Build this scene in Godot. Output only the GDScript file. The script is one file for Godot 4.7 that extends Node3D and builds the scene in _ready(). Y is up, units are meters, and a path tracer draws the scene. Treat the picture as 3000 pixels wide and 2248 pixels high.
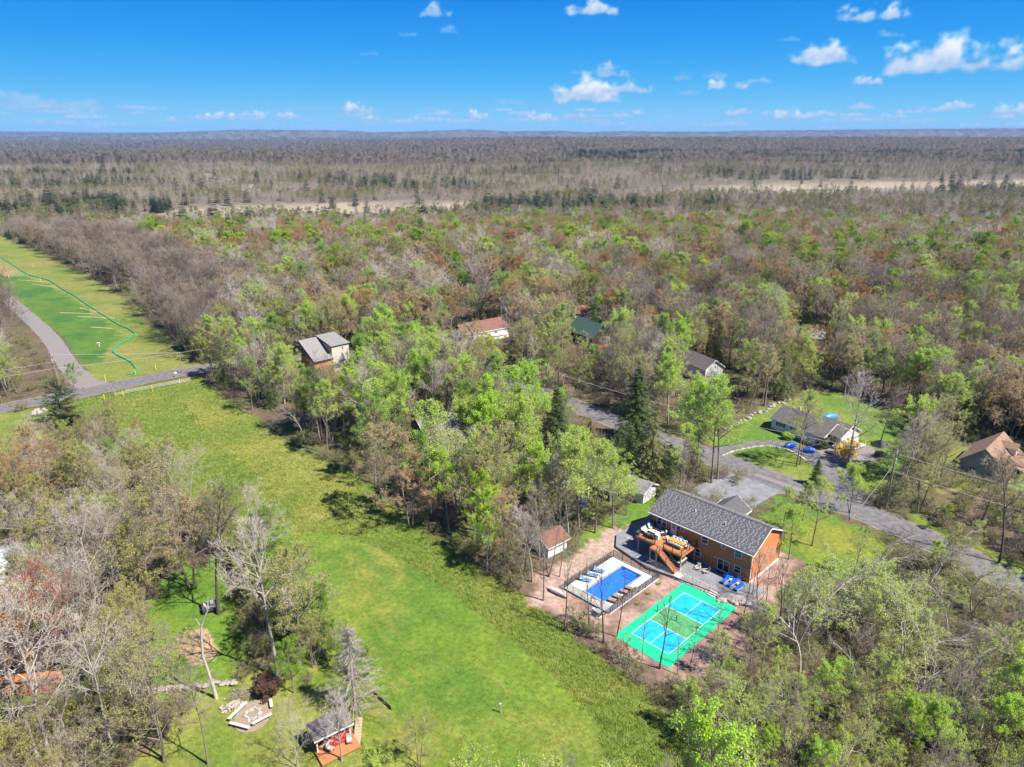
extends Node3D
# Aerial view over spring woods: a house with pool and court, a mown strip, neighbours, far hills.
# x right, y up, -z away from the viewer, metres. The house compound lies at 45 degrees:
# W(a, y, b) turns its along-the-wall / across-the-wall coordinates into the world's.

const S2 := 0.70710678
const CAM_Y := 66.2
const TURN := -PI / 4

var T := {}      # textures
var M := {}      # materials
var used := {}   # names taken
var nz := FastNoiseLite.new()
var nz2 := FastNoiseLite.new()

class Buf:
	var v := PackedVector3Array()
	var n := PackedVector3Array()
	var i := PackedInt32Array()
	var c := PackedColorArray()
	var uv := PackedVector2Array()

	func tri(a: Vector3, b: Vector3, d: Vector3) -> void:
		var m := (b - a).cross(d - a).normalized()
		var s := v.size()
		v.append(a); v.append(b); v.append(d)
		n.append(m); n.append(m); n.append(m)
		i.append(s); i.append(s + 2); i.append(s + 1)

	func quad(a: Vector3, b: Vector3, d: Vector3, e: Vector3) -> void:
		var m := (d - a).cross(e - b).normalized()
		var s := v.size()
		v.append(a); v.append(b); v.append(d); v.append(e)
		n.append(m); n.append(m); n.append(m); n.append(m)
		i.append(s); i.append(s + 2); i.append(s + 1)
		i.append(s); i.append(s + 3); i.append(s + 2)

	# a box with its own axes
	func obox(p: Vector3, x: Vector3, y: Vector3, z: Vector3) -> void:
		var a := p - x - y - z; var b := p + x - y - z; var d := p + x - y + z; var e := p - x - y + z
		var f := p - x + y - z; var g := p + x + y - z; var h := p + x + y + z; var k := p - x + y + z
		quad(a, b, d, e); quad(f, k, h, g)
		quad(e, d, h, k); quad(b, a, f, g)
		quad(d, b, g, h); quad(a, e, k, f)

	func box(p: Vector3, s: Vector3) -> void:
		obox(p, Vector3(s.x / 2, 0, 0), Vector3(0, s.y / 2, 0), Vector3(0, 0, s.z / 2))

	func mm(x0: float, x1: float, y0: float, y1: float, z0: float, z1: float) -> void:
		box(Vector3(x0 + x1, y0 + y1, z0 + z1) / 2, Vector3(x1 - x0, y1 - y0, z1 - z0))

	# a bar of width w and height h between two points
	func beam(p: Vector3, q: Vector3, w: float, h: float) -> void:
		var z := (q - p) / 2
		var x := z.cross(Vector3.UP)
		if x.length() < 1e-5:
			x = Vector3.RIGHT
		x = x.normalized()
		var y := x.cross(z).normalized()
		obox((p + q) / 2, x * w / 2, y * h / 2, z)

	func tube(pts: PackedVector3Array, rad: PackedFloat32Array, sides: int) -> void:
		var k := pts.size()
		var s := v.size()
		var side := (pts[1] - pts[0]).cross(Vector3(0.31, 0.17, 0.93)).normalized()
		for j in k:
			var d := (pts[mini(j + 1, k - 1)] - pts[maxi(j - 1, 0)]).normalized()
			side = (side - d * side.dot(d)).normalized()
			var up := d.cross(side)
			for q in sides:
				var t := TAU * q / sides
				var m := side * cos(t) + up * sin(t)
				v.append(pts[j] + m * rad[j])
				n.append(m)
		for j in k - 1:
			for q in sides:
				var a := s + j * sides + q
				var b := s + j * sides + (q + 1) % sides
				i.append(a); i.append(b + sides); i.append(b)
				i.append(a); i.append(a + sides); i.append(b + sides)

	func cyl(p: Vector3, q: Vector3, r0: float, r1: float, sides := 8) -> void:
		tube(PackedVector3Array([p, q]), PackedFloat32Array([r0, r1]), sides)
		var d := (q - p).normalized()
		var s := v.size()
		for e in 2:
			var c0 := s + e * (sides + 1)
			v.append(q if e else p); n.append(d if e else -d)
			for k in sides:
				var at := s - 2 * sides + e * sides + k
				v.append(v[at]); n.append(d if e else -d)
			for k in sides:
				var a := c0 + 1 + k
				var b := c0 + 1 + (k + 1) % sides
				i.append(c0); i.append(b if e else a); i.append(a if e else b)

	# a thin twig: three faces that meet at the tip
	func cone3(p: Vector3, q: Vector3, r: float) -> void:
		var d := q - p
		var x := d.cross(Vector3(0.53, 0.21, 0.82)).normalized()
		var y := d.normalized().cross(x)
		var s := v.size()
		var m1 := x
		var m2 := x * -0.5 + y * 0.866
		var m3 := x * -0.5 - y * 0.866
		v.append(p + m1 * r); v.append(p + m2 * r); v.append(p + m3 * r); v.append(q)
		n.append(m1); n.append(m2); n.append(m3); n.append(d.normalized())
		i.append(s); i.append(s + 3); i.append(s + 1)
		i.append(s + 1); i.append(s + 3); i.append(s + 2)
		i.append(s + 2); i.append(s + 3); i.append(s)

	# a leaf-shaped four-cornered face, folded along its middle
	func leaf(p: Vector3, d: Vector3, side: Vector3, up: Vector3) -> void:
		var s := v.size()
		var m := side.cross(d).normalized()
		v.append(p); v.append(p + d * 0.55 + side + up); v.append(p + d); v.append(p + d * 0.45 - side + up)
		n.append(m); n.append(m); n.append(m); n.append(m)
		i.append(s); i.append(s + 2); i.append(s + 1)
		i.append(s); i.append(s + 3); i.append(s + 2)

	func add(o: Buf, t := Transform3D()) -> void:
		var s := v.size()
		for k in o.v.size():
			v.append(t * o.v[k]); n.append((t.basis * o.n[k]).normalized())
		for k in o.i:
			i.append(s + k)

	func surface(m: ArrayMesh) -> void:
		if v.is_empty():
			return
		var a := []
		a.resize(Mesh.ARRAY_MAX)
		a[Mesh.ARRAY_VERTEX] = v; a[Mesh.ARRAY_NORMAL] = n; a[Mesh.ARRAY_INDEX] = i
		if c.size() == v.size():
			a[Mesh.ARRAY_COLOR] = c
		if uv.size() == v.size():
			a[Mesh.ARRAY_TEX_UV] = uv
		m.add_surface_from_arrays(Mesh.PRIMITIVE_TRIANGLES, a)

	func mesh() -> ArrayMesh:
		var m := ArrayMesh.new()
		surface(m)
		return m


func W(a: float, y: float, b: float) -> Vector3:
	return Vector3((a + b) * S2, y, (a - b) * S2)


func numbered(called: String) -> String:
	if not used.has(called):
		used[called] = 0
		return called
	used[called] += 1
	return "%s_%03d" % [called, used[called]]


func tag(o: Node3D, label: String, category: String, group := "") -> void:
	o.set_meta("label", label)
	o.set_meta("category", category)
	if group: o.set_meta("group", group)


func thing(called: String, label: String, category: String, at := Vector3.ZERO, turn := 0.0, group := "") -> Node3D:
	var o := Node3D.new()
	o.name = numbered(called)
	add_child(o)
	o.position = at
	o.rotation.y = turn
	tag(o, label, category, group)
	return o


func part(b, called: String, m: Material, parent: Node3D, at := Vector3.ZERO) -> MeshInstance3D:
	var o := MeshInstance3D.new()
	o.name = called
	o.mesh = b.mesh() if b is Buf else b
	o.material_override = m
	parent.add_child(o, true)
	o.position = at
	return o


# one mesh that is a thing of its own
func solo(b, called: String, m: Material, label: String, category: String, at := Vector3.ZERO, turn := 0.0, group := "") -> MeshInstance3D:
	var o := part(b, numbered(called), m, self, at)
	o.rotation.y = turn
	tag(o, label, category, group)
	return o


func structure(b, called: String, m: Material, at := Vector3.ZERO) -> MeshInstance3D:
	var o := part(b, called, m, self, at)
	o.set_meta("kind", "structure")
	return o


# several boxes [x, y, z, width, height, depth] as one part
func bx(parent: Node3D, called: String, m: Material, boxes: Array) -> MeshInstance3D:
	var b := Buf.new()
	for q in boxes:
		b.box(Vector3(q[0], q[1], q[2]), Vector3(q[3], q[4], q[5]))
	return part(b, called, m, parent)


func copy_of(o: Node3D, at: Vector3, turn: float, label: String) -> Node3D:
	var c := o.duplicate()
	var base: String = o.name
	c.name = numbered(base)
	add_child(c)
	c.position = at
	c.rotation.y = turn
	c.set_meta("label", label)
	return c


func ntex(freq: float, lo: float, hi: float, sd: int, octaves := 4, size := 512, kind := FastNoiseLite.TYPE_SIMPLEX_SMOOTH, mid := -1.0) -> NoiseTexture2D:
	var t := NoiseTexture2D.new()
	t.width = size; t.height = size
	t.seamless = true
	var f := FastNoiseLite.new()
	f.seed = sd; f.frequency = freq; f.noise_type = kind
	f.fractal_octaves = octaves
	t.noise = f
	var g := Gradient.new()
	g.set_color(0, Color(lo, lo, lo)); g.set_color(1, Color(hi, hi, hi))
	if mid >= 0.0:
		g.add_point(0.5, Color(mid, mid, mid))
	t.color_ramp = g
	return t


func lin(r: float, g: float, b: float) -> Color:
	return Color(r, g, b).linear_to_srgb()


func mat(col: Color, rough := 0.85, tex: Texture2D = null, scale := 0.3, metal := 0.0) -> StandardMaterial3D:
	var m := StandardMaterial3D.new()
	m.albedo_color = col
	m.roughness = rough
	m.metallic = metal
	if tex:
		# the pattern only darkens: keep the mean colour what was asked for
		var k := 1.0
		var c := col.srgb_to_linear()
		m.albedo_color = Color(minf(c.r * k, 0.95), minf(c.g * k, 0.95), minf(c.b * k, 0.95)).linear_to_srgb()
		m.albedo_texture = tex
		m.uv1_triplanar = true
		m.uv1_world_triplanar = true
		m.uv1_scale = Vector3.ONE * scale
	return m


func over(m: StandardMaterial3D, tex: Texture2D, scale: float) -> StandardMaterial3D:
	m.detail_enabled = true
	m.detail_albedo = tex
	m.detail_blend_mode = BaseMaterial3D.BLEND_MODE_MUL
	m.detail_uv_layer = BaseMaterial3D.DETAIL_UV_2
	m.uv2_triplanar = true
	m.uv2_world_triplanar = true
	m.uv2_scale = Vector3.ONE * scale
	return m


func _ready() -> void:
	nz.seed = 7; nz.frequency = 0.05; nz.fractal_octaves = 3
	nz2.seed = 21; nz2.frequency = 0.012; nz2.fractal_octaves = 3
	camera_and_light()
	materials()
	ground()
	roads()
	main_house()
	compound()
	furniture()
	neighbours()
	left_side()
	lower_left()
	far_things()
	woods()


func camera_and_light() -> void:
	var cam := Camera3D.new()
	cam.name = "camera"
	add_child(cam)
	cam.position = Vector3(0, CAM_Y, 0)
	cam.rotation_degrees = Vector3(-19.23, 0, 0)
	cam.fov = 56.09
	cam.near = 1.0
	cam.far = 60000.0
	cam.current = true
	var sun := DirectionalLight3D.new()
	sun.name = "sun"
	add_child(sun)
	var to_sun := Vector3(0.514, 0.809, 0.285)
	sun.look_at_from_position(to_sun * 100.0, Vector3.ZERO, Vector3.UP)
	sun.light_energy = 1.6
	sun.light_color = Color(1.0, 0.955, 0.89)
	sun.light_angular_distance = 0.53
	sun.shadow_enabled = true
	var e := Environment.new()
	e.background_mode = Environment.BG_SKY
	e.tonemap_mode = Environment.TONE_MAPPER_LINEAR
	e.tonemap_exposure = 2.3
	e.sdfgi_enabled = true
	e.ssao_enabled = true
	e.ssil_enabled = true
	e.fog_enabled = true
	e.fog_density = 0.000042
	e.fog_light_color = Color(0.52, 0.75, 1.0)
	var sky := Sky.new()
	var sm := PanoramaSkyMaterial.new()
	sm.panorama = sky_picture()
	sm.energy_multiplier = 0.435
	sky.sky_material = sm
	e.sky = sky
	var we := WorldEnvironment.new()
	we.name = "world"
	we.environment = e
	add_child(we)


# Air that pales towards the horizon, and fair-weather clouds all round.
func sky_picture() -> ImageTexture:
	var w := 4096
	var h := 2048
	var im := Image.create(w, h, false, Image.FORMAT_RGB8)
	for y in h:
		var el := 90.0 - (y + 0.5) * 180.0 / h
		im.fill_rect(Rect2i(0, y, w, 1), air(el))
	var f := FastNoiseLite.new()
	f.seed = 5; f.frequency = 0.021; f.fractal_octaves = 5; f.fractal_gain = 0.55
	var r := RandomNumberGenerator.new()
	r.seed = 12
	# azimuth, elevation of the base, width, height (degrees), how white
	var clouds := [[5.4, 2.46, 4.24, 1.70, 1.00], [8.3, 2.90, 3.22, 0.74, 0.75], [7.3, 4.03, 2.10, 0.96, 0.60], [5.5, 2.59, 2.03, 1.11, 0.90], [21.5, 4.74, 3.56, 1.62, 0.95], [29.2, 4.09, 6.44, 2.21, 1.00], [24.2, 7.07, 3.73, 1.00, 0.90], [5.6, 8.12, 3.12, 1.11, 0.95], [-5.5, 7.95, 1.90, 0.74, 0.70], [-4.5, 6.83, 1.15, 0.59, 0.30], [15.5, 3.15, 2.24, 0.81, 0.90], [17.6, 3.41, 1.36, 0.33, 0.50], [24.4, 3.19, 1.70, 0.66, 0.85], [-11.3, 1.56, 2.10, 0.74, 0.90], [-20.8, 1.05, 1.63, 0.48, 1.00], [-22.2, 0.92, 1.22, 0.29, 0.70], [-16.2, 1.11, 1.42, 0.41, 0.90], [-18.1, 1.11, 1.36, 0.52, 0.80], [-19.0, 1.11, 1.02, 0.37, 0.70], [-24.1, 0.79, 1.36, 0.33, 0.60], [-28.5, 1.43, 3.66, 0.81, 0.35], [-32.6, 1.63, 4.07, 1.25, 0.35], [-30.8, 0.53, 3.05, 0.52, 0.50], [-2.6, 1.11, 1.36, 0.59, 0.90], [-3.7, 0.79, 2.03, 0.29, 0.70], [1.2, 1.24, 1.49, 0.37, 0.80], [2.6, 0.95, 2.37, 0.52, 0.85], [4.4, 1.18, 1.49, 0.52, 0.75], [9.5, 1.40, 0.95, 0.33, 0.90], [16.2, 1.30, 1.22, 0.52, 0.80], [20.2, 1.11, 2.37, 0.66, 0.90], [22.1, 1.18, 1.70, 0.37, 0.70], [24.4, 1.63, 1.49, 0.52, 0.60], [30.1, 1.63, 1.36, 0.48, 0.95], [33.0, 1.24, 2.03, 0.74, 0.90], [-5.2, 1.30, 1.15, 0.44, 0.60], [-10.5, 0.98, 1.49, 0.33, 0.80], [-7.8, 0.79, 2.37, 0.29, 0.60], [-6.4, 0.98, 1.49, 0.29, 0.70], [8.0, 1.18, 1.36, 0.29, 0.70], [5.7, 0.79, 2.03, 0.29, 0.50], [23.6, 0.79, 3.05, 0.33, 0.50], [26.2, 0.98, 2.03, 0.37, 0.60], [28.3, 1.30, 1.70, 0.33, 0.50], [12.5, 3.66, 1.22, 0.52, 0.25], [14.6, 3.78, 1.49, 0.44, 0.25], [5.2, 4.12, 1.70, 0.29, 0.30], [25.5, 5.99, 1.36, 0.44, 0.30], [32.5, 5.32, 1.22, 0.44, 0.40], [19.2, 5.99, 1.36, 0.29, 0.20], [12.9, 2.65, 1.36, 0.29, 0.25], [-0.2, 2.08, 2.37, 0.37, 0.25], [-7.5, 6.59, 1.02, 0.29, 0.20], [-10.3, 5.32, 1.02, 0.29, 0.20]]
	for k in 90:
		clouds.append([r.randf_range(-36, 36), r.randf_range(0.25, 1.6), r.randf_range(0.8, 2.6), r.randf_range(0.12, 0.3), r.randf_range(0.25, 0.75)])
	for k in 130:
		var el := 1.0 + 14.0 * pow(r.randf(), 2.2)
		clouds.append([r.randf_range(38, 322), el, r.randf_range(0.8, 2.5) * (1 + el * 0.14), r.randf_range(0.3, 0.9) * (1 + el * 0.1), r.randf_range(0.4, 1.0)])
	var per := w / 360.0
	for c in clouds:
		var cw: float = c[2] * per
		var ch: float = c[3] * per
		var x0: float = c[0] * per - cw * 0.62
		var yb: float = (90.0 - c[1]) * per
		var ph := r.randf() * 900.0
		var lobes := []
		for k in 8:
			var at := 0.1 + 0.8 * (k + r.randf()) / 8.0
			lobes.append([at, r.randf_range(0.35, 1.0) * (1.0 - 1.3 * absf(at - 0.45)), r.randf_range(0.12, 0.2)])
		for py in range(int(yb - ch * 1.25), int(yb + ch * 0.3) + 1):
			for px in range(int(x0), int(x0 + cw * 1.24) + 1):
				var s := (px - x0) / (cw * 1.24)
				var t := (yb - py) / ch
				var top := 0.0
				for l in lobes:
					top = maxf(top, l[1] * (1.0 - pow((s - l[0]) / (l[2] * 1.9), 2.0)))
				var q := f.get_noise_2d(px * 26.0 / ch + ph, py * 34.0 / ch)
				var q2 := f.get_noise_2d(px * 95.0 / ch + ph, py * 110.0 / ch + 300.0)
				var edge := minf(s, 1.0 - s) * 4.0
				var dens := minf(top - t + q * 0.75 + q2 * 0.3, minf(edge + q * 0.5, (t + 0.22 + q * 0.25) * 3.0))
				if dens <= 0.0:
					continue
				var al := clampf(dens * 2.4, 0, 1) * (0.35 + 0.62 * float(c[4]))
				var xx := posmod(px, w)
				var lit := clampf(0.35 + 0.8 * t + q * 0.5 + q2 * 0.35, 0, 1)
				var col := Color(0.60, 0.75, 0.93).lerp(Color(0.965, 0.975, 1.0), lit * float(c[4]))
				im.set_pixel(xx, py, im.get_pixel(xx, py).lerp(col, al))
	return ImageTexture.create_from_image(im)


func air(el: float) -> Color:
	var stops := [[-90.0, Color(0.36, 0.40, 0.42)], [-0.5, Color(0.60, 0.74, 0.86)], [0.0, Color(0.62, 0.83, 0.965)], [1.5, Color(0.50, 0.79, 0.975)], [3.5, Color(0.33, 0.715, 0.97)], [6.0, Color(0.20, 0.63, 0.955)], [9.0, Color(0.13, 0.545, 0.925)], [30.0, Color(0.10, 0.44, 0.85)], [90.0, Color(0.07, 0.32, 0.72)]]
	for k in stops.size() - 1:
		if el <= stops[k + 1][0]:
			return stops[k][1].lerp(stops[k + 1][1], (el - stops[k][0]) / (stops[k + 1][0] - stops[k][0]))
	return stops[-1][1]


func materials() -> void:
	T.fine = ntex(0.035, 0.74, 1.0, 1, 5)
	T.grain = ntex(0.16, 0.66, 1.0, 2, 3)
	T.patch = ntex(0.012, 0.82, 1.0, 3, 3)
	T.shingle = ntex(0.11, 0.55, 1.0, 4, 2, 512, FastNoiseLite.TYPE_CELLULAR)
	T.fleck = ntex(0.09, 0.50, 1.0, 8, 2, 512, FastNoiseLite.TYPE_SIMPLEX, 0.62)
	T.turf = ntex(0.10, 0.62, 1.0, 6, 4)
	M.asphalt = over(mat(lin(0.24, 0.24, 0.25), 0.92, T.grain, 0.35), T.fine, 0.035)
	M.asphalt_old = over(mat(lin(0.36, 0.33, 0.32), 0.95, T.fine, 0.13), T.grain, 0.3)
	M.gravel = over(mat(lin(0.27, 0.29, 0.32), 0.95, T.fine, 0.55), T.patch, 0.07)
	M.tar = mat(lin(0.13, 0.13, 0.14), 0.8, T.fine, 0.2)
	M.asphalt_crack = mat(lin(0.16, 0.15, 0.15), 0.9)
	M.concrete = mat(lin(0.72, 0.72, 0.70), 0.85, T.fine, 0.13)
	M.paver = mat(lin(0.42, 0.42, 0.43), 0.9, T.grain, 0.5)
	M.stone = mat(lin(0.42, 0.38, 0.36), 0.95, T.grain, 0.9)
	M.siding = mat(lin(0.56, 0.205, 0.068), 0.75, T.fine, 0.11)
	M.roof = over(mat(lin(0.19, 0.195, 0.215), 0.95, T.shingle, 0.55), T.fine, 0.09)
	M.roof_fleck = mat(lin(0.225, 0.23, 0.25), 0.95, T.fine, 0.3)
	M.roof_grey = over(mat(lin(0.25, 0.24, 0.24), 0.95, T.shingle, 0.5), T.fine, 0.08)
	M.roof_pale = mat(lin(0.24, 0.245, 0.25), 0.9, T.fine, 0.08)
	M.roof_red = over(mat(lin(0.40, 0.20, 0.14), 0.95, T.shingle, 0.4), T.fine, 0.07)
	M.roof_tan = over(mat(lin(0.56, 0.37, 0.26), 0.95, T.shingle, 0.4), T.fine, 0.07)
	M.roof_green = mat(lin(0.06, 0.125, 0.10), 0.7, T.fine, 0.1)
	M.white = mat(lin(0.62, 0.62, 0.62), 0.6)
	M.white_wall = mat(lin(0.72, 0.73, 0.74), 0.8, T.patch, 0.1)
	M.off_white = mat(lin(0.62, 0.59, 0.53), 0.8, T.fine, 0.4)
	M.tan_wall = mat(lin(0.50, 0.36, 0.25), 0.85, T.fine, 0.25)
	M.sage_wall = mat(lin(0.33, 0.34, 0.30), 0.85, T.patch, 0.2)
	M.dark_wall = mat(lin(0.045, 0.03, 0.028), 0.85, T.fine, 0.2)
	M.slate_wall = mat(lin(0.13, 0.14, 0.16), 0.85, T.fine, 0.2)
	M.ochre = mat(lin(0.52, 0.27, 0.10), 0.8, T.fine, 0.2)
	M.glass = mat(lin(0.018, 0.022, 0.028), 0.04)
	M.shutter = mat(lin(0.03, 0.022, 0.02), 0.6)
	M.blind = mat(lin(0.02, 0.22, 0.13), 0.7, T.fine, 0.5)
	M.deck = mat(lin(0.46, 0.20, 0.08), 0.7, T.fine, 0.35)
	M.post = mat(lin(0.55, 0.44, 0.27), 0.8, T.fine, 0.4)
	M.lumber = mat(lin(0.52, 0.40, 0.27), 0.85, T.fine, 0.4)
	M.weathered = mat(lin(0.42, 0.38, 0.33), 0.9, T.fine, 0.4)
	M.black = mat(lin(0.016, 0.016, 0.018), 0.5)
	M.charcoal = mat(lin(0.05, 0.05, 0.055), 0.7)
	M.cushion = mat(lin(0.55, 0.68, 0.67), 0.9)
	M.greycloth = mat(lin(0.16, 0.17, 0.18), 0.9)
	M.table = mat(lin(0.60, 0.33, 0.07), 0.5, T.fine, 0.5)
	M.wicker = mat(lin(0.28, 0.17, 0.10), 0.8, T.grain, 1.2)
	M.blue = mat(lin(0.01, 0.11, 0.50), 0.6)
	M.sky_cloth = mat(lin(0.05, 0.22, 0.42), 0.8)
	M.tarp = mat(lin(0.02, 0.13, 0.60), 0.45, T.fine, 0.6)
	M.tarp_light = mat(lin(0.05, 0.30, 0.68), 0.5, T.fine, 0.5)
	M.pool = mat(lin(0.003, 0.17, 0.80), 0.6, T.patch, 0.2)
	M.court_green = mat(lin(0.0, 0.50, 0.235), 0.75, T.patch, 0.12)
	M.court_blue = mat(lin(0.0, 0.40, 0.66), 0.75, T.patch, 0.12)
	M.court_olive = mat(lin(0.07, 0.32, 0.12), 0.75, T.patch, 0.12)
	M.paint = mat(lin(0.6, 0.62, 0.61), 0.8)
	M.yellow = mat(lin(0.70, 0.50, 0.03), 0.7)
	M.sock = mat(lin(0.02, 0.33, 0.16), 0.9, T.fine, 0.5)
	M.red = mat(lin(0.42, 0.03, 0.03), 0.75, T.fine, 0.6)
	M.metal = mat(lin(0.50, 0.52, 0.54), 0.4, null, 1.0, 0.6)
	M.pole = mat(lin(0.33, 0.27, 0.22), 0.9, T.fine, 0.5)
	M.pole_dark = mat(lin(0.06, 0.045, 0.04), 0.9)
	M.wire = mat(lin(0.42, 0.42, 0.42), 0.6)
	M.fence_wire = mat(lin(0.03, 0.03, 0.032), 0.5)
	var wt := StandardMaterial3D.new()
	wt.albedo_color = Color(0.25, 0.55, 0.95, 0.12)
	wt.transparency = BaseMaterial3D.TRANSPARENCY_ALPHA
	wt.roughness = 0.03
	wt.normal_enabled = true
	var wn := ntex(0.03, 0.0, 1.0, 9, 3)
	wn.as_normal_map = true
	wn.bump_strength = 3.0
	wn.color_ramp = null
	wt.normal_texture = wn
	wt.normal_scale = 0.35
	wt.uv1_triplanar = true
	wt.uv1_world_triplanar = true
	wt.uv1_scale = Vector3.ONE * 0.35
	M.water = wt
	var gm := mat(Color.WHITE, 0.97, T.turf, 0.33)
	gm.vertex_color_use_as_albedo = true
	M.ground = over(gm, T.fine, 0.05)
	var fm := mat(Color.WHITE, 1.0, T.fine, 0.006)
	fm.vertex_color_use_as_albedo = true
	M.far_ground = fm
	tree_materials()


func poly(pts: Array) -> PackedVector2Array:
	var p := PackedVector2Array()
	for q in pts:
		p.append(Vector2(q[0], q[1]))
	return p


func poly_ab(pts: Array) -> PackedVector2Array:
	var p := PackedVector2Array()
	for q in pts:
		var w := W(q[0], 0, q[1])
		p.append(Vector2(w.x, w.z))
	return p


var Z := {}
var zone_box := {}

func zones() -> void:
	Z.strip = poly([[30, -48], [21.9, -61.1], [17.1, -72.3], [3, -90.3], [-15, -110.6], [-30.5, -131.7], [-48.7, -146.8], [-79.1, -182.5], [-90, -197], [-116, -176], [-113, -170], [-91, -151], [-69, -126], [-53, -109], [-43, -98], [-35, -86], [-31, -77], [-22, -72], [-14, -58], [-10, -48]])
	Z.mown = poly([[12, -48], [10.2, -61], [10.3, -66.8], [4.5, -76.6], [-10.5, -94.5], [-23.1, -106.2], [-33.5, -110.6], [-42, -106], [-38, -96], [-31, -84], [-25, -74], [-15, -62], [-11, -48]])
	Z.worn = poly([[-14, -112], [-26, -124], [-44, -142], [-70, -172], [-85, -188], [-90, -180], [-72, -156], [-50, -130], [-38, -116]])
	Z.field = poly([[-92, -203], [-100, -213], [-150, -283], [-213, -357], [-269, -416], [-348, -496], [-420, -570], [-450, -560], [-360, -450], [-225, -312], [-186, -268], [-156, -240], [-116, -190]])
	Z.field_dark = poly([[-124, -206], [-130, -222], [-134, -238], [-146, -254], [-176, -288], [-206, -320], [-238, -350], [-246, -340], [-210, -300], [-176, -262], [-146, -228], [-132, -208]])
	Z.field_dry = poly([[-250, -350], [-240, -354], [-290, -404], [-340, -470], [-400, -540], [-420, -530], [-340, -430], [-290, -380]])
	Z.left_lawn = poly([[-130, -168], [-113, -170], [-106, -155], [-104, -140], [-97, -128], [-110, -112], [-150, -150]])
	Z.yard = poly([[-38, -72], [-33, -76], [-22, -73], [-14, -58], [-14, -48], [-44, -48], [-42, -62]])
	Z.pocket = poly([[-55, -96], [-49, -104], [-41, -92], [-36, -80], [-35, -72], [-44, -71], [-52, -84]])
	Z.red_yard = poly([[-80, -80], [-60, -86], [-52, -76], [-54, -66], [-70, -64]])
	Z.sand = poly([[-46.6, -82.6], [-44.8, -84.3], [-42.9, -84.5], [-40.6, -81.5], [-39.4, -79.6], [-40.2, -77.6], [-42.2, -77.0], [-43.6, -78.6]])
	Z.mulch = poly_ab([[-66.5, 70], [-62, 66], [-52, 67.5], [-46, 66], [-36, 66.5], [-34, 76], [-36, 92], [-39, 105], [-64, 106], [-66, 90]])
	Z.path = poly([[2, -89], [5.5, -97], [12, -106.5], [18, -112.5], [21.5, -110], [17.5, -104], [11, -96.5], [6.5, -90.5]])
	Z.side_lawn = poly([[6, -100], [11, -107], [17, -115], [25, -124], [31, -121], [24, -113], [18, -112.5], [12, -106.5]])
	Z.front_lawn = poly([[51.5, -123.8], [57.5, -119], [63, -111], [64, -104], [52, -97], [46, -103], [42, -110], [44.5, -117]])
	Z.ranch = poly([[44, -150], [55, -161], [66, -173], [84, -183], [100, -172], [98, -152], [84, -138], [74, -128], [68, -124], [62.5, -124], [50, -137]])
	Z.tan_yard = poly([[80, -126], [93, -124], [110, -114], [122, -128], [110, -150], [92, -146]])
	Z.verge = poly([[66, -112], [74, -116], [82, -103], [92, -88], [86, -84], [76, -98]])
	Z.mid_yard = poly([[-6, -121], [4, -129], [14, -143], [34, -152], [38, -142], [28, -127], [18, -117], [4, -110]])
	for k in Z:
		var lo := Vector2(1e9, 1e9)
		var hi := -lo
		for q in Z[k]:
			lo = lo.min(q); hi = hi.max(q)
		zone_box[k] = Rect2(lo, hi - lo).grow(3.0)


func within(k: String, p: Vector2) -> bool:
	return zone_box[k].has_point(p) and Geometry2D.is_point_in_polygon(p, Z[k])


func mixc(a: Vector3, b: Vector3, t: float) -> Vector3:
	return a.lerp(b, clampf(t, 0.0, 1.0))


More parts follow.
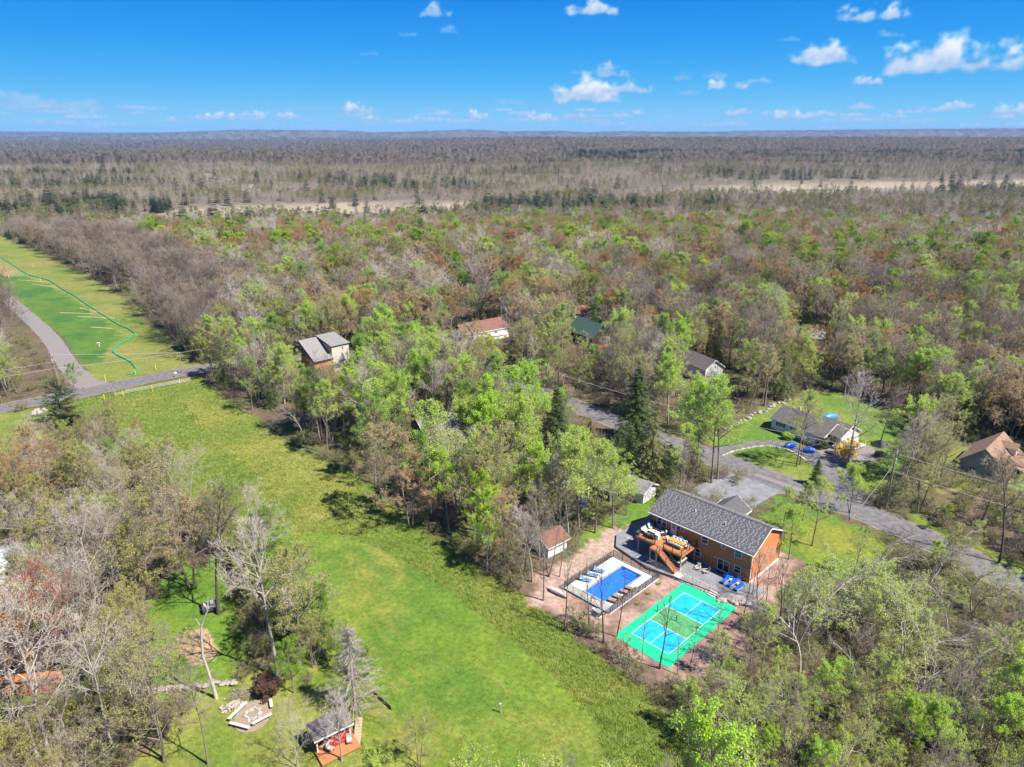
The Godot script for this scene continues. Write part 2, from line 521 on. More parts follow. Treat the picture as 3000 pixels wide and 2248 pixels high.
# what the soil is covered with here: leaf litter, grass of several kinds, mulch, sand
func cover(x: float, z: float) -> Color:
	var a := nz.get_noise_2d(x * 4.0, z * 4.0)
	var b := nz.get_noise_2d(x * 1.1 + 300.0, z * 1.1)
	var d := nz2.get_noise_2d(x * 2.0, z * 2.0 + 77.0)
	var p := Vector2(x + a * 2.2, z + nz.get_noise_2d(x * 4.0 + 90.0, z * 4.0) * 2.2)
	var sharp := Vector2(x, z) + Vector2(a, b) * 0.3
	var c := mixc(Vector3(0.155, 0.115, 0.08), Vector3(0.21, 0.165, 0.115), 0.5 + b)
	c = mixc(c, Vector3(0.13, 0.17, 0.045), (d + a * 0.5 + 0.02) * 2.2)
	var rough := mixc(Vector3(0.165, 0.265, 0.03), Vector3(0.27, 0.325, 0.06), 0.45 + b * 1.2 + d)
	rough = mixc(rough, Vector3(0.13, 0.20, 0.03), a * 1.6 - 0.1)
	var lawn := mixc(Vector3(0.17, 0.29, 0.03), Vector3(0.25, 0.33, 0.05), 0.5 + b * 1.3)
	var lush := mixc(Vector3(0.12, 0.28, 0.02), Vector3(0.20, 0.34, 0.025), 0.5 + b * 1.4)
	if within("strip", p):
		c = mixc(rough, Vector3(0.14, 0.245, 0.025), d * 1.6 + 0.4)
		if within("worn", p):
			c = mixc(rough, Vector3(0.30, 0.345, 0.075), 0.45 + b)
	if within("mown", sharp):
		# mowing lines run along the strip
		var streak := nz.get_noise_2d((x * 0.8 - z * 0.6) * 9.0, (x * 0.6 + z * 0.8) * 0.35)
		c = mixc(lush, Vector3(0.29, 0.33, 0.065), d * 0.9 + 0.12 + streak * 0.6 + a * 0.5)
	if within("field", p):
		c = mixc(lawn, Vector3(0.30, 0.32, 0.08), 0.3 + d * 1.5)
		if within("field_dark", p):
			c = mixc(lush, Vector3(0.05, 0.20, 0.02), 0.55 + b)
		if within("field_dry", p):
			c = mixc(Vector3(0.44, 0.36, 0.19), lawn, 0.2 + b * 1.4)
	if within("left_lawn", p): c = mixc(lawn, Vector3(0.28, 0.34, 0.06), 0.5 + b)
	if within("yard", p): c = mixc(lawn, Vector3(0.31, 0.36, 0.08), 0.4 + b)
	if within("pocket", p): c = lush
	if within("red_yard", p): c = lawn
	if within("mulch", p): c = mixc(Vector3(0.34, 0.235, 0.19), Vector3(0.50, 0.375, 0.31), 0.5 + a * 1.9)
	if within("path", sharp): c = mixc(Vector3(0.60, 0.46, 0.40), Vector3(0.50, 0.41, 0.36), 0.5 + a * 1.5)
	if within("side_lawn", p): c = lush
	if within("front_lawn", p): c = mixc(lush, Vector3(0.28, 0.33, 0.04), 0.4 + b)
	if within("ranch", p): c = mixc(lush, lawn, 0.5 + b)
	if within("tan_yard", p): c = mixc(lawn, Vector3(0.33, 0.33, 0.07), 0.5 + b)
	if within("verge", p): c = lawn
	if within("mid_yard", p): c = mixc(c, lawn, 0.6 + a)
	if within("sand", sharp): c = mixc(Vector3(0.66, 0.52, 0.32), Vector3(0.74, 0.59, 0.37), 0.5 + b)
	c = c * (1.0 + 0.25 * a) * 1.2 * Vector3(1.0, 0.93, 0.9)
	return Color(c.x, c.y, c.z)


# height of the land, level near the house, rolling farther off
func land(x: float, z: float) -> float:
	var d := Vector2(x, z).length()
	if d < 560.0:
		return 0.0
	var t := smoothstep(560.0, 1500.0, d)
	var y := -5.0 * smoothstep(560.0, 720.0, d) * (1.0 - smoothstep(900.0, 1500.0, d))
	var side := x / maxf(d, 1.0)
	y += t * 9.0 * nz2.get_noise_2d(x * 0.12, z * 0.12)
	# the plateau ahead and to the right, the broad valley to the left
	var right := smoothstep(-0.30, 0.12, side + 0.05 * nz2.get_noise_2d(x * 0.05, 40.0))
	y += (18.0 + 8.0 * nz2.get_noise_2d(x * 0.05, 11.0)) * smoothstep(1500.0, 3800.0, d) * (1.0 - smoothstep(4600.0, 7000.0, d)) * right
	y -= 26.0 * smoothstep(1800.0, 4500.0, d)  * smoothstep(0.02, -0.35, side)
	y -= 18.0 * smoothstep(5000.0, 7500.0, d) * right
	# far ridges
	var ridge := 62.0 + 60.0 * nz2.get_noise_2d(x * 0.022, 9.0) + 16.0 * nz2.get_noise_2d(x * 0.09, 60.0)
	y += (ridge + 16.0 + 8.0 * right) * smoothstep(8500.0, 12500.0, d)
	return y


func patch(b: Buf, x0: float, x1: float, z0: float, z1: float, step: float, hole: PackedVector2Array) -> void:
	var nx := int((x1 - x0) / step)
	var ny := int((z1 - z0) / step)
	var s := b.v.size()
	for j in ny + 1:
		for k in nx + 1:
			var x := x0 + (x1 - x0) * k / nx
			var z := z0 + (z1 - z0) * j / ny
			b.v.append(Vector3(x, land(x, z), z))
			b.n.append(Vector3.UP)
			b.c.append(cover(x, z))
	for j in ny:
		for k in nx:
			var a := s + j * (nx + 1) + k
			var mid := (b.v[a] + b.v[a + nx + 2]) / 2
			if hole.size() and Geometry2D.is_point_in_polygon(Vector2(mid.x, mid.z), hole):
				continue
			b.i.append(a); b.i.append(a + 1); b.i.append(a + nx + 2)
			b.i.append(a); b.i.append(a + nx + 2); b.i.append(a + nx + 1)


func ground() -> void:
	zones()
	var none := PackedVector2Array()
	var b := Buf.new()
	patch(b, -120, 120, -150, -36, 0.8, poly_ab([[-59.2, 73.0], [-53.4, 73.0], [-53.4, 84.2], [-59.2, 84.2]]))
	patch(b, -280, 220, -330, -150, 1.7, none)
	patch(b, -540, 420, -640, -330, 4.0, none)
	structure(b, "ground", M.ground)
	# the land beyond, out to the hills
	var f := Buf.new()
	var zs := []
	var z := 300.0
	while z > -15500.0:
		zs.append(z)
		z -= 60.0 if z > -1500.0 else 60.0 + (-1500.0 - z) * 0.035
	var xs := []
	var x := 0.0
	while x < 12500.0:
		xs.append(x)
		x += 60.0 if x < 900.0 else 60.0 + (x - 900.0) * 0.05
	var row := xs.slice(1)
	row.reverse()
	var all := []
	for q in row: all.append(-q)
	all.append_array(xs)
	for zz in zs:
		for xx in all:
			f.v.append(Vector3(xx, land(xx, zz) - 0.6, zz))
			f.n.append(Vector3.UP)
			f.c.append(far_cover(xx, zz))
	var w := all.size()
	for j in zs.size() - 1:
		for k in w - 1:
			var a := j * w + k
			# nothing under the pool
			if f.v[a].x < 80 and f.v[a + 1].x > -20 and f.v[a].z > -140 and f.v[a + w].z < -60:
				continue
			f.i.append(a); f.i.append(a + w); f.i.append(a + w + 1)
			f.i.append(a); f.i.append(a + w + 1); f.i.append(a + 1)
	structure(f, "terrain", M.far_ground)


func marsh(x: float, z: float) -> float:
	# open boggy ground: one long clearing ahead, one at the right with a pond
	var q := nz.get_noise_2d(x * 0.4, z * 0.4) * 30.0
	var m := 0.0
	if z < -610 and z > -850:
		var mid := -715.0 + (x + 230.0) * -0.22
		if x > -330 and x < -40:
			m = maxf(m, 1.0 - absf(z - mid + q) / 90.0)
	var d2 := Vector2((x - 470.0) / 300.0, (z + 1010.0 + (x - 470.0) * 0.15 + q) / 75.0).length()
	m = maxf(m, 1.25 - d2)
	return clampf(m * 2.0, 0.0, 1.0)


func far_cover(x: float, z: float) -> Color:
	var b := nz2.get_noise_2d(x * 0.35, z * 0.35)
	var a := nz.get_noise_2d(x * 0.5, z * 0.5)
	var c := mixc(Vector3(0.16, 0.135, 0.10), Vector3(0.20, 0.17, 0.125), 0.5 + b)
	c = mixc(c, Vector3(0.15, 0.17, 0.06), b * 1.4 - 0.2)
	c = mixc(c, Vector3(0.40, 0.35, 0.24), marsh(x, z) * (0.8 + a))
	return Color(c.x, c.y, c.z)


# a strip of paving along a centre line [x, z, width]
func ribbon(pts: Array, y: float, edge := 0.25) -> Buf:
	var b := Buf.new()
	var c := Curve3D.new()
	for k in pts.size():
		var q := Vector3(pts[k][0], 0, pts[k][1])
		var before: Array = pts[maxi(k - 1, 0)]
		var after: Array = pts[mini(k + 1, pts.size() - 1)]
		var t := Vector3(after[0] - before[0], 0, after[1] - before[1]) / 6.0
		c.add_point(q, -t, t)
	var total := c.get_baked_length()
	var n := int(total / 1.2)
	var prev := []
	for k in n + 1:
		var s := total * k / n
		var p := c.sample_baked(s, true)
		var ahead := c.sample_baked(minf(s + 0.4, total), true)
		var behind := c.sample_baked(maxf(s - 0.4, 0), true)
		var side := (ahead - behind).cross(Vector3.UP).normalized()
		var near := 0
		var best := 1e9
		for j in pts.size():
			var dd := Vector2(pts[j][0] - p.x, pts[j][1] - p.z).length()
			if dd < best: best = dd; near = j
		var wd: float = pts[near][2] / 2.0
		var l := p - side * (wd + edge * nz.get_noise_2d(p.x * 8.0, p.z * 8.0)) + Vector3(0, y, 0)
		var r := p + side * (wd + edge * nz.get_noise_2d(p.x * 8.0 + 50.0, p.z * 8.0)) + Vector3(0, y, 0)
		if prev:
			b.quad(prev[0], prev[1], r, l)
			b.quad(prev[0], prev[0] + Vector3(0, -0.08, 0), l + Vector3(0, -0.08, 0), l)
			b.quad(r, r + Vector3(0, -0.08, 0), prev[1] + Vector3(0, -0.08, 0), prev[1])
		prev = [l, r]
	# faces up whatever the way round
	for k in b.n.size():
		if absf(b.n[k].y) > 0.5: b.n[k] = Vector3.UP
	return b


# a slab with the outline of a polygon
func slab(p: PackedVector2Array, y0: float, y1: float) -> Buf:
	var b := Buf.new()
	if Geometry2D.is_polygon_clockwise(p):
		p.reverse()
	var t := Geometry2D.triangulate_polygon(p)
	var s := 0
	for k in t.size() / 3:
		var q := []
		for j in 3:
			q.append(Vector3(p[t[k * 3 + j]].x, y1, p[t[k * 3 + j]].y))
		if (q[1] - q[0]).cross(q[2] - q[0]).y < 0:
			b.tri(q[0], q[2], q[1])
		else:
			b.tri(q[0], q[1], q[2])
	for k in p.size():
		var u := p[k]
		var v := p[(k + 1) % p.size()]
		b.quad(Vector3(u.x, y1, u.y), Vector3(v.x, y1, v.y), Vector3(v.x, y0, v.y), Vector3(u.x, y0, u.y))
	return b


func rough_outline(p: PackedVector2Array, amount: float) -> PackedVector2Array:
	var out := PackedVector2Array()
	for k in p.size():
		var u := p[k]
		var v := p[(k + 1) % p.size()]
		var n := maxi(1, int(u.distance_to(v) / 0.9))
		for j in n:
			var q := u.lerp(v, float(j) / n)
			out.append(q + Vector2(nz.get_noise_2d(q.x * 9.0, q.y * 9.0), nz.get_noise_2d(q.x * 9.0 + 70.0, q.y * 9.0)) * amount)
	return out


func roads() -> void:
	structure(ribbon([[-160, -144, 6.2], [-130, -170.5, 6.2], [-115, -182.5, 6.4], [-95, -201, 6.4], [-72, -211, 6.2], [-42, -212, 6.0], [-17, -204, 6.0], [-3, -194, 6.0], [11, -178, 6.0], [21, -167, 6.0], [34, -151, 6.2], [44, -140.5, 7.0], [52, -131.5, 6.6], [61, -121.5, 6.4], [68, -113.5, 6.2], [75.5, -101, 6.0], [83, -85, 6.0], [90, -65, 6.0]], 0.05), "road", M.asphalt)
	structure(ribbon([[-116, -187, 9.5], [-122, -193, 6.4], [-134, -207, 5.4], [-158, -237.5, 5.4], [-186, -269, 5.2], [-219, -305, 5.0], [-300, -392, 5.0], [-400, -500, 5.0]], 0.042, 0.5), "lane", M.asphalt_old)
	structure(ribbon([[41.5, -143, 4.2], [46, -144.5, 3.4], [51.5, -147.6, 3.2], [57, -148.9, 3.0], [61.5, -147.8, 3.2], [64, -143.5, 4.2], [66, -137.5, 5.6], [66.6, -131, 5.6], [66, -125, 5.4], [64, -119, 5.0]], 0.046, 0.12), "loop_drive", M.asphalt)
	structure(slab(rough_outline(poly([[66, -146], [72, -150], [80, -147], [80, -141], [72, -137], [66, -138]]), 0.3), -0.05, 0.036), "parking_court", M.asphalt_old)
	var g := poly([[33, -124.5], [35.5, -127], [41, -131.4], [45, -134], [48, -133], [55, -125.4], [51, -124.6], [47.5, -121.6], [44.8, -118.8], [42.5, -114]])
	g.append(Vector2(W(-50.3, 0, 109).x, W(-50.3, 0, 109).z))
	g.append(Vector2(W(-55, 0, 109).x, W(-55, 0, 109).z))
	g.append(Vector2(W(-58, 0, 106).x, W(-58, 0, 106).z))
	g.append(Vector2(W(-64.5, 0, 109).x, W(-64.5, 0, 109).z))
	structure(slab(rough_outline(g, 0.25), -0.05, 0.041), "driveway", M.gravel)
	structure(ribbon([[-160, -144, 8.0], [-130, -170.5, 8.0], [-115, -182.5, 8.2], [-95, -201, 8.0], [-72, -211, 7.8], [-42, -212, 7.6], [-17, -204, 7.6], [-3, -194, 7.6], [11, -178, 7.6], [21, -167, 7.6], [34, -151, 7.8], [44, -140.5, 8.4], [52, -131.5, 8.0], [61, -121.5, 7.8], [68, -113.5, 7.6], [75.5, -101, 7.4], [83, -85, 7.4], [90, -65, 7.4]], 0.018, 1.1), "road_shoulder", over(mat(lin(0.34, 0.29, 0.24), 0.95, T.grain, 0.4), T.fine, 0.1))
	# where the new drive meets the road: old seams and a paler patch
	var t := Buf.new()
	t.beam(Vector3(46.6, 0.066, -134.4), Vector3(57.0, 0.066, -123.6), 0.28, 0.012)
	t.beam(Vector3(49.8, 0.066, -134.6), Vector3(54.4, 0.066, -130.2), 0.16, 0.012)
	part(t, "road_seam", M.tar, get_node("road"))
	var pp := slab(poly([[50.4, -133.8], [58.6, -125.2], [57.4, -124.2], [49.4, -132.8]]), 0.03, 0.0545)
	part(pp, "road_patch", M.asphalt_old, get_node("road"))
	structure(slab(rough_outline(poly([[-15, -256], [-8, -262], [10, -250], [22, -243], [36, -246], [60, -252], [60, -258], [36, -252], [22, -249], [10, -256], [-6, -269]]), 0.4), -0.05, 0.036), "back_lane", M.asphalt)
	# cracks filled with tar on the old lane and the road
	var rr := RandomNumberGenerator.new()
	rr.seed = 8
	for q in [["lane", M.asphalt_crack, [[-122, -193], [-134, -207], [-158, -237.5], [-186, -269], [-219, -305]], 46, 0.05], ["road", M.tar, [[-130, -170.5], [-115, -182.5], [-95, -201]], 10, 0.058], ["road", M.tar, [[21, -167], [34, -151], [44, -140.5], [52, -131.5], [61, -121.5], [68, -113.5], [75.5, -101]], 26, 0.058]]:
		var ck := Buf.new()
		for k in int(q[3]):
			var line: Array = q[2]
			var j := rr.randi_range(0, line.size() - 2)
			var u := Vector3(line[j][0], q[4], line[j][1])
			var v := Vector3(line[j + 1][0], q[4], line[j + 1][1])
			var along := (v - u).normalized()
			var across := along.cross(Vector3.UP)
			var p := u.lerp(v, rr.randf()) + across * rr.randf_range(-2.0, 2.0)
			var d := along if rr.randf() < 0.55 else across * (1.0 if rr.randf() < 0.5 else -1.0)
			for n in 6:
				var to := p + d * rr.randf_range(0.3, 0.8) + along.rotated(Vector3.UP, rr.randf() * TAU) * 0.18
				if absf((to - u).dot(across)) > 2.3: break
				ck.beam(p, to, rr.randf_range(0.04, 0.1), 0.008)
				p = to
		part(ck, "tar_crack", q[1], get_node(q[0])).set_meta("kind", "stuff")


# lapped boards on a wall: o is the foot of the wall's middle, u along it, m out of it; reach(y) gives half the width
func lap(b: Buf, o: Vector3, u: Vector3, m: Vector3, y0: float, y1: float, half: float, eave: float, ridge: float, course := 0.2) -> void:
	var y := y0
	while y < y1 - 0.01:
		var t := minf(y + course, y1)
		var w0 := half if y <= eave else half * (ridge - y) / (ridge - eave)
		var w1 := half if t <= eave else half * maxf(ridge - t, 0.0) / (ridge - eave)
		var up := Vector3.UP
		b.quad(o + u * -w0 + up * y + m * 0.035, o + u * w0 + up * y + m * 0.035, o + u * w1 + up * t + m * 0.008, o + u * -w1 + up * t + m * 0.008)
		b.quad(o + u * -w0 + up * y, o + u * w0 + up * y, o + u * w0 + up * y + m * 0.035, o + u * -w0 + up * y + m * 0.035)
		y = t


# a roof of two slopes along x
func two_slopes(x0: float, x1: float, half: float, ye: float, yr: float, thick := 0.14) -> Buf:
	var b := Buf.new()
	for s in [-1.0, 1.0]:
		var e := Vector3(0, ye, half * s)
		var r := Vector3(0, yr, 0)
		var d: Vector3 = (e - r) / 2
		var m: Vector3 = Vector3(0, half, (yr - ye) * s).normalized()
		b.obox(Vector3((x0 + x1) / 2, 0, 0) + (e + r) / 2 - m * thick / 2, Vector3((x1 - x0) / 2, 0, 0), m * thick / 2, d * (1.0 if s > 0 else -1.0))
	return b


func gable_core(x0: float, x1: float, half: float, y0: float, ye: float, yr: float) -> Buf:
	var b := Buf.new()
	b.mm(x0, x1, y0, ye, -half, half)
	for x in [x0, x1]:
		var a := Vector3(x, ye, half)
		var c := Vector3(x, ye, -half)
		var d := Vector3(x, yr, 0)
		if x == x1: b.tri(a, c, d)
		else: b.tri(c, a, d)
	return b


func fascia(x0: float, x1: float, half: float, ye: float, yr: float, h := 0.2) -> Buf:
	var b := Buf.new()
	for s in [-1.0, 1.0]:
		b.beam(Vector3(x0, ye - h / 2, half * s + 0.03 * s), Vector3(x1, ye - h / 2, half * s + 0.03 * s), 0.05, h)
		for x in [x0 - 0.03, x1 + 0.03]:
			b.beam(Vector3(x, ye - h / 2, half * s), Vector3(x, yr - h / 2, 0), 0.05, h)
	return b


# a window that looks along +z before it is turned
func win(parent: Node3D, at: Vector3, w: float, h: float, turn := 0.0, pane: Material = null, bars := 1, called := "window", trim: Material = null, posts := 0) -> MeshInstance3D:
	var b := Buf.new()
	var t := 0.09
	b.mm(-w / 2, w / 2, h / 2 - t, h / 2, 0, 0.07)
	b.mm(-w / 2, w / 2, -h / 2, -h / 2 + t, 0, 0.07)
	b.mm(-w / 2, -w / 2 + t, -h / 2 + t, h / 2 - t, 0, 0.07)
	b.mm(w / 2 - t, w / 2, -h / 2 + t, h / 2 - t, 0, 0.07)
	var o := part(b, called, trim if trim else M.white, parent, at)
	o.rotation.y = turn
	var p := Buf.new()
	p.mm(-w / 2 + t, w / 2 - t, -h / 2 + t, h / 2 - t, -0.02, 0.02)
	part(p, "pane", pane if pane else M.glass, o)
	for k in bars:
		var y := -h / 2 + h * (k + 1.0) / (bars + 1)
		var g := Buf.new()
		g.mm(-w / 2 + t, w / 2 - t, y - 0.03, y + 0.03, 0.021, 0.05)
		part(g, "glazing_bar", trim if trim else M.white, o)
	for k in posts:
		var x := -w / 2 + w * (k + 1.0) / (posts + 1)
		var g := Buf.new()
		g.mm(x - 0.035, x + 0.035, -h / 2 + t, h / 2 - t, 0.022, 0.052)
		part(g, "glazing_bar", trim if trim else M.white, o)
	return o


func main_house() -> void:
	var o := thing("house", "long orange-brown wooden house with dark grey shingle roof beside the pool", "house", W(-50.35, 0, 97.95), TURN)
	var hx := 9.15
	var hz := 4.95
	var ye := 5.5
	var yr := 8.2
	part(gable_core(-hx + 0.05, hx - 0.05, hz - 0.05, -0.3, ye, yr - 0.2), "wall", M.siding, o)
	var b := Buf.new()
	for s in [-1.0, 1.0]:
		lap(b, Vector3(0, 0, hz * s - 0.05 * s), Vector3(s, 0, 0), Vector3(0, 0, s), 0.45, ye, hx, 90, 99)
		lap(b, Vector3(hx * s - 0.05 * s, 0, 0), Vector3(0, 0, -s), Vector3(s, 0, 0), 0.45, yr - 0.25, hz, ye, yr - 0.2)
	part(b, "siding", M.siding, o)
	bx(o, "foundation", M.concrete, [[0, 0.28, hz + 0.01, 2 * hx + 0.08, 0.42, 0.12], [0, 0.28, -hz - 0.01, 2 * hx + 0.08, 0.42, 0.12], [hx + 0.01, 0.28, 0, 0.12, 0.42, 2 * hz - 0.1], [-hx - 0.01, 0.28, 0, 0.12, 0.42, 2 * hz - 0.1]])
	var r := part(two_slopes(-9.55, 9.55, 5.35, 5.62, 8.28), "roof", M.roof, o)
	part(shingle_courses(-9.55, 9.55, 5.35, 5.62, 8.28), "shingle", M.roof_fleck, r).set_meta("kind", "stuff")
	var rc := Buf.new()
	for s in [-1.0, 1.0]:
		rc.obox(Vector3(0, 8.27, 0.1 * s), Vector3(9.56, 0, 0), Vector3(0, 0.02, 0.0), Vector3(0, -0.05 * s, 0.11))
	part(rc, "ridge_cap", M.roof, r)
	for q in [[-2.55, 2.3], [2.95, 2.35]]:
		var v := Buf.new()
		var yy: float = 8.28 - 2.66 * q[1] / 5.35
		v.cyl(Vector3(q[0], yy - 0.1, q[1]), Vector3(q[0], yy + 0.5, q[1]), 0.09, 0.09, 8)
		part(v, "vent_pipe", M.white, r)
	part(fascia(-9.55, 9.55, 5.35, 5.56, 8.2), "fascia", M.white, o)
	var gut := Buf.new()
	gut.mm(-9.55, 9.55, 5.46, 5.60, 5.41, 5.53)
	part(gut, "gutter", M.white, o)
	for q in [[9.17, 4.97], [9.17, -4.97], [-9.17, -4.97]]:
		var d := Buf.new()
		d.mm(q[0] - 0.07, q[0] + 0.07, 0.4, 5.42, q[1] - 0.07, q[1] + 0.07)
		part(d, "downspout", M.white, o)
	# openings of the pool side
	var zf := hz - 0.01
	var x0 := 50.35
	win(o, Vector3(-57.95 + x0, 4.6, zf), 0.95, 1.5)
	win(o, Vector3(-56.93 + x0, 4.6, zf), 0.95, 1.5)
	win(o, Vector3(-53.45 + x0, 4.88, zf), 0.75, 0.9)
	win(o, Vector3(-49.3 + x0, 4.58, zf), 1.2, 1.4)
	win(o, Vector3(-46.03 + x0, 4.9, zf), 0.78, 0.86)
	win(o, Vector3(-43.45 + x0, 4.6, zf), 1.25, 1.42, 0, M.blind).set_meta("label", "window with a green blind pulled down")
	win(o, Vector3(-50.38 + x0, 1.8, zf), 1.15, 1.4)
	win(o, Vector3(-43.3 + x0, 1.92, zf), 1.2, 1.3)
	var dr := Buf.new()
	dr.mm(-0.55, 0.55, -1.06, 1.06, 0, 0.08)
	var door := part(dr, "door", M.white, o, Vector3(-55.08 + x0, 4.2, zf))
	var dp := Buf.new()
	dp.mm(-0.3, 0.3, 0.05, 0.85, 0.07, 0.1)
	part(dp, "pane", M.glass, door)
	for k in 3:
		var gb := Buf.new()
		if k == 2: gb.mm(-0.3, 0.3, 0.43, 0.47, 0.1, 0.12)
		else: gb.mm(-0.12 + k * 0.2, -0.08 + k * 0.2, 0.05, 0.85, 0.101, 0.121)
		part(gb, "glazing_bar", M.white, door)
	var dh := Buf.new()
	dh.cyl(Vector3(0.42, -0.1, 0.08), Vector3(0.42, -0.1, 0.15), 0.035, 0.035)
	part(dh, "handle", M.metal, door)
	var sl := win(o, Vector3(-45.7 + x0, 1.5, zf), 2.1, 2.0, 0, null, 0, "sliding_door", null, 1)
	bx(sl, "sill", M.white, [[0, -1.04, 0.08, 2.2, 0.1, 0.16]])
	bx(o, "wall_lamp", M.black, [[-54.2 + x0, 4.7, zf + 0.12, 0.14, 0.3, 0.2]])
	bx(o, "wall_lamp", M.white, [[-47.15 + x0, 2.5, zf + 0.12, 0.2, 0.2, 0.22]])
	# the garage wing on the road side
	var g := Buf.new()
	g.mm(-4.75, 0.2, -0.2, 3.3, -11.3, -4.9)
	for z in [-11.3]:
		g.tri(Vector3(0.2, 3.3, z), Vector3(-4.75, 3.3, z), Vector3(-2.27, 5.0, z))
	part(g, "garage_wall", M.siding, o)
	var gr := Buf.new()
	for s in [-1.0, 1.0]:
		var e := Vector3(-2.27 + 2.85 * s, 3.15, -7.6)
		var t := Vector3(-2.27, 5.1, -7.6)
		var m: Vector3 = Vector3(1.95 * s, 2.85, 0).normalized()
		gr.obox((e + t) / 2 - m * 0.06, (e - t) / 2 * s, m * 0.06, Vector3(0, 0, 4.1))
	part(gr, "garage_roof", M.roof, o)
	var gf := Buf.new()
	for s in [-1.0, 1.0]:
		gf.beam(Vector3(-2.27 + 2.85 * s, 3.05, -11.72), Vector3(-2.27, 5.0, -11.72), 0.05, 0.2)
		gf.beam(Vector3(-2.27 + 2.88 * s, 3.05, -11.7), Vector3(-2.27 + 2.88 * s, 3.05, -5.4), 0.05, 0.2)
	part(gf, "garage_fascia", M.white, o)
	var gd := Buf.new()
	gd.mm(-3.6, -0.9, 0.05, 2.3, -11.38, -11.3)
	part(gd, "garage_door", M.white, o)


# rows of single shingle tabs standing a finger's breadth proud of the roof, a few missing the line
func shingle_courses(x0: float, x1: float, half: float, ye: float, yr: float) -> Buf:
	var b := Buf.new()
	var r := RandomNumberGenerator.new()
	r.seed = 40
	for s in [-1.0, 1.0]:
		var len := Vector2(half, yr - ye).length()
		var d := Vector3(0, (ye - yr) / len, half * s / len)
		var m := Vector3(0, half / len, (yr - ye) * s / len)
		var n := int(len / 0.3)
		for k in n:
			var x := x0 + 0.1 + r.randf() * 0.8
			while x < x1 - 0.5:
				var w := r.randf_range(0.14, 0.34)
				var top := Vector3(x, yr, 0) + d * (k * 0.3 + 0.02) + m * 0.004
				var bot := top + d * 0.27 + m * 0.03
				var u := Vector3(w, 0, 0)
				if s > 0: b.quad(bot, bot + u, top + u, top)
				else: b.quad(top, top + u, bot + u, bot)
				b.quad(bot - m * 0.03, bot - m * 0.03 + u, bot + u, bot)
				x += w + r.randf_range(0.15, 0.75)
	return b


func rail(parent: Node3D, p: Vector3, q: Vector3, posts: int, h := 1.0, first := true) -> void:
	for k in range(0 if first else 1, posts + 1):
		var t := p.lerp(q, float(k) / posts)
		var b := Buf.new()
		b.box(t + Vector3(0, h / 2 + 0.02, 0), Vector3(0.08, h + 0.08, 0.08))
		part(b, "railing_post", M.black, parent)
	var tr := Buf.new()
	tr.beam(p + Vector3(0, h, 0), q + Vector3(0, h, 0), 0.06, 0.05)
	part(tr, "handrail", M.black, parent)
	var lo := Buf.new()
	lo.beam(p + Vector3(0, 0.12, 0), q + Vector3(0, 0.12, 0), 0.04, 0.04)
	part(lo, "lower_rail", M.black, parent)
	var c := Buf.new()
	var n := int(p.distance_to(q) / 0.13)
	for k in range(1, n):
		var t := p.lerp(q, float(k) / n)
		c.cone3(t + Vector3(0, 0.1, 0), t + Vector3(0, h, 0), 0.009)
	part(c, "baluster", M.black, parent).set_meta("kind", "stuff")


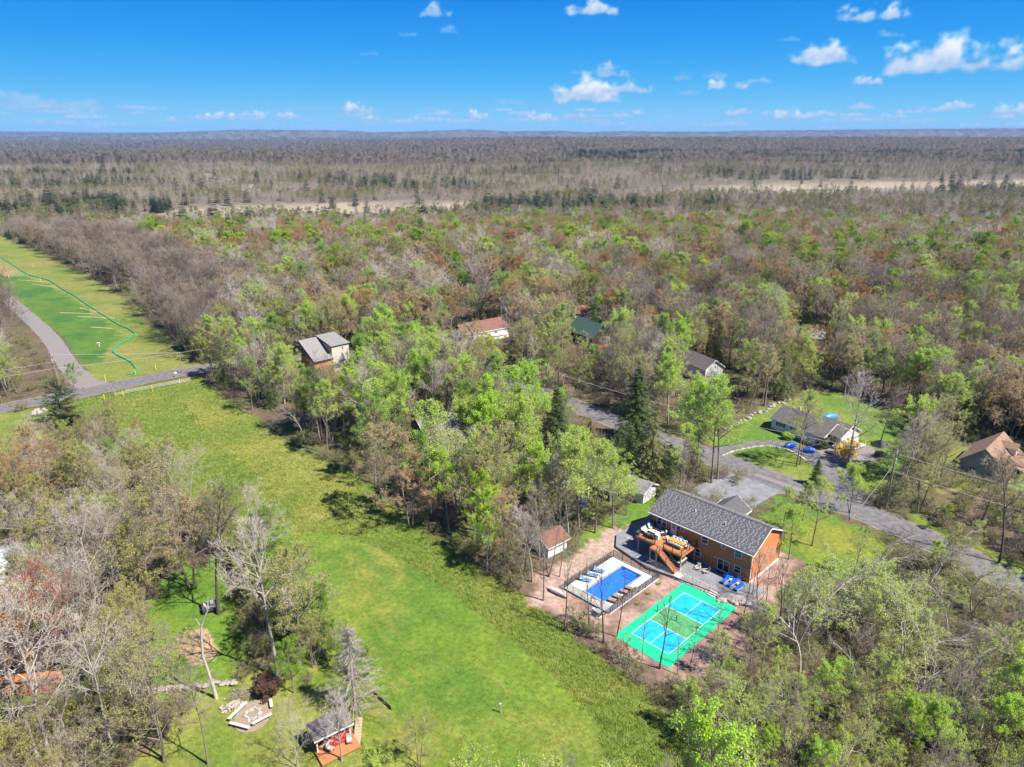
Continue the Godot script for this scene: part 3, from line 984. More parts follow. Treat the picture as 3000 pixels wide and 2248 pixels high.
func compound() -> void:
	# the raised deck
	var d := thing("deck", "raised wooden deck with black railing and stairs on the pool side of the orange house", "deck", W(-55, 0, 90.6), TURN)
	var y := 3.1
	var b := Buf.new()
	for k in 33:
		b.mm(-4.4, 4.5, y - 0.04, y, -2.38 + k * 0.142, -2.38 + k * 0.142 + 0.135)
	part(b, "decking", M.deck, d).set_meta("kind", "stuff")
	b = Buf.new()
	b.mm(-4.42, 4.52, y - 0.34, y - 0.045, 2.2, 2.32); b.mm(-4.42, -4.3, y - 0.34, y - 0.045, -2.35, 2.2); b.mm(4.4, 4.52, y - 0.34, y - 0.045, -2.35, 2.2)
	part(b, "rim_joist", M.deck, d)
	for k in 7:
		b = Buf.new()
		b.mm(-4.3 + k * 1.24, -4.22 + k * 1.24 + 0.0, y - 0.26, y - 0.045, -2.3, 2.2)
		part(b, "joist", M.lumber, d)
	b = Buf.new()
	for k in 11:
		b.mm(-0.55, 1.0, y - 0.04, y, 2.34 + k * 0.142, 2.34 + k * 0.142 + 0.135)
	part(b, "landing", M.deck, d).set_meta("kind", "stuff")
	b = Buf.new()
	b.mm(-0.55, 1.0, y - 0.3, y - 0.045, 3.78, 3.88); b.mm(-0.55, -0.45, y - 0.3, y - 0.045, 2.34, 3.78); b.mm(0.9, 1.0, y - 0.3, y - 0.045, 2.34, 2.9)
	part(b, "landing_joist", M.deck, d)
	for q in [[-3.85, 2.05], [4.3, 2.1], [-0.4, 2.1], [-0.38, 3.7], [0.8, 3.7], [-3.85, -2.1], [4.3, -2.1]]:
		b = Buf.new()
		b.box(Vector3(q[0], (y - 0.34 + 0.5) / 2 + 0.1, q[1]), Vector3(0.17, y - 0.5 - 0.34, 0.17))
		var pst := part(b, "post", M.post, d)
		var ft := Buf.new()
		ft.cyl(Vector3(q[0], 0.4, q[1]), Vector3(q[0], 0.62, q[1]), 0.2, 0.17, 10)
		part(ft, "footing", M.concrete, pst)
	# stairs down along the wall
	var steps := 14
	for s in [2.72, 3.8]:
		b = Buf.new()
		b.beam(Vector3(0.95, y - 0.25, s), Vector3(4.4, 0.5, s), 0.06, 0.32)
		part(b, "stringer", M.deck, d)
	for k in steps:
		var t := (k + 0.5) / steps
		b = Buf.new()
		b.box(Vector3(lerpf(1.05, 4.35, t), lerpf(y, 0.45, (k + 1.0) / (steps + 1)), 3.26), Vector3(0.28, 0.045, 1.02))
		part(b, "tread", M.deck, d)
	bx(d, "stair_pad", M.concrete, [[4.95, 0.5, 3.65, 1.1, 0.1, 1.25]])
	# the railing, open at the landing
	rail(d, Vector3(-4.33, y, 2.24), Vector3(-0.6, y, 2.24), 2)
	rail(d, Vector3(1.05, y, 2.24), Vector3(4.43, y, 2.24), 2)
	rail(d, Vector3(4.43, y, 2.24), Vector3(4.43, y, -2.3), 2, 1.0, false)
	rail(d, Vector3(-4.33, y, 2.24), Vector3(-4.33, y, -2.3), 2, 1.0, false)
	rail(d, Vector3(-0.5, y, 3.82), Vector3(0.9, y, 3.82), 1)
	rail(d, Vector3(-0.5, y, 3.82), Vector3(-0.5, y, 2.3), 1, 1.0, false)
	for s in [2.66, 3.86]:
		for k in 3:
			var t: float = [0.12, 0.5, 0.96][k]
			b = Buf.new()
			b.box(Vector3(lerpf(0.95, 4.4, t), lerpf(y, 0.5, t) + 0.42, s), Vector3(0.07, 1.05, 0.07))
			part(b, "stair_post", M.black, d)
		b = Buf.new()
		b.beam(Vector3(0.95, y + 0.95, s), Vector3(4.4, 1.4, s), 0.05, 0.05)
		part(b, "stair_rail", M.black, d)

	# the patio on its low bank, the stones on the slope
	structure(slab(poly_ab([[-62.2, 86.9], [-54.6, 85.4], [-51, 86.2], [-44.6, 87.0], [-39.2, 88.6], [-38.6, 93], [-41, 93.2], [-59.6, 93.2], [-60, 100], [-64.2, 100.5], [-64.4, 90]]), -0.05, 0.45), "patio", M.gravel)
	var st := RandomNumberGenerator.new()
	st.seed = 3
	var rocks := []
	for k in 5:
		rocks.append(boulder(100 + k, 1.0).mesh())
	var bank := MultiMesh.new()
	bank.transform_format = MultiMesh.TRANSFORM_3D
	var trs := []
	for k in 1500:
		var a := st.randf_range(-51.5, -37.2)
		var bb := st.randf_range(86.3, 87.9) + (a + 51) * 0.05 + maxf(0, a + 42) * 0.3
		if a > -44.5 and a < -43.2 and bb < 87.6: continue
		trs.append(Transform3D(Basis(Vector3.UP, st.randf() * TAU).scaled(Vector3(1, 0.7, 1) * st.randf_range(0.07, 0.2)), W(a, 0.08 + clampf((bb - 86.3 - (a + 51) * 0.05) * 0.3, 0, 0.4), bb)))
	bank.mesh = rocks[0]
	bank.instance_count = trs.size()
	for k in trs.size(): bank.set_instance_transform(k, trs[k])
	var bi := MultiMeshInstance3D.new()
	bi.name = "river_stones"
	bi.multimesh = bank
	bi.material_override = M.stone
	add_child(bi)
	bi.set_meta("kind", "stuff")
	tag(bi, "bank of rounded pinkish river stones between patio and green court", "stones")
	for k in 26:
		var a := st.randf_range(-44.5, -36.5)
		var w := W(a, 0.12, st.randf_range(86.0, 88.4) + maxf(0, a + 42) * 0.5)
		if a > -44.6 and a < -43.0: continue
		var rk := solo(rocks[k % 5], "boulder", M.stone, "", "rock", w, st.randf() * TAU, "boulders on the bank between patio and court")
		rk.scale = Vector3(1, 0.75, 1) * st.randf_range(0.25, 0.48)
		rk.set_meta("label", ordinal(k) + " grey boulder along the bank below the patio counted from the timber steps")
	var sp := thing("steps", "pale timber steps down from the patio to the green court", "steps", W(-43.85, 0, 86.8), TURN)
	for k in 3:
		bx(sp, "tread", M.off_white, [[0, 0.14 + 0.15 * k, 0.38 - 0.36 * k, 1.25, 0.08, 0.3]])
		bx(sp, "riser", M.weathered, [[0, 0.06 + 0.15 * k, 0.3 - 0.36 * k, 1.2, 0.12 + 0.0 * k, 0.08]])
	for q in [[-61.9, 90.4, 1.1, "nearest the gravel path"], [-60.6, 91.2, 1.0, "at the foot of the deck"], [-57.0, 86.6, 1.3, "along the pool fence"]]:
		var ps := Buf.new()
		ps.box(Vector3.ZERO, Vector3(q[2], 0.06, 0.6))
		solo(ps, "stepping_slab", M.paver, "pale stepping slab on dark patio " + q[3], "slab", W(q[0], 0.485, q[1]), TURN, "stepping slabs on the patio")

	# the court
	structure(slab(poly_ab([[-48.7, 68.7], [-39.7, 68.7], [-39.7, 86.55], [-48.7, 86.55]]), -0.05, 0.06), "court", M.court_green)
	var court: Node3D = get_node("court")
	for q in [[79.63, 84.33, "court_zone", M.court_blue], [70.95, 75.3, "court_zone", M.court_blue], [75.3, 79.63, "kitchen_zone", M.court_olive]]:
		part(slab(poly_ab([[-47.25, q[0]], [-41.15, q[0]], [-41.15, q[1]], [-47.25, q[1]]]), 0.058, 0.066), q[2], q[3], court)
	for q in [[-47.28, 70.95, -47.22, 84.33], [-41.18, 70.95, -41.12, 84.33], [-47.22, 70.92, -41.18, 70.98], [-47.22, 84.3, -41.18, 84.36], [-47.22, 75.27, -41.18, 75.33], [-47.22, 79.6, -41.18, 79.66], [-44.23, 70.98, -44.17, 75.27], [-44.23, 79.66, -44.17, 84.3]]:
		part(slab(poly_ab([[q[0], q[1]], [q[2], q[1]], [q[2], q[3]], [q[0], q[3]]]), 0.064, 0.072), "court_line", M.paint, court)
	var net := thing("court_net", "thin dark net on posts across the middle of the green court", "net", W(-44.2, 0.06, 77.6), TURN)
	for x in [-3.35, -0.1, 3.2]:
		b = Buf.new()
		b.cyl(Vector3(x, 0, 0), Vector3(x, 1.0, 0), 0.06, 0.05, 6)
		part(b, "net_post", M.shutter, net)
	b = Buf.new()
	b.mm(-3.3, 3.15, 0.86, 0.92, -0.015, 0.015)
	part(b, "net_band", M.lumber, net)
	b = Buf.new()
	for k in 44: b.cone3(Vector3(-3.3 + k * 0.15, 0.05, 0), Vector3(-3.3 + k * 0.15, 0.9, 0), 0.007)
	for k in 6: b.cone3(Vector3(-3.3, 0.1 + k * 0.13, 0), Vector3(3.15, 0.1 + k * 0.13, 0), 0.006)
	part(b, "netting", M.black, net).set_meta("kind", "stuff")

	# the pool: surround, basin, coping, water
	b = Buf.new()
	for q in [[-60.95, -58.45, 72.1, 84.7], [-54.15, -52.0, 72.1, 84.7], [-58.45, -54.15, 72.1, 73.55], [-58.45, -54.15, 83.6, 84.7]]:
		b.add(slab(poly_ab([[q[0], q[2]], [q[1], q[2]], [q[1], q[3]], [q[0], q[3]]]), -0.2, 0.1))
	structure(b, "pool_surround", M.concrete)
	b = Buf.new()
	var c := [W(-58.2, 0, 73.8), W(-54.4, 0, 73.8), W(-54.4, 0, 83.35), W(-58.2, 0, 83.35)]
	var dn := Vector3(0, -0.55, 0)
	var upv := Vector3(0, 0.09, 0)
	for k in 4:
		b.quad(c[k] + dn, c[(k + 1) % 4] + dn, c[(k + 1) % 4] + upv, c[k] + upv)
	b.quad(c[0] + dn, c[1] + dn, c[2] + dn, c[3] + dn)
	var pl := part(b, numbered("swimming_pool"), M.pool, self)
	tag(pl, "rectangular swimming pool with deep blue water inside the black fence", "pool")
	b = Buf.new()
	for q in [[-58.5, -58.15, 73.5, 83.65], [-54.45, -54.1, 73.5, 83.65], [-58.15, -54.45, 73.5, 73.85], [-58.15, -54.45, 83.3, 83.65]]:
		b.add(slab(poly_ab([[q[0], q[2]], [q[1], q[2]], [q[1], q[3]], [q[0], q[3]]]), 0.02, 0.125))
	part(b, "coping", M.paver, pl)
	b = Buf.new()
	b.quad(c[0], c[1], c[2], c[3])
	part(b, "water", M.water, pl, Vector3(0, -0.02, 0))
	b = Buf.new()
	for k in 3:
		b.add(slab(poly_ab([[-57.4 + k * 0.02, 82.6 - 0.35 * k], [-55.2, 82.6 - 0.35 * k], [-55.2, 83.3], [-57.4, 83.3]]), -0.54, -0.14 - 0.12 * k))
	part(b, "pool_step", M.pool, pl)
	# the chain-link fence round it
	var fn := thing("pool_fence", "black chain link fence with thin posts around the pool", "fence", W(-56.45, 0, 78.4), TURN)
	var wires := Buf.new()
	var n := 24
	for k in range(-12, n):
		var u0 := k * 1.77 / n
		for s in [1.0, -1.0]:
			var p := Vector3(u0, 0.06, 0)
			var q := Vector3(u0 + 1.16, 1.22, 0)
			var t0 := maxf(0.0, -u0 / 1.16)
			var t1 := minf(1.0, (1.77 - u0) / 1.16)
			if t1 <= t0: continue
			var e := p.lerp(q, t0)
			var g := p.lerp(q, t1)
			if s < 0:
				e.x = 1.77 - e.x; g.x = 1.77 - g.x
			wires.tube(PackedVector3Array([e, g]), PackedFloat32Array([0.007, 0.007]), 3)
	var wm := wires.mesh()
	var topb := Buf.new()
	topb.cyl(Vector3(0, 1.24, 0), Vector3(1.77, 1.24, 0), 0.028, 0.028, 5)
	var tm := topb.mesh()
	var lowb := Buf.new()
	lowb.cyl(Vector3(0, 0.08, 0), Vector3(1.77, 0.08, 0), 0.02, 0.02, 5)
	var lm := lowb.mesh()
	var pb := Buf.new()
	pb.cyl(Vector3(0, -0.1, 0), Vector3(0, 1.3, 0), 0.042, 0.042, 6)
	var pm := pb.mesh()
	var hx := 4.4
	var hz := 6.2
	for side in 4:
		var p0: Vector3 = [Vector3(-hx, 0.1, hz), Vector3(hx, 0.1, hz), Vector3(hx, 0.1, -hz), Vector3(-hx, 0.1, -hz)][side]
		var p1: Vector3 = [Vector3(hx, 0.1, hz), Vector3(hx, 0.1, -hz), Vector3(-hx, 0.1, -hz), Vector3(-hx, 0.1, hz)][side]
		var cnt := 5 if side % 2 == 0 else 7
		var turn := Vector3.RIGHT.signed_angle_to(p1 - p0, Vector3.UP)
		for k in cnt:
			var at := p0.lerp(p1, float(k) / cnt)
			part(pm, "post", M.black, fn, at)
			for q in [[tm, "top_rail", M.black], [lm, "bottom_rail", M.black], [wm, "mesh_panel", M.fence_wire]]:
				var pt := part(q[0], q[1], q[2], fn, at)
				pt.rotation.y = turn
				pt.scale.x = p0.distance_to(p1) / cnt / 1.77
				if q[1] == "mesh_panel": pt.set_meta("kind", "stuff")
	var pu := thing("pool_pump", "black and white pump box on a white pad outside the pool fence", "pump", W(-53.4, 0, 70.7), TURN)
	bx(pu, "pad", M.concrete, [[0, 0.06, 0, 1.9, 0.14, 1.2]])
	bx(pu, "housing", M.charcoal, [[0.35, 0.5, 0.05, 0.9, 0.75, 0.8]])
	bx(pu, "lid", M.metal, [[0.35, 0.9, 0.05, 0.92, 0.05, 0.82]])
	b = Buf.new()
	b.cyl(Vector3(-0.5, 0.13, 0), Vector3(-0.5, 0.85, 0), 0.28, 0.26, 12)
	part(b, "filter_tank", M.off_white, pu)
	bx(pu, "pipe", M.white, [[-0.1, 0.3, 0.45, 0.9, 0.07, 0.07]])
	b = Buf.new()
	b.tube(PackedVector3Array([Vector3(-1.9, 0.25, 0), Vector3(-0.9, 0.42, 0.1), Vector3(0.3, 0.45, 0.0), Vector3(1.5, 0.4, -0.1), Vector3(2.0, 0.2, 0)]), PackedFloat32Array([0.05, 0.36, 0.42, 0.36, 0.06]), 10)
	solo(b, "upturned_canoe", M.off_white, "white upturned canoe in the brush left of the pool fence", "canoe", g_at(6.8, -92.8), -0.75)
	for q in [[-51.2, 83.4, "nearest the stairs"], [-50.6, 77.0, "beside the court"], [-50.9, 80.2, "midway between pool fence and court"]]:
		var s := solo(tuft(int(q[1])), "small_shrub", M.leaf_deep if M.has("leaf_deep") else M.court_olive, "tiny green shrub in the mulch bed " + q[2], "shrub", W(q[0], 0, q[1]), 0, "tiny shrubs in the mulch bed")
		s.scale = Vector3.ONE * 0.5


func g_at(x: float, z: float, y := 0.0) -> Vector3:
	return Vector3(x, y, z)


func ordinal(k: int) -> String:
	var w := ["first", "second", "third", "fourth", "fifth", "sixth", "seventh", "eighth", "ninth", "tenth", "eleventh", "twelfth"]
	if k < w.size(): return w[k]
	var m := k + 1
	var e := "th"
	if m % 100 < 11 or m % 100 > 13:
		e = ["th", "st", "nd", "rd", "th", "th", "th", "th", "th", "th"][m % 10]
	return str(m) + e


func boulder(sd: int, size: float) -> Buf:
	var f := FastNoiseLite.new()
	f.seed = sd; f.frequency = 0.7
	var b := Buf.new()
	var sm := SphereMesh.new()
	sm.radial_segments = 8; sm.rings = 4
	sm.radius = size; sm.height = size * 2
	var a := sm.get_mesh_arrays()
	var vs: PackedVector3Array = a[Mesh.ARRAY_VERTEX]
	for k in vs.size():
		var q := (vs[k] * 50.0).round() / 50.0
		vs[k] = vs[k] * (1.0 + 0.55 * f.get_noise_3dv(q * 1.6))
	var ix: PackedInt32Array = a[Mesh.ARRAY_INDEX]
	for k in ix.size() / 3:
		if vs[ix[k * 3]].distance_to(vs[ix[k * 3 + 1]]) > 1e-4 and vs[ix[k * 3]].distance_to(vs[ix[k * 3 + 2]]) > 1e-4 and vs[ix[k * 3 + 1]].distance_to(vs[ix[k * 3 + 2]]) > 1e-4:
			b.tri(vs[ix[k * 3]], vs[ix[k * 3 + 2]], vs[ix[k * 3 + 1]])
	return b


func tuft(sd: int) -> Buf:
	var r := RandomNumberGenerator.new()
	r.seed = sd
	var b := Buf.new()
	for k in 160:
		var d := Vector3(r.randf_range(-1, 1), r.randf_range(0.1, 1), r.randf_range(-1, 1)).normalized()
		var p := d * r.randf_range(0.2, 0.8)
		p.y = absf(p.y)
		b.leaf(p, d * 0.25, d.cross(Vector3(r.randf(), 1, r.randf())).normalized() * 0.08, Vector3.ZERO)
	return b


# a reclining lounger, its head towards -x
func lounger(called: String, label: String, at: Vector3, turn: float, cloth: Material, frame: Material, group: String) -> Node3D:
	var o := thing(called, label, "lounger", at, turn, group)
	bx(o, "seat", cloth, [[0.32, 0.36, 0, 1.25, 0.07, 0.62]])
	var b := Buf.new()
	b.beam(Vector3(-0.28, 0.38, 0), Vector3(-0.82, 0.86, 0), 0.62, 0.07)
	part(b, "backrest", cloth, o)
	for s in [-1.0, 1.0]:
		b = Buf.new()
		b.beam(Vector3(-0.35, 0.32, 0.33 * s), Vector3(0.97, 0.32, 0.33 * s), 0.04, 0.05)
		part(b, "side_rail", frame, o)
		for x in [-0.5, 0.8]:
			bx(o, "leg", frame, [[x, 0.16, 0.33 * s, 0.045, 0.32, 0.045]])
	return o


# a low chair with a round shell back
func tub_chair(at: Vector3, turn: float, label: String) -> Node3D:
	if tub0:
		return copy_of(tub0, at, turn, label)
	var o := thing("dining_chair", label, "chair", at, turn, "white chairs around the deck dining table")
	bx(o, "seat", M.cushion, [[0, 0.44, 0.02, 0.46, 0.08, 0.46]])
	var b := Buf.new()
	for k in 9:
		var t0 := PI + PI * k / 9.0
		var t1 := PI + PI * (k + 1) / 9.0
		var p := Vector3(cos(t0) * 0.29, 0, sin(t0) * 0.29)
		var q := Vector3(cos(t1) * 0.29, 0, sin(t1) * 0.29)
		b.obox((p + q) / 2 + Vector3(0, 0.62, 0), (q - p) / 2, Vector3(0, 0.15, 0), (p + q).normalized() * 0.02)
	part(b, "backrest", M.cushion, o)
	for s in [[-1, -1], [1, -1], [-1, 1], [1, 1]]:
		b = Buf.new()
		b.cyl(Vector3(s[0] * 0.22, 0, s[1] * 0.22), Vector3(s[0] * 0.18, 0.42, s[1] * 0.18), 0.02, 0.025, 5)
		part(b, "leg", M.charcoal, o)
	tub0 = o
	return o

var tub0: Node3D


func sofa(called: String, label: String, at: Vector3, turn: float, seats: int, cloth: Material, frame: Material) -> Node3D:
	var o := thing(called, label, "sofa" if seats > 1 else "armchair", at, turn)
	var w := 0.66 * seats + 0.2
	bx(o, "base", frame, [[0, 0.17, 0, w, 0.1, 0.8]])
	for s in [-1, 1]:
		bx(o, "armrest", frame, [[s * (w / 2 - 0.05), 0.42, 0, 0.1, 0.4, 0.8]])
		bx(o, "leg", frame, [[s * (w / 2 - 0.08), 0.06, 0.32, 0.07, 0.12, 0.07]])
		bx(o, "leg", frame, [[s * (w / 2 - 0.08), 0.06, -0.32, 0.07, 0.12, 0.07]])
	for k in seats:
		var x := -0.33 * (seats - 1) + 0.66 * k
		bx(o, "seat_cushion", cloth, [[x, 0.31, 0.06, 0.63, 0.17, 0.66]])
		var b := Buf.new()
		b.beam(Vector3(x, 0.4, -0.28), Vector3(x, 0.84, -0.42), 0.62, 0.16)
		part(b, "back_cushion", cloth, o)
	return o


func furniture() -> void:
	var y := 3.1
	sofa("outdoor_sofa", "white two-seat outdoor sofa facing the fire table at the deck's far end", W(-58.85, y, 90.3), TURN + PI / 2, 2, M.cushion, M.charcoal)
	sofa("grey_loveseat", "dark grey loveseat against the house wall under the double window", W(-57.6, y, 92.35), TURN, 2, M.greycloth, M.charcoal)
	sofa("white_armchair", "white outdoor armchair between fire table and white door", W(-56.15, y, 91.75), TURN - 0.7, 1, M.cushion, M.charcoal)
	sofa("deck_armchair", "pale armchair in the deck corner beside the dark planter", W(-59.0, y, 91.9), TURN + 0.9, 1, M.cushion, M.charcoal)
	sofa("dark_stool_chair", "low dark chair on the railing side of the fire table", W(-57.75, y, 89.55), TURN + PI, 1, M.greycloth, M.shutter)
	sofa("dark_stool_chair", "low dark chair beside the white cabinet on the deck", W(-56.85, y, 89.5), TURN + PI, 1, M.charcoal, M.shutter)
	var ft := thing("fire_table", "long white fire table with dark inset on the deck", "table", W(-57.4, y, 90.85), TURN)
	bx(ft, "top", M.white, [[0, 0.5, 0, 1.9, 0.08, 0.85]])
	bx(ft, "base", M.white, [[0, 0.24, 0, 1.5, 0.46, 0.55]])
	bx(ft, "burner_tray", M.charcoal, [[0.1, 0.55, 0, 0.9, 0.03, 0.2]])
	bx(ft, "serving_board", M.table, [[-0.7, 0.56, -0.1, 0.3, 0.04, 0.5]])
	var cab := thing("deck_cabinet", "white boxy cabinet beside the fire table on the deck", "cabinet", W(-56.15, y, 89.95), TURN)
	bx(cab, "body", M.white, [[0, 0.42, 0, 0.62, 0.8, 0.62]])
	bx(cab, "lid", M.white, [[0, 0.84, 0, 0.68, 0.05, 0.68]])
	bx(cab, "door_panel", M.metal, [[0, 0.42, 0.32, 0.34, 0.4, 0.03]])
	var gl := thing("planter", "dark round planter in the deck corner by the railing", "planter", W(-59.1, y, 88.75), TURN)
	var b := Buf.new()
	b.cyl(Vector3.ZERO, Vector3(0, 0.6, 0), 0.24, 0.33, 12)
	part(b, "pot", M.charcoal, gl)
	part(tuft(5), "plant", M.court_olive, gl, Vector3(0, 0.5, 0)).scale = Vector3.ONE * 0.4
	var gr := thing("grill", "small dark grill by the house wall at the deck corner", "grill", W(-58.75, y, 92.5), TURN)
	bx(gr, "cart", M.charcoal, [[0, 0.42, 0, 0.8, 0.7, 0.5]])
	b = Buf.new()
	b.cyl(Vector3(-0.4, 0.85, 0), Vector3(0.4, 0.85, 0), 0.27, 0.27, 12)
	part(b, "hood", M.black, gr)
	var tb := thing("dining_table", "long honey-coloured dining table in the middle of the deck", "table", W(-52.85, y, 90.6), TURN + 0.05)
	bx(tb, "top", M.table, [[0, 0.75, 0, 2.8, 0.06, 0.95]])
	for q in [[-1.2, -0.35], [1.2, -0.35], [-1.2, 0.35], [1.2, 0.35]]:
		bx(tb, "leg", M.table, [[q[0], 0.36, q[1], 0.1, 0.72, 0.1]])
	for k in 5:
		tub_chair(W(-53.85 + k * 0.53, y, 89.85), TURN + PI, ordinal(k) + " white chair from the fire table on the railing side of the dining table")
	for k in 4:
		tub_chair(W(-53.95 + k * 0.7, y, 91.5), TURN, ordinal(k) + " white chair from the white door on the wall side of the dining table")
	tub_chair(W(-54.65, y, 90.75), TURN + PI / 2, "white chair at the fire-table end of the dining table")
	tub_chair(W(-51.1, y, 90.9), TURN - PI / 2, "white chair at the railing end of the dining table")
	tub_chair(W(-53.1, y, 92.15), TURN + 0.3, "spare white chair against the house wall behind the dining table")
	# under the deck
	var ht := thing("hot_tub", "square dark hot tub with pale rim under the deck edge", "hot tub", W(-52.1, 0.45, 89.9), TURN)
	bx(ht, "skirt", M.charcoal, [[0, 0.42, 0, 2.15, 0.84, 2.15]])
	bx(ht, "rim", M.off_white, [[0, 0.88, 1.0, 2.2, 0.1, 0.2], [0, 0.88, -1.0, 2.2, 0.1, 0.2], [1.0, 0.88, 0, 0.2, 0.1, 1.8], [-1.0, 0.88, 0, 0.2, 0.1, 1.8]])
	bx(ht, "cover_panel", mat(lin(0.05, 0.09, 0.07), 0.3), [[0, 0.87, 0, 1.8, 0.04, 1.8]])
	# on the patio
	for q in [[-48.7, 90.55, 0.25, "beside the dark shadow of the deck"], [-47.35, 90.6, -0.75, "in front of the sliding door"]]:
		var ch := thing("wooden_patio_chair", "low pale slatted wooden chair on the grey patio " + q[3], "chair", W(q[0], 0.45, q[1]), TURN + q[2], "low wooden patio chairs")
		for k in 5:
			bx(ch, "seat_slat", M.off_white if k % 4 == 0 else M.weathered, [[0, 0.34 - 0.02 * k, 0.3 - 0.13 * k, 0.56, 0.03, 0.11]])
		b = Buf.new()
		b.beam(Vector3(0, 0.26, -0.3), Vector3(0, 0.95, -0.62), 0.56, 0.05)
		part(b, "backrest", M.weathered, ch)
		for s in [-1, 1]:
			bx(ch, "armrest", M.off_white, [[s * 0.34, 0.55, 0.0, 0.12, 0.04, 0.75]])
			bx(ch, "leg", M.off_white, [[s * 0.3, 0.27, 0.32, 0.08, 0.54, 0.05]])
			bx(ch, "leg", M.off_white, [[s * 0.3, 0.15, -0.4, 0.08, 0.3, 0.05]])
	for q in [[-43.95, 90.7, "nearest the sliding door"], [-42.8, 90.6, "in the middle of the three"], [-41.55, 90.45, "nearest the house corner"]]:
		lounger("patio_lounger", "bright blue sun lounger on the grey patio " + q[2], W(q[0], 0.45, q[1]), TURN - PI / 2 - 0.12, M.blue, M.white, "blue loungers on the patio")
	for q in [[-43.75, 92.1, "behind the first lounger"], [-42.55, 92.05, "behind the middle lounger"]]:
		var ch := thing("blue_patio_chair", "blue folding chair by the house wall " + q[2], "chair", W(q[0], 0.45, q[1]), TURN, "blue chairs by the house wall")
		bx(ch, "seat", M.blue, [[0, 0.42, 0, 0.55, 0.05, 0.5]])
		b = Buf.new()
		b.beam(Vector3(0, 0.42, -0.22), Vector3(0, 0.95, -0.36), 0.55, 0.04)
		part(b, "backrest", M.blue, ch)
		for s in [[-1, -1], [1, -1], [-1, 1], [1, 1]]:
			bx(ch, "leg", M.white, [[s[0] * 0.25, 0.21, s[1] * 0.22, 0.04, 0.42, 0.04]])
	for q in [[-44.55, 91.75, "left of the first blue lounger"], [-43.35, 91.3, "between the first two blue loungers"], [-42.1, 91.2, "between the last two blue loungers"]]:
		var t := thing("side_table", "small white side table " + q[2], "table", W(q[0], 0.45, q[1]), TURN, "small white side tables on the patio")
		bx(t, "top", M.white, [[0, 0.45, 0, 0.48, 0.04, 0.42]])
		for s in [[-1, -1], [1, -1], [-1, 1], [1, 1]]:
			bx(t, "leg", M.white, [[s[0] * 0.19, 0.22, s[1] * 0.16, 0.04, 0.44, 0.04]])
	b = Buf.new()
	b.box(Vector3.ZERO, Vector3(1.2, 0.025, 0.6))
	solo(b, "door_mat", M.charcoal, "dark door mat before the sliding glass door", "mat", W(-45.9, 0.465, 92.4), TURN)
	# by the pool
	for q in [[79.35, "nearest the patio"], [77.7, "in the middle of the row"], [75.9, "at the far end of the row"]]:
		lounger("pool_lounger", "faded blue lounger on the white pool surround " + q[1], W(-59.75, 0.1, q[0]), TURN + 0.5, M.sky_cloth, M.white, "faded blue loungers by the pool")
	for q in [[79.0, "nearest the house"], [77.7, "second from the house"], [76.0, "third from the house"], [74.7, "nearest the pump"]]:
		var l := lounger("wicker_lounger", "brown wicker lounger beside the pool on the court side, " + q[1], W(-53.25, 0.1, q[0]), TURN + PI + 0.25, M.wicker, M.shutter, "brown wicker loungers beside the pool")
		b = Buf.new()
		for k in 7:
			b.box(Vector3(-0.2 + k * 0.17, 0.415, 0), Vector3(0.05, 0.03, 0.6))
		part(b, "slat_row", M.tan_wall, l).set_meta("kind", "stuff")


# a plain gabled house along local x; list of windows: [side 0 front 1 back 2 right 3 left, along, height, w, h]
func gabled(called: String, label: String, at: Vector3, turn: float, len: float, deep: float, ye: float, yr: float, wall: Material, roof: Material, wins: Array, trim: Material = null, course := 0.25) -> Node3D:
	var o := thing(called, label, "house", at, turn)
	var hx := len / 2
	var hz := deep / 2
	part(gable_core(-hx + 0.04, hx - 0.04, hz - 0.04, -0.2, ye, yr - 0.12), "wall", wall, o)
	var b := Buf.new()
	for s in [-1.0, 1.0]:
		lap(b, Vector3(0, 0, (hz - 0.04) * s), Vector3(s, 0, 0), Vector3(0, 0, s), 0.1, ye, hx, 90, 99, course)
		lap(b, Vector3((hx - 0.04) * s, 0, 0), Vector3(0, 0, -s), Vector3(s, 0, 0), 0.1, yr - 0.2, hz, ye, yr - 0.12, course)
	part(b, "siding", wall, o)
	part(two_slopes(-hx - 0.35, hx + 0.35, hz + 0.4, ye - 0.05, yr), "roof", roof, o)
	part(fascia(-hx - 0.35, hx + 0.35, hz + 0.4, ye - 0.1, yr - 0.06, 0.18), "fascia", trim if trim else M.white, o)
	for q in wins:
		var p: Vector3 = [Vector3(q[1], q[2], hz), Vector3(q[1], q[2], -hz), Vector3(hx, q[2], -q[1]), Vector3(-hx, q[2], q[1])][q[0]]
		win(o, p, q[3], q[4], [0.0, PI, PI / 2, -PI / 2][q[0]], null, 1, "window", trim)
	return o


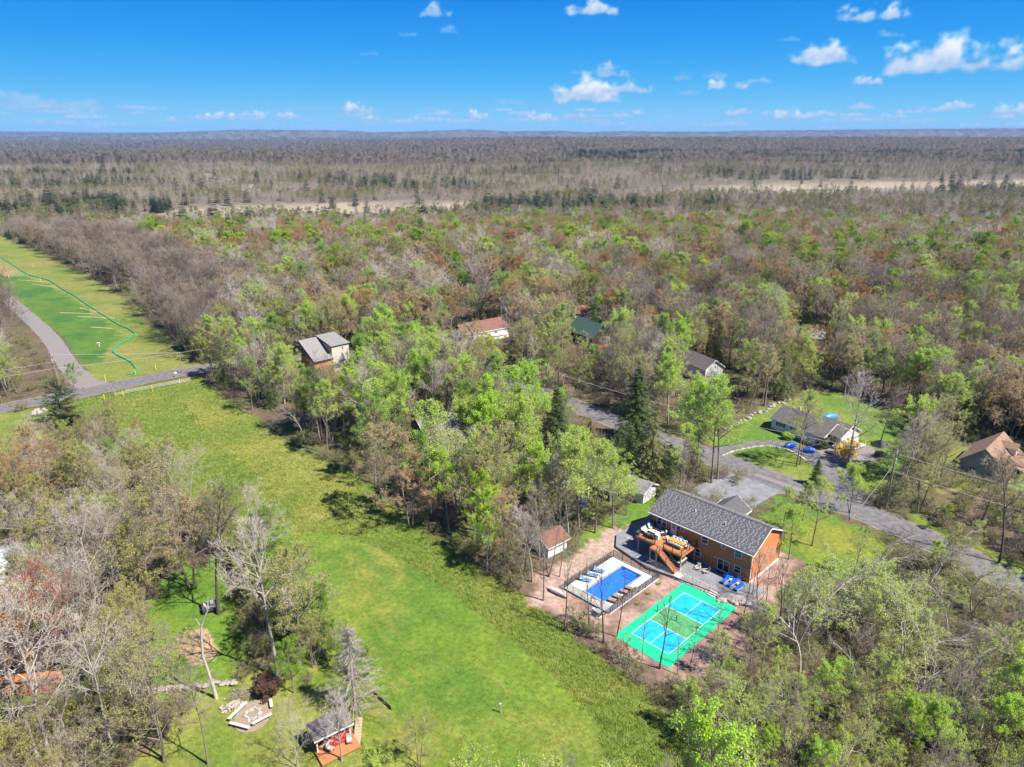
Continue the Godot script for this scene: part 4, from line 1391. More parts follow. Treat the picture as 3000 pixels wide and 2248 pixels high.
func neighbours() -> void:
	# the white ranch house on the loop drive
	var t := -0.98
	var o := gabled("ranch_house", "white ranch house with grey roof and dark shutters on the loop drive", g_at(68.2, -153.6), t, 13.5, 8.0, 3.0, 5.3, M.white_wall, M.roof_grey, [[0, -4.3, 2.0, 1.3, 0.9], [0, -0.5, 2.0, 1.3, 0.9], [2, 0, 1.8, 0.9, 1.1]])
	for x in [-5.25, -3.35, -1.45, 0.45]:
		bx(o, "shutter", M.shutter, [[x, 2.0, 4.03, 0.4, 1.0, 0.06]])
	var b := Buf.new()
	b.box(Vector3(-3.5, 5.0, -1.4), Vector3(0.5, 1.1, 0.5))
	part(b, "chimney", M.off_white, o)
	bx(o, "foundation", M.stone, [[0, 0.2, 4.02, 13.5, 0.5, 0.1]])
	var w := gabled("ranch_wing", "white front wing of the ranch house with a carport beneath", g_at(73.0, -149.2), t, 6.4, 7.0, 3.4, 5.4, M.white_wall, M.roof_grey, [[0, 0.6, 2.5, 1.4, 0.85], [2, 1.2, 2.4, 0.9, 1.1]])
	for x in [-0.35, 1.55]:
		bx(w, "shutter", M.shutter, [[x, 2.5, 3.53, 0.38, 0.95, 0.06]])
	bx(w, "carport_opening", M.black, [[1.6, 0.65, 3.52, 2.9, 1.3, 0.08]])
	for k in 8:
		bx(w, "stair_tread", M.off_white, [[-2.9, 0.15 + 0.17 * k, 5.6 - 0.25 * k, 1.2, 0.06, 0.28]])
	b = Buf.new()
	b.beam(Vector3(-3.5, 1.0, 5.8), Vector3(-3.5, 2.3, 3.7), 0.07, 0.9)
	part(b, "stair_side", M.white, w)
	bx(w, "ramp_rail", M.roof_red, [[3.6, 0.9, 2.4, 0.1, 0.12, 3.4], [3.6, 0.5, 2.4, 0.1, 0.1, 3.4]])
	bx(w, "side_deck", M.off_white, [[4.3, 0.55, -0.6, 2.0, 0.12, 5.6]])
	for q in [[3.5, 2.0], [5.2, 2.0], [3.5, -3.2], [5.2, -3.2]]:
		bx(w, "deck_post", M.white, [[q[0], 0.8, q[1], 0.12, 1.6, 0.12]])
	car("parked_car", "pale silver car in the shade beside the ranch carport", g_at(70.9, -144.2), t + PI / 2, M.metal)
	for q in [[61.9, -146.6, 0.4, "nearer the lawn island", 2.5], [65.0, -144.0, -0.3, "nearer the ranch carport", 2.3]]:
		b = Buf.new()
		b.tube(PackedVector3Array([Vector3(-q[4] / 2, 0.3, 0), Vector3(-q[4] / 2 + 0.15, 0.5, 0), Vector3(-0.2, 0.62, 0.03), Vector3(0.4, 0.55, 0), Vector3(q[4] / 2 - 0.1, 0.45, 0), Vector3(q[4] / 2, 0.3, 0)]), PackedFloat32Array([0.1, 0.62, 0.78, 0.72, 0.6, 0.1]), 9)
		solo(b, "tarp_bundle", M.tarp, "royal blue tarpaulin covered load on the loop drive " + q[3], "tarp", g_at(q[0], q[1]), q[2], "blue covered loads on the loop drive")
	b = Buf.new()
	b.tube(PackedVector3Array([Vector3(-2.8, 0.15, 0), Vector3(-1.6, 0.5, 0.1), Vector3(0, 0.7, -0.1), Vector3(1.6, 0.45, 0.1), Vector3(2.8, 0.1, 0)]), PackedFloat32Array([0.15, 0.8, 1.0, 0.9, 0.1]), 8)
	solo(b, "pool_cover", M.tarp_light, "light blue tarpaulin heap behind the white ranch house", "tarp", g_at(77.5, -163.2), 0.35)
	var dm := Buf.new()
	dm.tube(PackedVector3Array([Vector3(0, 0, 0), Vector3(0, 0.5, 0), Vector3(0, 0.95, 0), Vector3(0, 1.1, 0)]), PackedFloat32Array([1.7, 1.6, 0.9, 0.02]), 14)
	solo(dm, "covered_spa", M.roof_pale, "pale rounded covered tub on the drive right of the yellow shrub", "tub", g_at(82.4, -147.6))
	var bin := thing("rubbish_bin", "dark lidded bin beside the drive right of the yellow shrub", "bin", g_at(79.3, -141.8), 0.3)
	bx(bin, "body", M.charcoal, [[0, 0.6, 0, 1.6, 1.1, 0.9]])
	bx(bin, "lid", M.black, [[0, 1.18, 0, 1.7, 0.07, 1.0]])
	var mb := thing("mailbox", "white mailbox post in front of the small spruce", "mailbox", g_at(58.9, -128.6))
	bx(mb, "post", M.white, [[0, 0.6, 0, 0.14, 1.2, 0.14]])
	bx(mb, "box", M.white, [[0, 1.25, 0.1, 0.24, 0.26, 0.5]])
	var sg := thing("yard_sign", "small wooden sign post where the gravel drive meets the road", "sign", g_at(43.4, -132.9))
	bx(sg, "post", M.lumber, [[0, 0.6, 0, 0.12, 1.2, 0.12]])
	bx(sg, "board", M.ochre, [[0, 1.1, 0.07, 0.5, 0.35, 0.04]])
	# edging stones of the lawn island
	var rs := RandomNumberGenerator.new()
	rs.seed = 9
	var line := [[45.6, -142.2], [48.5, -144.4], [51.7, -145.9], [55, -147.1], [58, -147.1], [60.6, -145.9], [62, -143.2], [62.9, -139.5]]
	var c3 := Curve3D.new()
	for q in line: c3.add_point(Vector3(q[0], 0.06, q[1]))
	var stones := [boulder(201, 1.0).mesh(), boulder(202, 1.0).mesh(), boulder(203, 1.0).mesh()]
	for k in 46:
		var p := c3.sample_baked(c3.get_baked_length() * k / 46.0)
		var s := solo(stones[k % 3], "edging_stone", M.off_white, ordinal(k) + " pale edging stone of the lawn island counted from the road", "stone", p, rs.randf() * 6.0, "edging stones of the lawn island")
		s.scale = Vector3(1, 0.7, 1) * rs.randf_range(0.16, 0.32)
	for k in 40:
		var p := Vector3(50.5, 0, -157).lerp(Vector3(73, 0, -177.5), k / 40.0) + Vector3(rs.randf_range(-0.8, 0.8), 0.1, rs.randf_range(-0.8, 0.8))
		var s := solo(stones[k % 3], "wall_stone", M.stone, ordinal(k) + " fieldstone of the low wall behind the ranch lawn counted from the road end", "stone", p, rs.randf() * 6.0, "fieldstones behind the ranch lawn")
		s.scale = Vector3(1.2, 0.8, 1) * rs.randf_range(0.25, 0.55)
	# poles along the road
	utility_pole(g_at(69.6, -118.9), 12.2, 0.9, true, "brown utility pole with a round transformer beside the road right of the ranch house")
	utility_pole(g_at(102, -92), 12.0, 0.9, false, "utility pole at the right-hand edge of the road clearing")
	utility_pole(g_at(12.5, -166), 11.0, 0.9, false, "utility pole among bright green trees where the road bends")
	wire([Vector3(12.5, 10.4, -166), Vector3(69.6, 11.3, -118.9)], 1.4, "overhead line from the road bend to the transformer pole")
	wire([Vector3(69.6, 11.3, -118.9), Vector3(102, 11.3, -92)], 0.8, "overhead line running right from the transformer pole")
	wire([Vector3(69.6, 7.8, -118.9), Vector3(102, 7.6, -92)], 0.9, "lower cable running right from the transformer pole")
	wire([Vector3(69.6, 7.8, -118.9), Vector3(71.2, 3.4, -146)], 0.6, "service cable from transformer pole to the ranch wing")
	b = Buf.new()
	b.cyl(Vector3(69.4, 8.8, -118.9), Vector3(60.8, 0.0, -114.2), 0.05, 0.05, 5)
	solo(b, "guy_brace", M.weathered, "long pale guy brace slanting down from the transformer pole", "brace")
	# white two-storey garage up the road
	o = gabled("white_garage", "white gabled garage house with small upper window among green trees", g_at(53.6, -196.0), -1.12, 12.5, 6.2, 4.4, 6.8, M.white_wall, M.roof_grey, [[2, 0.2, 4.7, 0.6, 0.75]])
	for z in [-1.4, 1.4]:
		bx(o, "garage_door", M.white, [[6.27, 1.3, z, 0.06, 2.2, 2.2]])
	for k in 7:
		bx(o, "stair_tread", M.weathered, [[5.2 - 0.45 * k, 0.4 + 0.42 * k, -3.6, 0.4, 0.06, 1.0]])
	# the dark cabin with a green roof
	o = gabled("dark_cabin", "dark brown cabin with green metal roof in the woods", g_at(25.8, -231.5), -1.02, 13.0, 8.0, 3.6, 7.6, M.dark_wall, M.roof_green, [[2, 0, 3.6, 0.5, 0.6], [2, -1.6, 1.6, 0.9, 1.2]], M.roof_green)
	bx(o, "porch_deck", M.red, [[7.8, 0.5, 0.6, 2.6, 0.18, 6.4]])
	for z in [-2.4, 0.2, 2.8, 3.7]:
		bx(o, "porch_post", M.lumber, [[9.0, 0.95, z, 0.1, 0.9, 0.1]])
	bx(o, "porch_rail", M.lumber, [[9.0, 1.4, 0.6, 0.1, 0.1, 6.4]])
	# the long house with a terracotta roof
	o = gabled("terracotta_house", "long low house with terracotta roof half hidden by lime green trees", g_at(-9.8, -241.0), 0.62, 14.0, 9.0, 2.8, 5.4, M.white_wall, M.roof_red, [[0, -2, 1.6, 1.3, 1.1], [0, 2, 1.6, 1.3, 1.1], [3, 0, 1.7, 1.0, 1.1]])
	bx(o, "porch", M.white, [[1, 1.2, 6.0, 9.0, 0.12, 2.4], [1, 0.4, 7.1, 9.0, 0.8, 0.1]])
	o = gabled("terracotta_wing", "smaller terracotta roofed wing left of the long house", g_at(-15.2, -237.6), 0.62, 7.0, 7.5, 2.7, 5.0, M.slate_wall, M.roof_red, [[3, 0, 1.6, 1.0, 1.1]])
	# the tall tan house by the road
	o = thing("tan_house", "tall tan wooden house with pale grey shed roofs near the road", "house", g_at(-54.6, -205.8), 0.77)
	b = Buf.new()
	b.mm(-0.4, 5.4, -0.2, 6.7, -5.5, 2.4)
	part(b, "tower_wall", M.tan_wall, o)
	b = Buf.new()
	lap(b, Vector3(2.5, 0, 2.4), Vector3.RIGHT, Vector3(0, 0, 1), 0, 6.7, 2.9, 90, 99, 0.28)
	lap(b, Vector3(5.4, 0, -1.55), Vector3(0, 0, -1), Vector3(1, 0, 0), 0, 6.7, 3.95, 90, 99, 0.28)
	part(b, "siding", M.off_white, o)
	b = Buf.new()
	b.obox(Vector3(2.5, 7.55, -1.6), Vector3(3.2, 0, 0), Vector3(0, 0.07, 0.02), Vector3(0, -0.85, 4.4))
	part(b, "tower_roof", M.roof_pale, o)
	b = Buf.new()
	b.mm(-6.2, -0.45, -0.2, 3.4, -5.5, 2.2)
	part(b, "lower_wall", M.ochre, o)
	b = Buf.new()
	b.obox(Vector3(-3.3, 5.6, -1.4), Vector3(3.3, 0, 0), Vector3(0, 0.07, 0.045), Vector3(0, -2.4, 4.3))
	part(b, "lower_roof", M.roof_pale, o)
	b = Buf.new()
	b.tri(Vector3(-6.2, 3.4, 2.2), Vector3(-6.2, 3.4, -5.5), Vector3(-6.2, 7.8, -5.5))
	b.tri(Vector3(-0.42, 6.7, -5.5), Vector3(-0.42, 6.7, 2.35), Vector3(-0.42, 8.4, -5.5))
	part(b, "gable_side", M.slate_wall, o)
	for q in [[3.2, 5.6], [3.2, 3.1]]:
		win(o, Vector3(q[0], q[1], 2.42), 0.75, 1.0)
	win(o, Vector3(-1.4, 2.6, 2.22), 0.6, 0.7)
	bx(o, "porch_roof", M.charcoal, [[-0.6, 1.2, 4.4, 3.0, 0.14, 3.2]])
	bx(o, "porch_wall", M.off_white, [[-0.6, 0.4, 5.9, 3.0, 1.0, 0.12]])
	# tan-roofed house at the right edge
	o = gabled("tan_roof_house", "house with pale tan shingle roof and dormer behind a white rail fence", g_at(99.4, -136.0), 0.764, 12.4, 8.6, 2.5, 6.5, M.sage_wall, M.roof_tan, [[3, -1.6, 1.3, 0.9, 1.1], [3, 1.6, 1.3, 0.9, 1.1], [0, 3.6, 1.3, 1.3, 1.0]], M.sage_wall)
	var dm2 := part(two_slopes(-1.6, 1.6, 1.3, 5.0, 6.1, 0.1), "dormer_roof", M.roof_tan, o, Vector3(2.2, 0, 2.4))
	dm2.rotation.y = PI / 2
	bx(o, "dormer_wall", M.white, [[2.2, 4.5, 3.1, 2.2, 1.1, 1.4]])
	bx(o, "dormer_window", M.glass, [[2.2, 4.6, 3.82, 0.9, 0.6, 0.05]])
	b = Buf.new()
	b.obox(Vector3(2.0, 2.35, 5.6), Vector3(4.4, 0, 0), Vector3(0, 0.06, 0.02), Vector3(0, -0.35, 1.3))
	part(b, "porch_roof", M.roof_tan, o)
	for x in [-2.2, 1.8, 6.0]:
		bx(o, "porch_post", M.white, [[x, 1.0, 6.6, 0.22, 2.0, 0.22]])
	var rf := thing("white_rail_fence", "white rail fence in front of the tan-roofed house", "fence", g_at(95.0, -132.9), -0.76)
	for k in 6:
		bx(rf, "post", M.white, [[k * 2.2, 0.55, 0, 0.14, 1.15, 0.14]])
		if k < 5:
			for y in [0.35, 1.0]:
				bx(rf, "rail", M.white, [[k * 2.2 + 1.1, y, 0, 2.1, 0.14, 0.06]])
	# the grey house among trees behind the pool, with its pergola
	o = gabled("grey_roof_house", "low house with grey roof and white pergola half hidden behind pale green trees", g_at(16.4, -128.9), -0.72, 13.0, 8.5, 2.6, 4.3, M.slate_wall, M.roof_grey, [[0, -1, 1.4, 1.2, 1.0]])
	var pg := thing("pergola", "white slatted pergola on the near side of the grey-roofed house", "pergola", g_at(11.9, -123.0), -0.72)
	for x in [-2.4, 2.4]:
		for z in [-1.2, 1.2]:
			bx(pg, "post", M.white, [[x, 1.2, z, 0.14, 2.4, 0.14]])
	for z in [-1.2, 1.2]:
		bx(pg, "beam", M.white, [[0, 2.45, z, 5.2, 0.18, 0.08]])
	for k in 11:
		bx(pg, "rafter", M.white, [[-2.5 + k * 0.5, 2.6, 0, 0.08, 0.14, 3.2]])
	car("dark_car", "dark blue car parked below the white pergola", g_at(13.0, -119.6), 0.6, mat(lin(0.02, 0.03, 0.06), 0.25))
	var sh := gabled("white_shed", "white walled outbuilding glimpsed through leaves left of the orange house", g_at(24.2, -124.2), -0.72, 5.4, 4.6, 2.4, 3.6, M.white_wall, M.roof_pale, [[0, 0, 1.3, 0.8, 0.8]])
	sh.set_meta("category", "shed")
	b = Buf.new()
	b.tube(PackedVector3Array([Vector3(0, 0.3, 0), Vector3(0, 0.55, 0), Vector3(0, 0.75, 0)]), PackedFloat32Array([1.0, 0.95, 0.05]), 12)
	solo(b, "wading_pool", M.tarp_light, "small round light blue tub behind the grey-roofed house", "tub", g_at(20.5, -134.5))
	# the shed with the rusty roof by the pool
	o = gabled("pool_shed", "small white shed with rusty red roof left of the pool", g_at(6.2, -105.4), 0.72, 4.4, 4.2, 2.2, 3.5, M.white_wall, M.roof_red, [])
	o.set_meta("category", "shed")
	# glimpses of other roofs in the woods
	gabled("slate_house", "dark slate walled house hidden behind bright green trees in the middle", g_at(-17.5, -152.5), 0.55, 9, 7, 3.2, 5.6, M.slate_wall, M.roof_pale, [[0, -1, 1.8, 1.0, 1.0]])
	gabled("grey_cottage", "pale grey roofed cottage among rust coloured trees at right", g_at(98, -232), -0.4, 11, 8, 2.8, 5.0, M.white_wall, M.roof_pale, [[0, 0, 1.5, 1.2, 1.0]])
	gabled("small_house", "small white house with steep roof far back among olive trees at right", g_at(105, -285), 0.5, 8, 7, 3.0, 6.5, M.white_wall, M.roof_pale, [[0, 0, 1.8, 1.0, 1.0]])
	gabled("hillside_house", "white house glimpsed between tall trunks beyond the dark cabin", g_at(28, -266), 0.1, 10, 7, 2.8, 4.8, M.white_wall, M.roof_red, [[0, -2, 1.5, 1.2, 1.0]])
	gabled("pale_house", "pale wall of a house between bare trees right of the road bend", g_at(70, -262), -0.2, 12, 7, 2.8, 4.6, M.white_wall, M.roof_pale, [[0, 2, 1.5, 1.2, 1.0]])


func car(called: String, label: String, at: Vector3, turn: float, paint: Material) -> Node3D:
	var o := thing(called, label, "car", at, turn)
	var b := Buf.new()
	# body from a side outline swept across
	var low := [[-2.1, 0.35], [-2.15, 0.75], [-1.2, 0.88], [-0.55, 1.38], [0.95, 1.42], [1.6, 0.98], [2.1, 0.92], [2.15, 0.4]]
	for k in low.size() - 1:
		var p := Vector3(low[k][0], low[k][1], 0)
		var q := Vector3(low[k + 1][0], low[k + 1][1], 0)
		var w0 := 0.85 if p.y < 1.0 else 0.68
		var w1 := 0.85 if q.y < 1.0 else 0.68
		b.quad(p + Vector3(0, 0, w0), q + Vector3(0, 0, w1), q - Vector3(0, 0, w1), p - Vector3(0, 0, w0))
		for s in [-1.0, 1.0]:
			var bp := Vector3(p.x, 0.35, 0.85 * s)
			var bq := Vector3(q.x, 0.35, 0.85 * s)
			if s > 0: b.quad(bp, bq, q + Vector3(0, 0, w1), p + Vector3(0, 0, w0))
			else: b.quad(bq, bp, p - Vector3(0, 0, w0), q - Vector3(0, 0, w1))
	part(b, "body", paint, o)
	b = Buf.new()
	b.quad(Vector3(-1.15, 0.93, 0.78), Vector3(-1.15, 0.93, -0.78), Vector3(-0.6, 1.36, -0.66), Vector3(-0.6, 1.36, 0.66))
	part(b, "windscreen", M.glass, o)
	b = Buf.new()
	b.quad(Vector3(1.58, 1.03, -0.78), Vector3(1.58, 1.03, 0.78), Vector3(1.0, 1.41, 0.66), Vector3(1.0, 1.41, -0.66))
	part(b, "rear_window", M.glass, o)
	for s in [-1.0, 1.0]:
		b = Buf.new()
		b.quad(Vector3(-0.95, 0.97, 0.84 * s), Vector3(1.3, 0.97, 0.84 * s), Vector3(0.85, 1.34, 0.72 * s), Vector3(-0.5, 1.34, 0.72 * s))
		part(b, "side_window", M.glass, o)
		for x in [-1.35, 1.3]:
			b = Buf.new()
			b.cyl(Vector3(x, 0.32, 0.7 * s), Vector3(x, 0.32, 0.88 * s), 0.32, 0.32, 12)
			part(b, "wheel", M.black, o)
	return o


func utility_pole(at: Vector3, h: float, turn: float, transformer: bool, label: String) -> Node3D:
	var o := thing("utility_pole", label, "pole", at, turn, "utility poles")
	var b := Buf.new()
	b.cyl(Vector3(0, -0.1, 0), Vector3(0, h, 0), 0.17, 0.11, 8)
	part(b, "shaft", M.pole, o)
	bx(o, "crossarm", M.pole, [[0, h - 0.5, 0.12, 1.8, 0.12, 0.1]])
	for x in [-0.8, 0.8]:
		b = Buf.new()
		b.cyl(Vector3(x, h - 0.44, 0.12), Vector3(x, h - 0.2, 0.12), 0.05, 0.04, 6)
		part(b, "insulator", M.off_white, o)
	if transformer:
		b = Buf.new()
		b.cyl(Vector3(0.36, h - 3.0, 0), Vector3(0.36, h - 2.0, 0), 0.28, 0.28, 10)
		part(b, "transformer", M.metal, o)
	return o


func wire(ends: Array, sag: float, label: String) -> void:
	var pts := PackedVector3Array()
	var rad := PackedFloat32Array()
	for k in 17:
		var t := k / 16.0
		pts.append((ends[0] as Vector3).lerp(ends[1], t) - Vector3(0, sag * 4 * t * (1 - t), 0))
		rad.append(0.03)
	var b := Buf.new()
	b.tube(pts, rad, 4)
	solo(b, "overhead_wire", M.wire, label, "wire", Vector3.ZERO, 0, "overhead wires")


func left_side() -> void:
	utility_pole(g_at(-123.0, -183.6), 11.0, -0.7, true, "grey utility pole with a white transformer at the lane corner")
	for q in [[-121.8, -183.0, 7.6, M.pole, "short pale pole right beside the corner utility pole"], [-120.6, -181.8, 6.8, M.pole, "shorter leaning pale pole by the lane corner"], [-118.2, -179.8, 4.8, M.pole_dark, "thin dark pole by the road edge at the lane corner"]]:
		var b := Buf.new()
		b.cyl(Vector3(0, -0.1, 0), Vector3(-0.4, q[2], 0), 0.14, 0.1, 8)
		solo(b, "stub_pole", q[3], q[4], "pole", g_at(q[0], q[1]), 0.0, "stub poles at the lane corner")
	utility_pole(g_at(-96.0, -198.9), 6.4, -0.7, false, "pale utility pole beside the road at the edge of the woods")
	utility_pole(g_at(-175, -150), 10.5, -0.7, false, "utility pole in the woods beyond the left edge of the road")
	wire([Vector3(-123.0, 6.4, -183.6), Vector3(-96.0, 6.2, -198.9)], 0.2, "thick overhead cable crossing the lane mouth")
	wire([Vector3(-96.0, 6.2, -198.9), Vector3(-62, 8.0, -222)], 0.4, "overhead cable entering the woods right of the road")
	wire([Vector3(-123.0, 8.2, -183.6), Vector3(-175, 8.4, -150)], 0.6, "upper overhead cable leaving the corner pole to the left")
	wire([Vector3(-123.0, 6.4, -183.6), Vector3(-175, 6.6, -150)], 0.6, "lower overhead cable leaving the corner pole to the left")
	wire([Vector3(-123.0, 10.4, -183.6), Vector3(-96.0, 6.3, -198.9)], 0.2, "thin overhead line sloping down from the corner pole to the next pole")
	var sgn := thing("street_sign", "small green street sign at the lane corner", "sign", g_at(-125.2, -186.4), 0.5)
	bx(sgn, "post", M.metal, [[0, 1.2, 0, 0.07, 2.4, 0.07]])
	bx(sgn, "blade", M.sock, [[0, 2.3, 0, 0.9, 0.2, 0.04]])
	# yellow marker posts of the pipeline
	var marks := [[-115.0, -192.6, "in the field nearest the lane mouth"], [-109.1, -197.9, "at the end of the green sock"], [-105.1, -202.0, "in the field right of the green sock"], [-103.3, -179.5, "at the left end of the rail fence"], [-97.5, -183.6, "in the middle of the rail fence"], [-106.7, -176.6, "left of the rail fence on the grass strip"], [-243, -345, "far back on the dark green plot"], [-222, -336, "by the far bend of the green sock"], [-262, -366, "far back on the dry plot"], [-248, -372, "on the dry ground above the green sock"]]
	for q in marks:
		var b := Buf.new()
		b.cyl(Vector3(0, -0.05, 0), Vector3(0, 1.6, 0), 0.11, 0.11, 7)
		solo(b, "marker_post", M.yellow, "yellow pipeline marker post " + q[2], "post", g_at(q[0], q[1]), 0, "yellow pipeline marker posts")
	var sp := thing("standpipe", "white standpipe standing in the green field", "pipe", g_at(-135.1, -226.5))
	var b := Buf.new()
	b.cyl(Vector3.ZERO, Vector3(0, 1.1, 0), 0.14, 0.14, 8)
	part(b, "riser", M.white, sp)
	b = Buf.new()
	b.cyl(Vector3(-0.45, 1.2, 0), Vector3(0.3, 1.2, 0), 0.22, 0.22, 8)
	part(b, "head", M.white, sp)
	# the green erosion sock
	var line := [[-110.7, -197.4], [-109.9, -200.2], [-116.1, -209.2], [-127.5, -220.3], [-129.9, -229.5], [-130.5, -240.3], [-135.9, -247.7], [-144.2, -255.5], [-156.2, -268.7], [-173.3, -287.5], [-187.7, -303.9], [-201.4, -318.1], [-219.6, -338.0], [-237.9, -352.1], [-264.1, -380.1], [-286.3, -403.9], [-320, -440]]
	solo(snake(line, 0.27, 4), "erosion_sock", M.sock, "long bright green erosion sock winding up the field", "erosion sock")
	solo(snake([[-237.9, -352.1], [-240.2, -347.3], [-245.2, -345.7], [-250.8, -350.5], [-262, -356]], 0.27, 5), "erosion_sock", M.sock, "short green erosion sock branching left at the field's far end", "erosion sock")
	# bare seed lines across the field
	var k := 0
	for q in [[-222, -330, -206, -322, "farthest"], [-176, -274, -162, -272, "second"], [-173, -282, -160, -274, "third"], [-166, -268, -150, -265, "fourth"], [-152, -252, -143, -250, "nearest"], [-235, -340, -216, -334, "topmost"]]:
		var st := Buf.new()
		st.add(slab(rough_outline(poly([[q[0], q[1]], [q[2], q[3]], [q[2] + 0.4, q[3] + 0.9], [q[0] + 0.4, q[1] + 0.9]]), 0.35), 0.0, 0.012))
		structure(st, numbered("bare_soil_strip"), mat(lin(0.46, 0.40, 0.22), 0.95, T.turf, 0.3))
		k += 1
	# split-rail fence below the road
	var f := thing("split_rail_fence", "grey split rail fence along the grass below the road", "fence", g_at(-105.6, -179.8), 0.665)
	for j in 8:
		bx(f, "post", M.weathered if j != 6 else M.white, [[j * 2.72, 0.6, 0, 0.16, 1.3, 0.16]])
		if j < 7:
			for y in [0.3, 0.65, 1.0]:
				if j == 0 and y > 0.9: continue
				var rl := Buf.new()
				rl.beam(Vector3(j * 2.72, y + 0.02, 0.06), Vector3(j * 2.72 + 2.72, y - 0.02, -0.06), 0.07, 0.09)
				part(rl, "rail", M.off_white, f)
	var mb := thing("mailbox", "white mailbox beside the road at the fence end", "mailbox", g_at(-96.4, -195.6))
	bx(mb, "post", M.white, [[0, 0.5, 0, 0.12, 1.0, 0.12]])
	bx(mb, "box", M.white, [[0, 1.15, 0, 0.5, 0.5, 0.6]])
	# things at the left edge of the strip
	var pl := thing("timber_platform", "pale timber platform among bare branches below the dark pine", "platform", g_at(-108.5, -150.0), 0.5)
	for j in 5:
		bx(pl, "plank", M.lumber, [[0, 0.5, -1.0 + j * 0.5, 3.4, 0.1, 0.42]])
	for q in [[-1.5, -0.9], [1.5, -0.9], [-1.5, 0.9], [1.5, 0.9]]:
		bx(pl, "leg", M.lumber, [[q[0], 0.22, q[1], 0.14, 0.46, 0.14]])
	var rr := RandomNumberGenerator.new()
	rr.seed = 77
	for j in 7:
		var s := solo(boulder(300 + j, 1.0), "boulder", M.stone, ordinal(j) + " pale boulder of the pile left of the dark pine", "rock", g_at(-119.5 + rr.randf_range(-1.2, 1.8), -169.5 + rr.randf_range(-0.8, 3.6), 0.2), rr.randf() * 6, "boulders beside the dark pine")
		s.scale = Vector3(1, 0.8, 1) * rr.randf_range(0.4, 0.9)
	gabled("blue_roof_house", "pale blue metal roof of a building at the left edge", g_at(-84.5, -97.0), 0.35, 11, 7.5, 2.6, 4.2, M.white_wall, mat(lin(0.42, 0.50, 0.58), 0.45), [[0, 0, 1.4, 1.0, 1.0]])


func snake(line: Array, r: float, sd: int) -> Buf:
	var rr := RandomNumberGenerator.new()
	rr.seed = sd
	var c := Curve3D.new()
	for k in line.size():
		var p: Array = line[maxi(k - 1, 0)]
		var n: Array = line[mini(k + 1, line.size() - 1)]
		var t := Vector3(n[0] - p[0], 0, n[1] - p[1]) / 7.0
		c.add_point(Vector3(line[k][0], r * 0.6, line[k][1]), -t, t)
	var pts := PackedVector3Array()
	var rad := PackedFloat32Array()
	var n := int(c.get_baked_length() / 1.3)
	for k in n + 1:
		pts.append(c.sample_baked(c.get_baked_length() * k / n, true) + Vector3(rr.randf_range(-0.14, 0.14), 0, rr.randf_range(-0.14, 0.14)))
		rad.append(r * (1.0 if k % 5 else 0.75))
	var b := Buf.new()
	b.tube(pts, rad, 7)
	return b


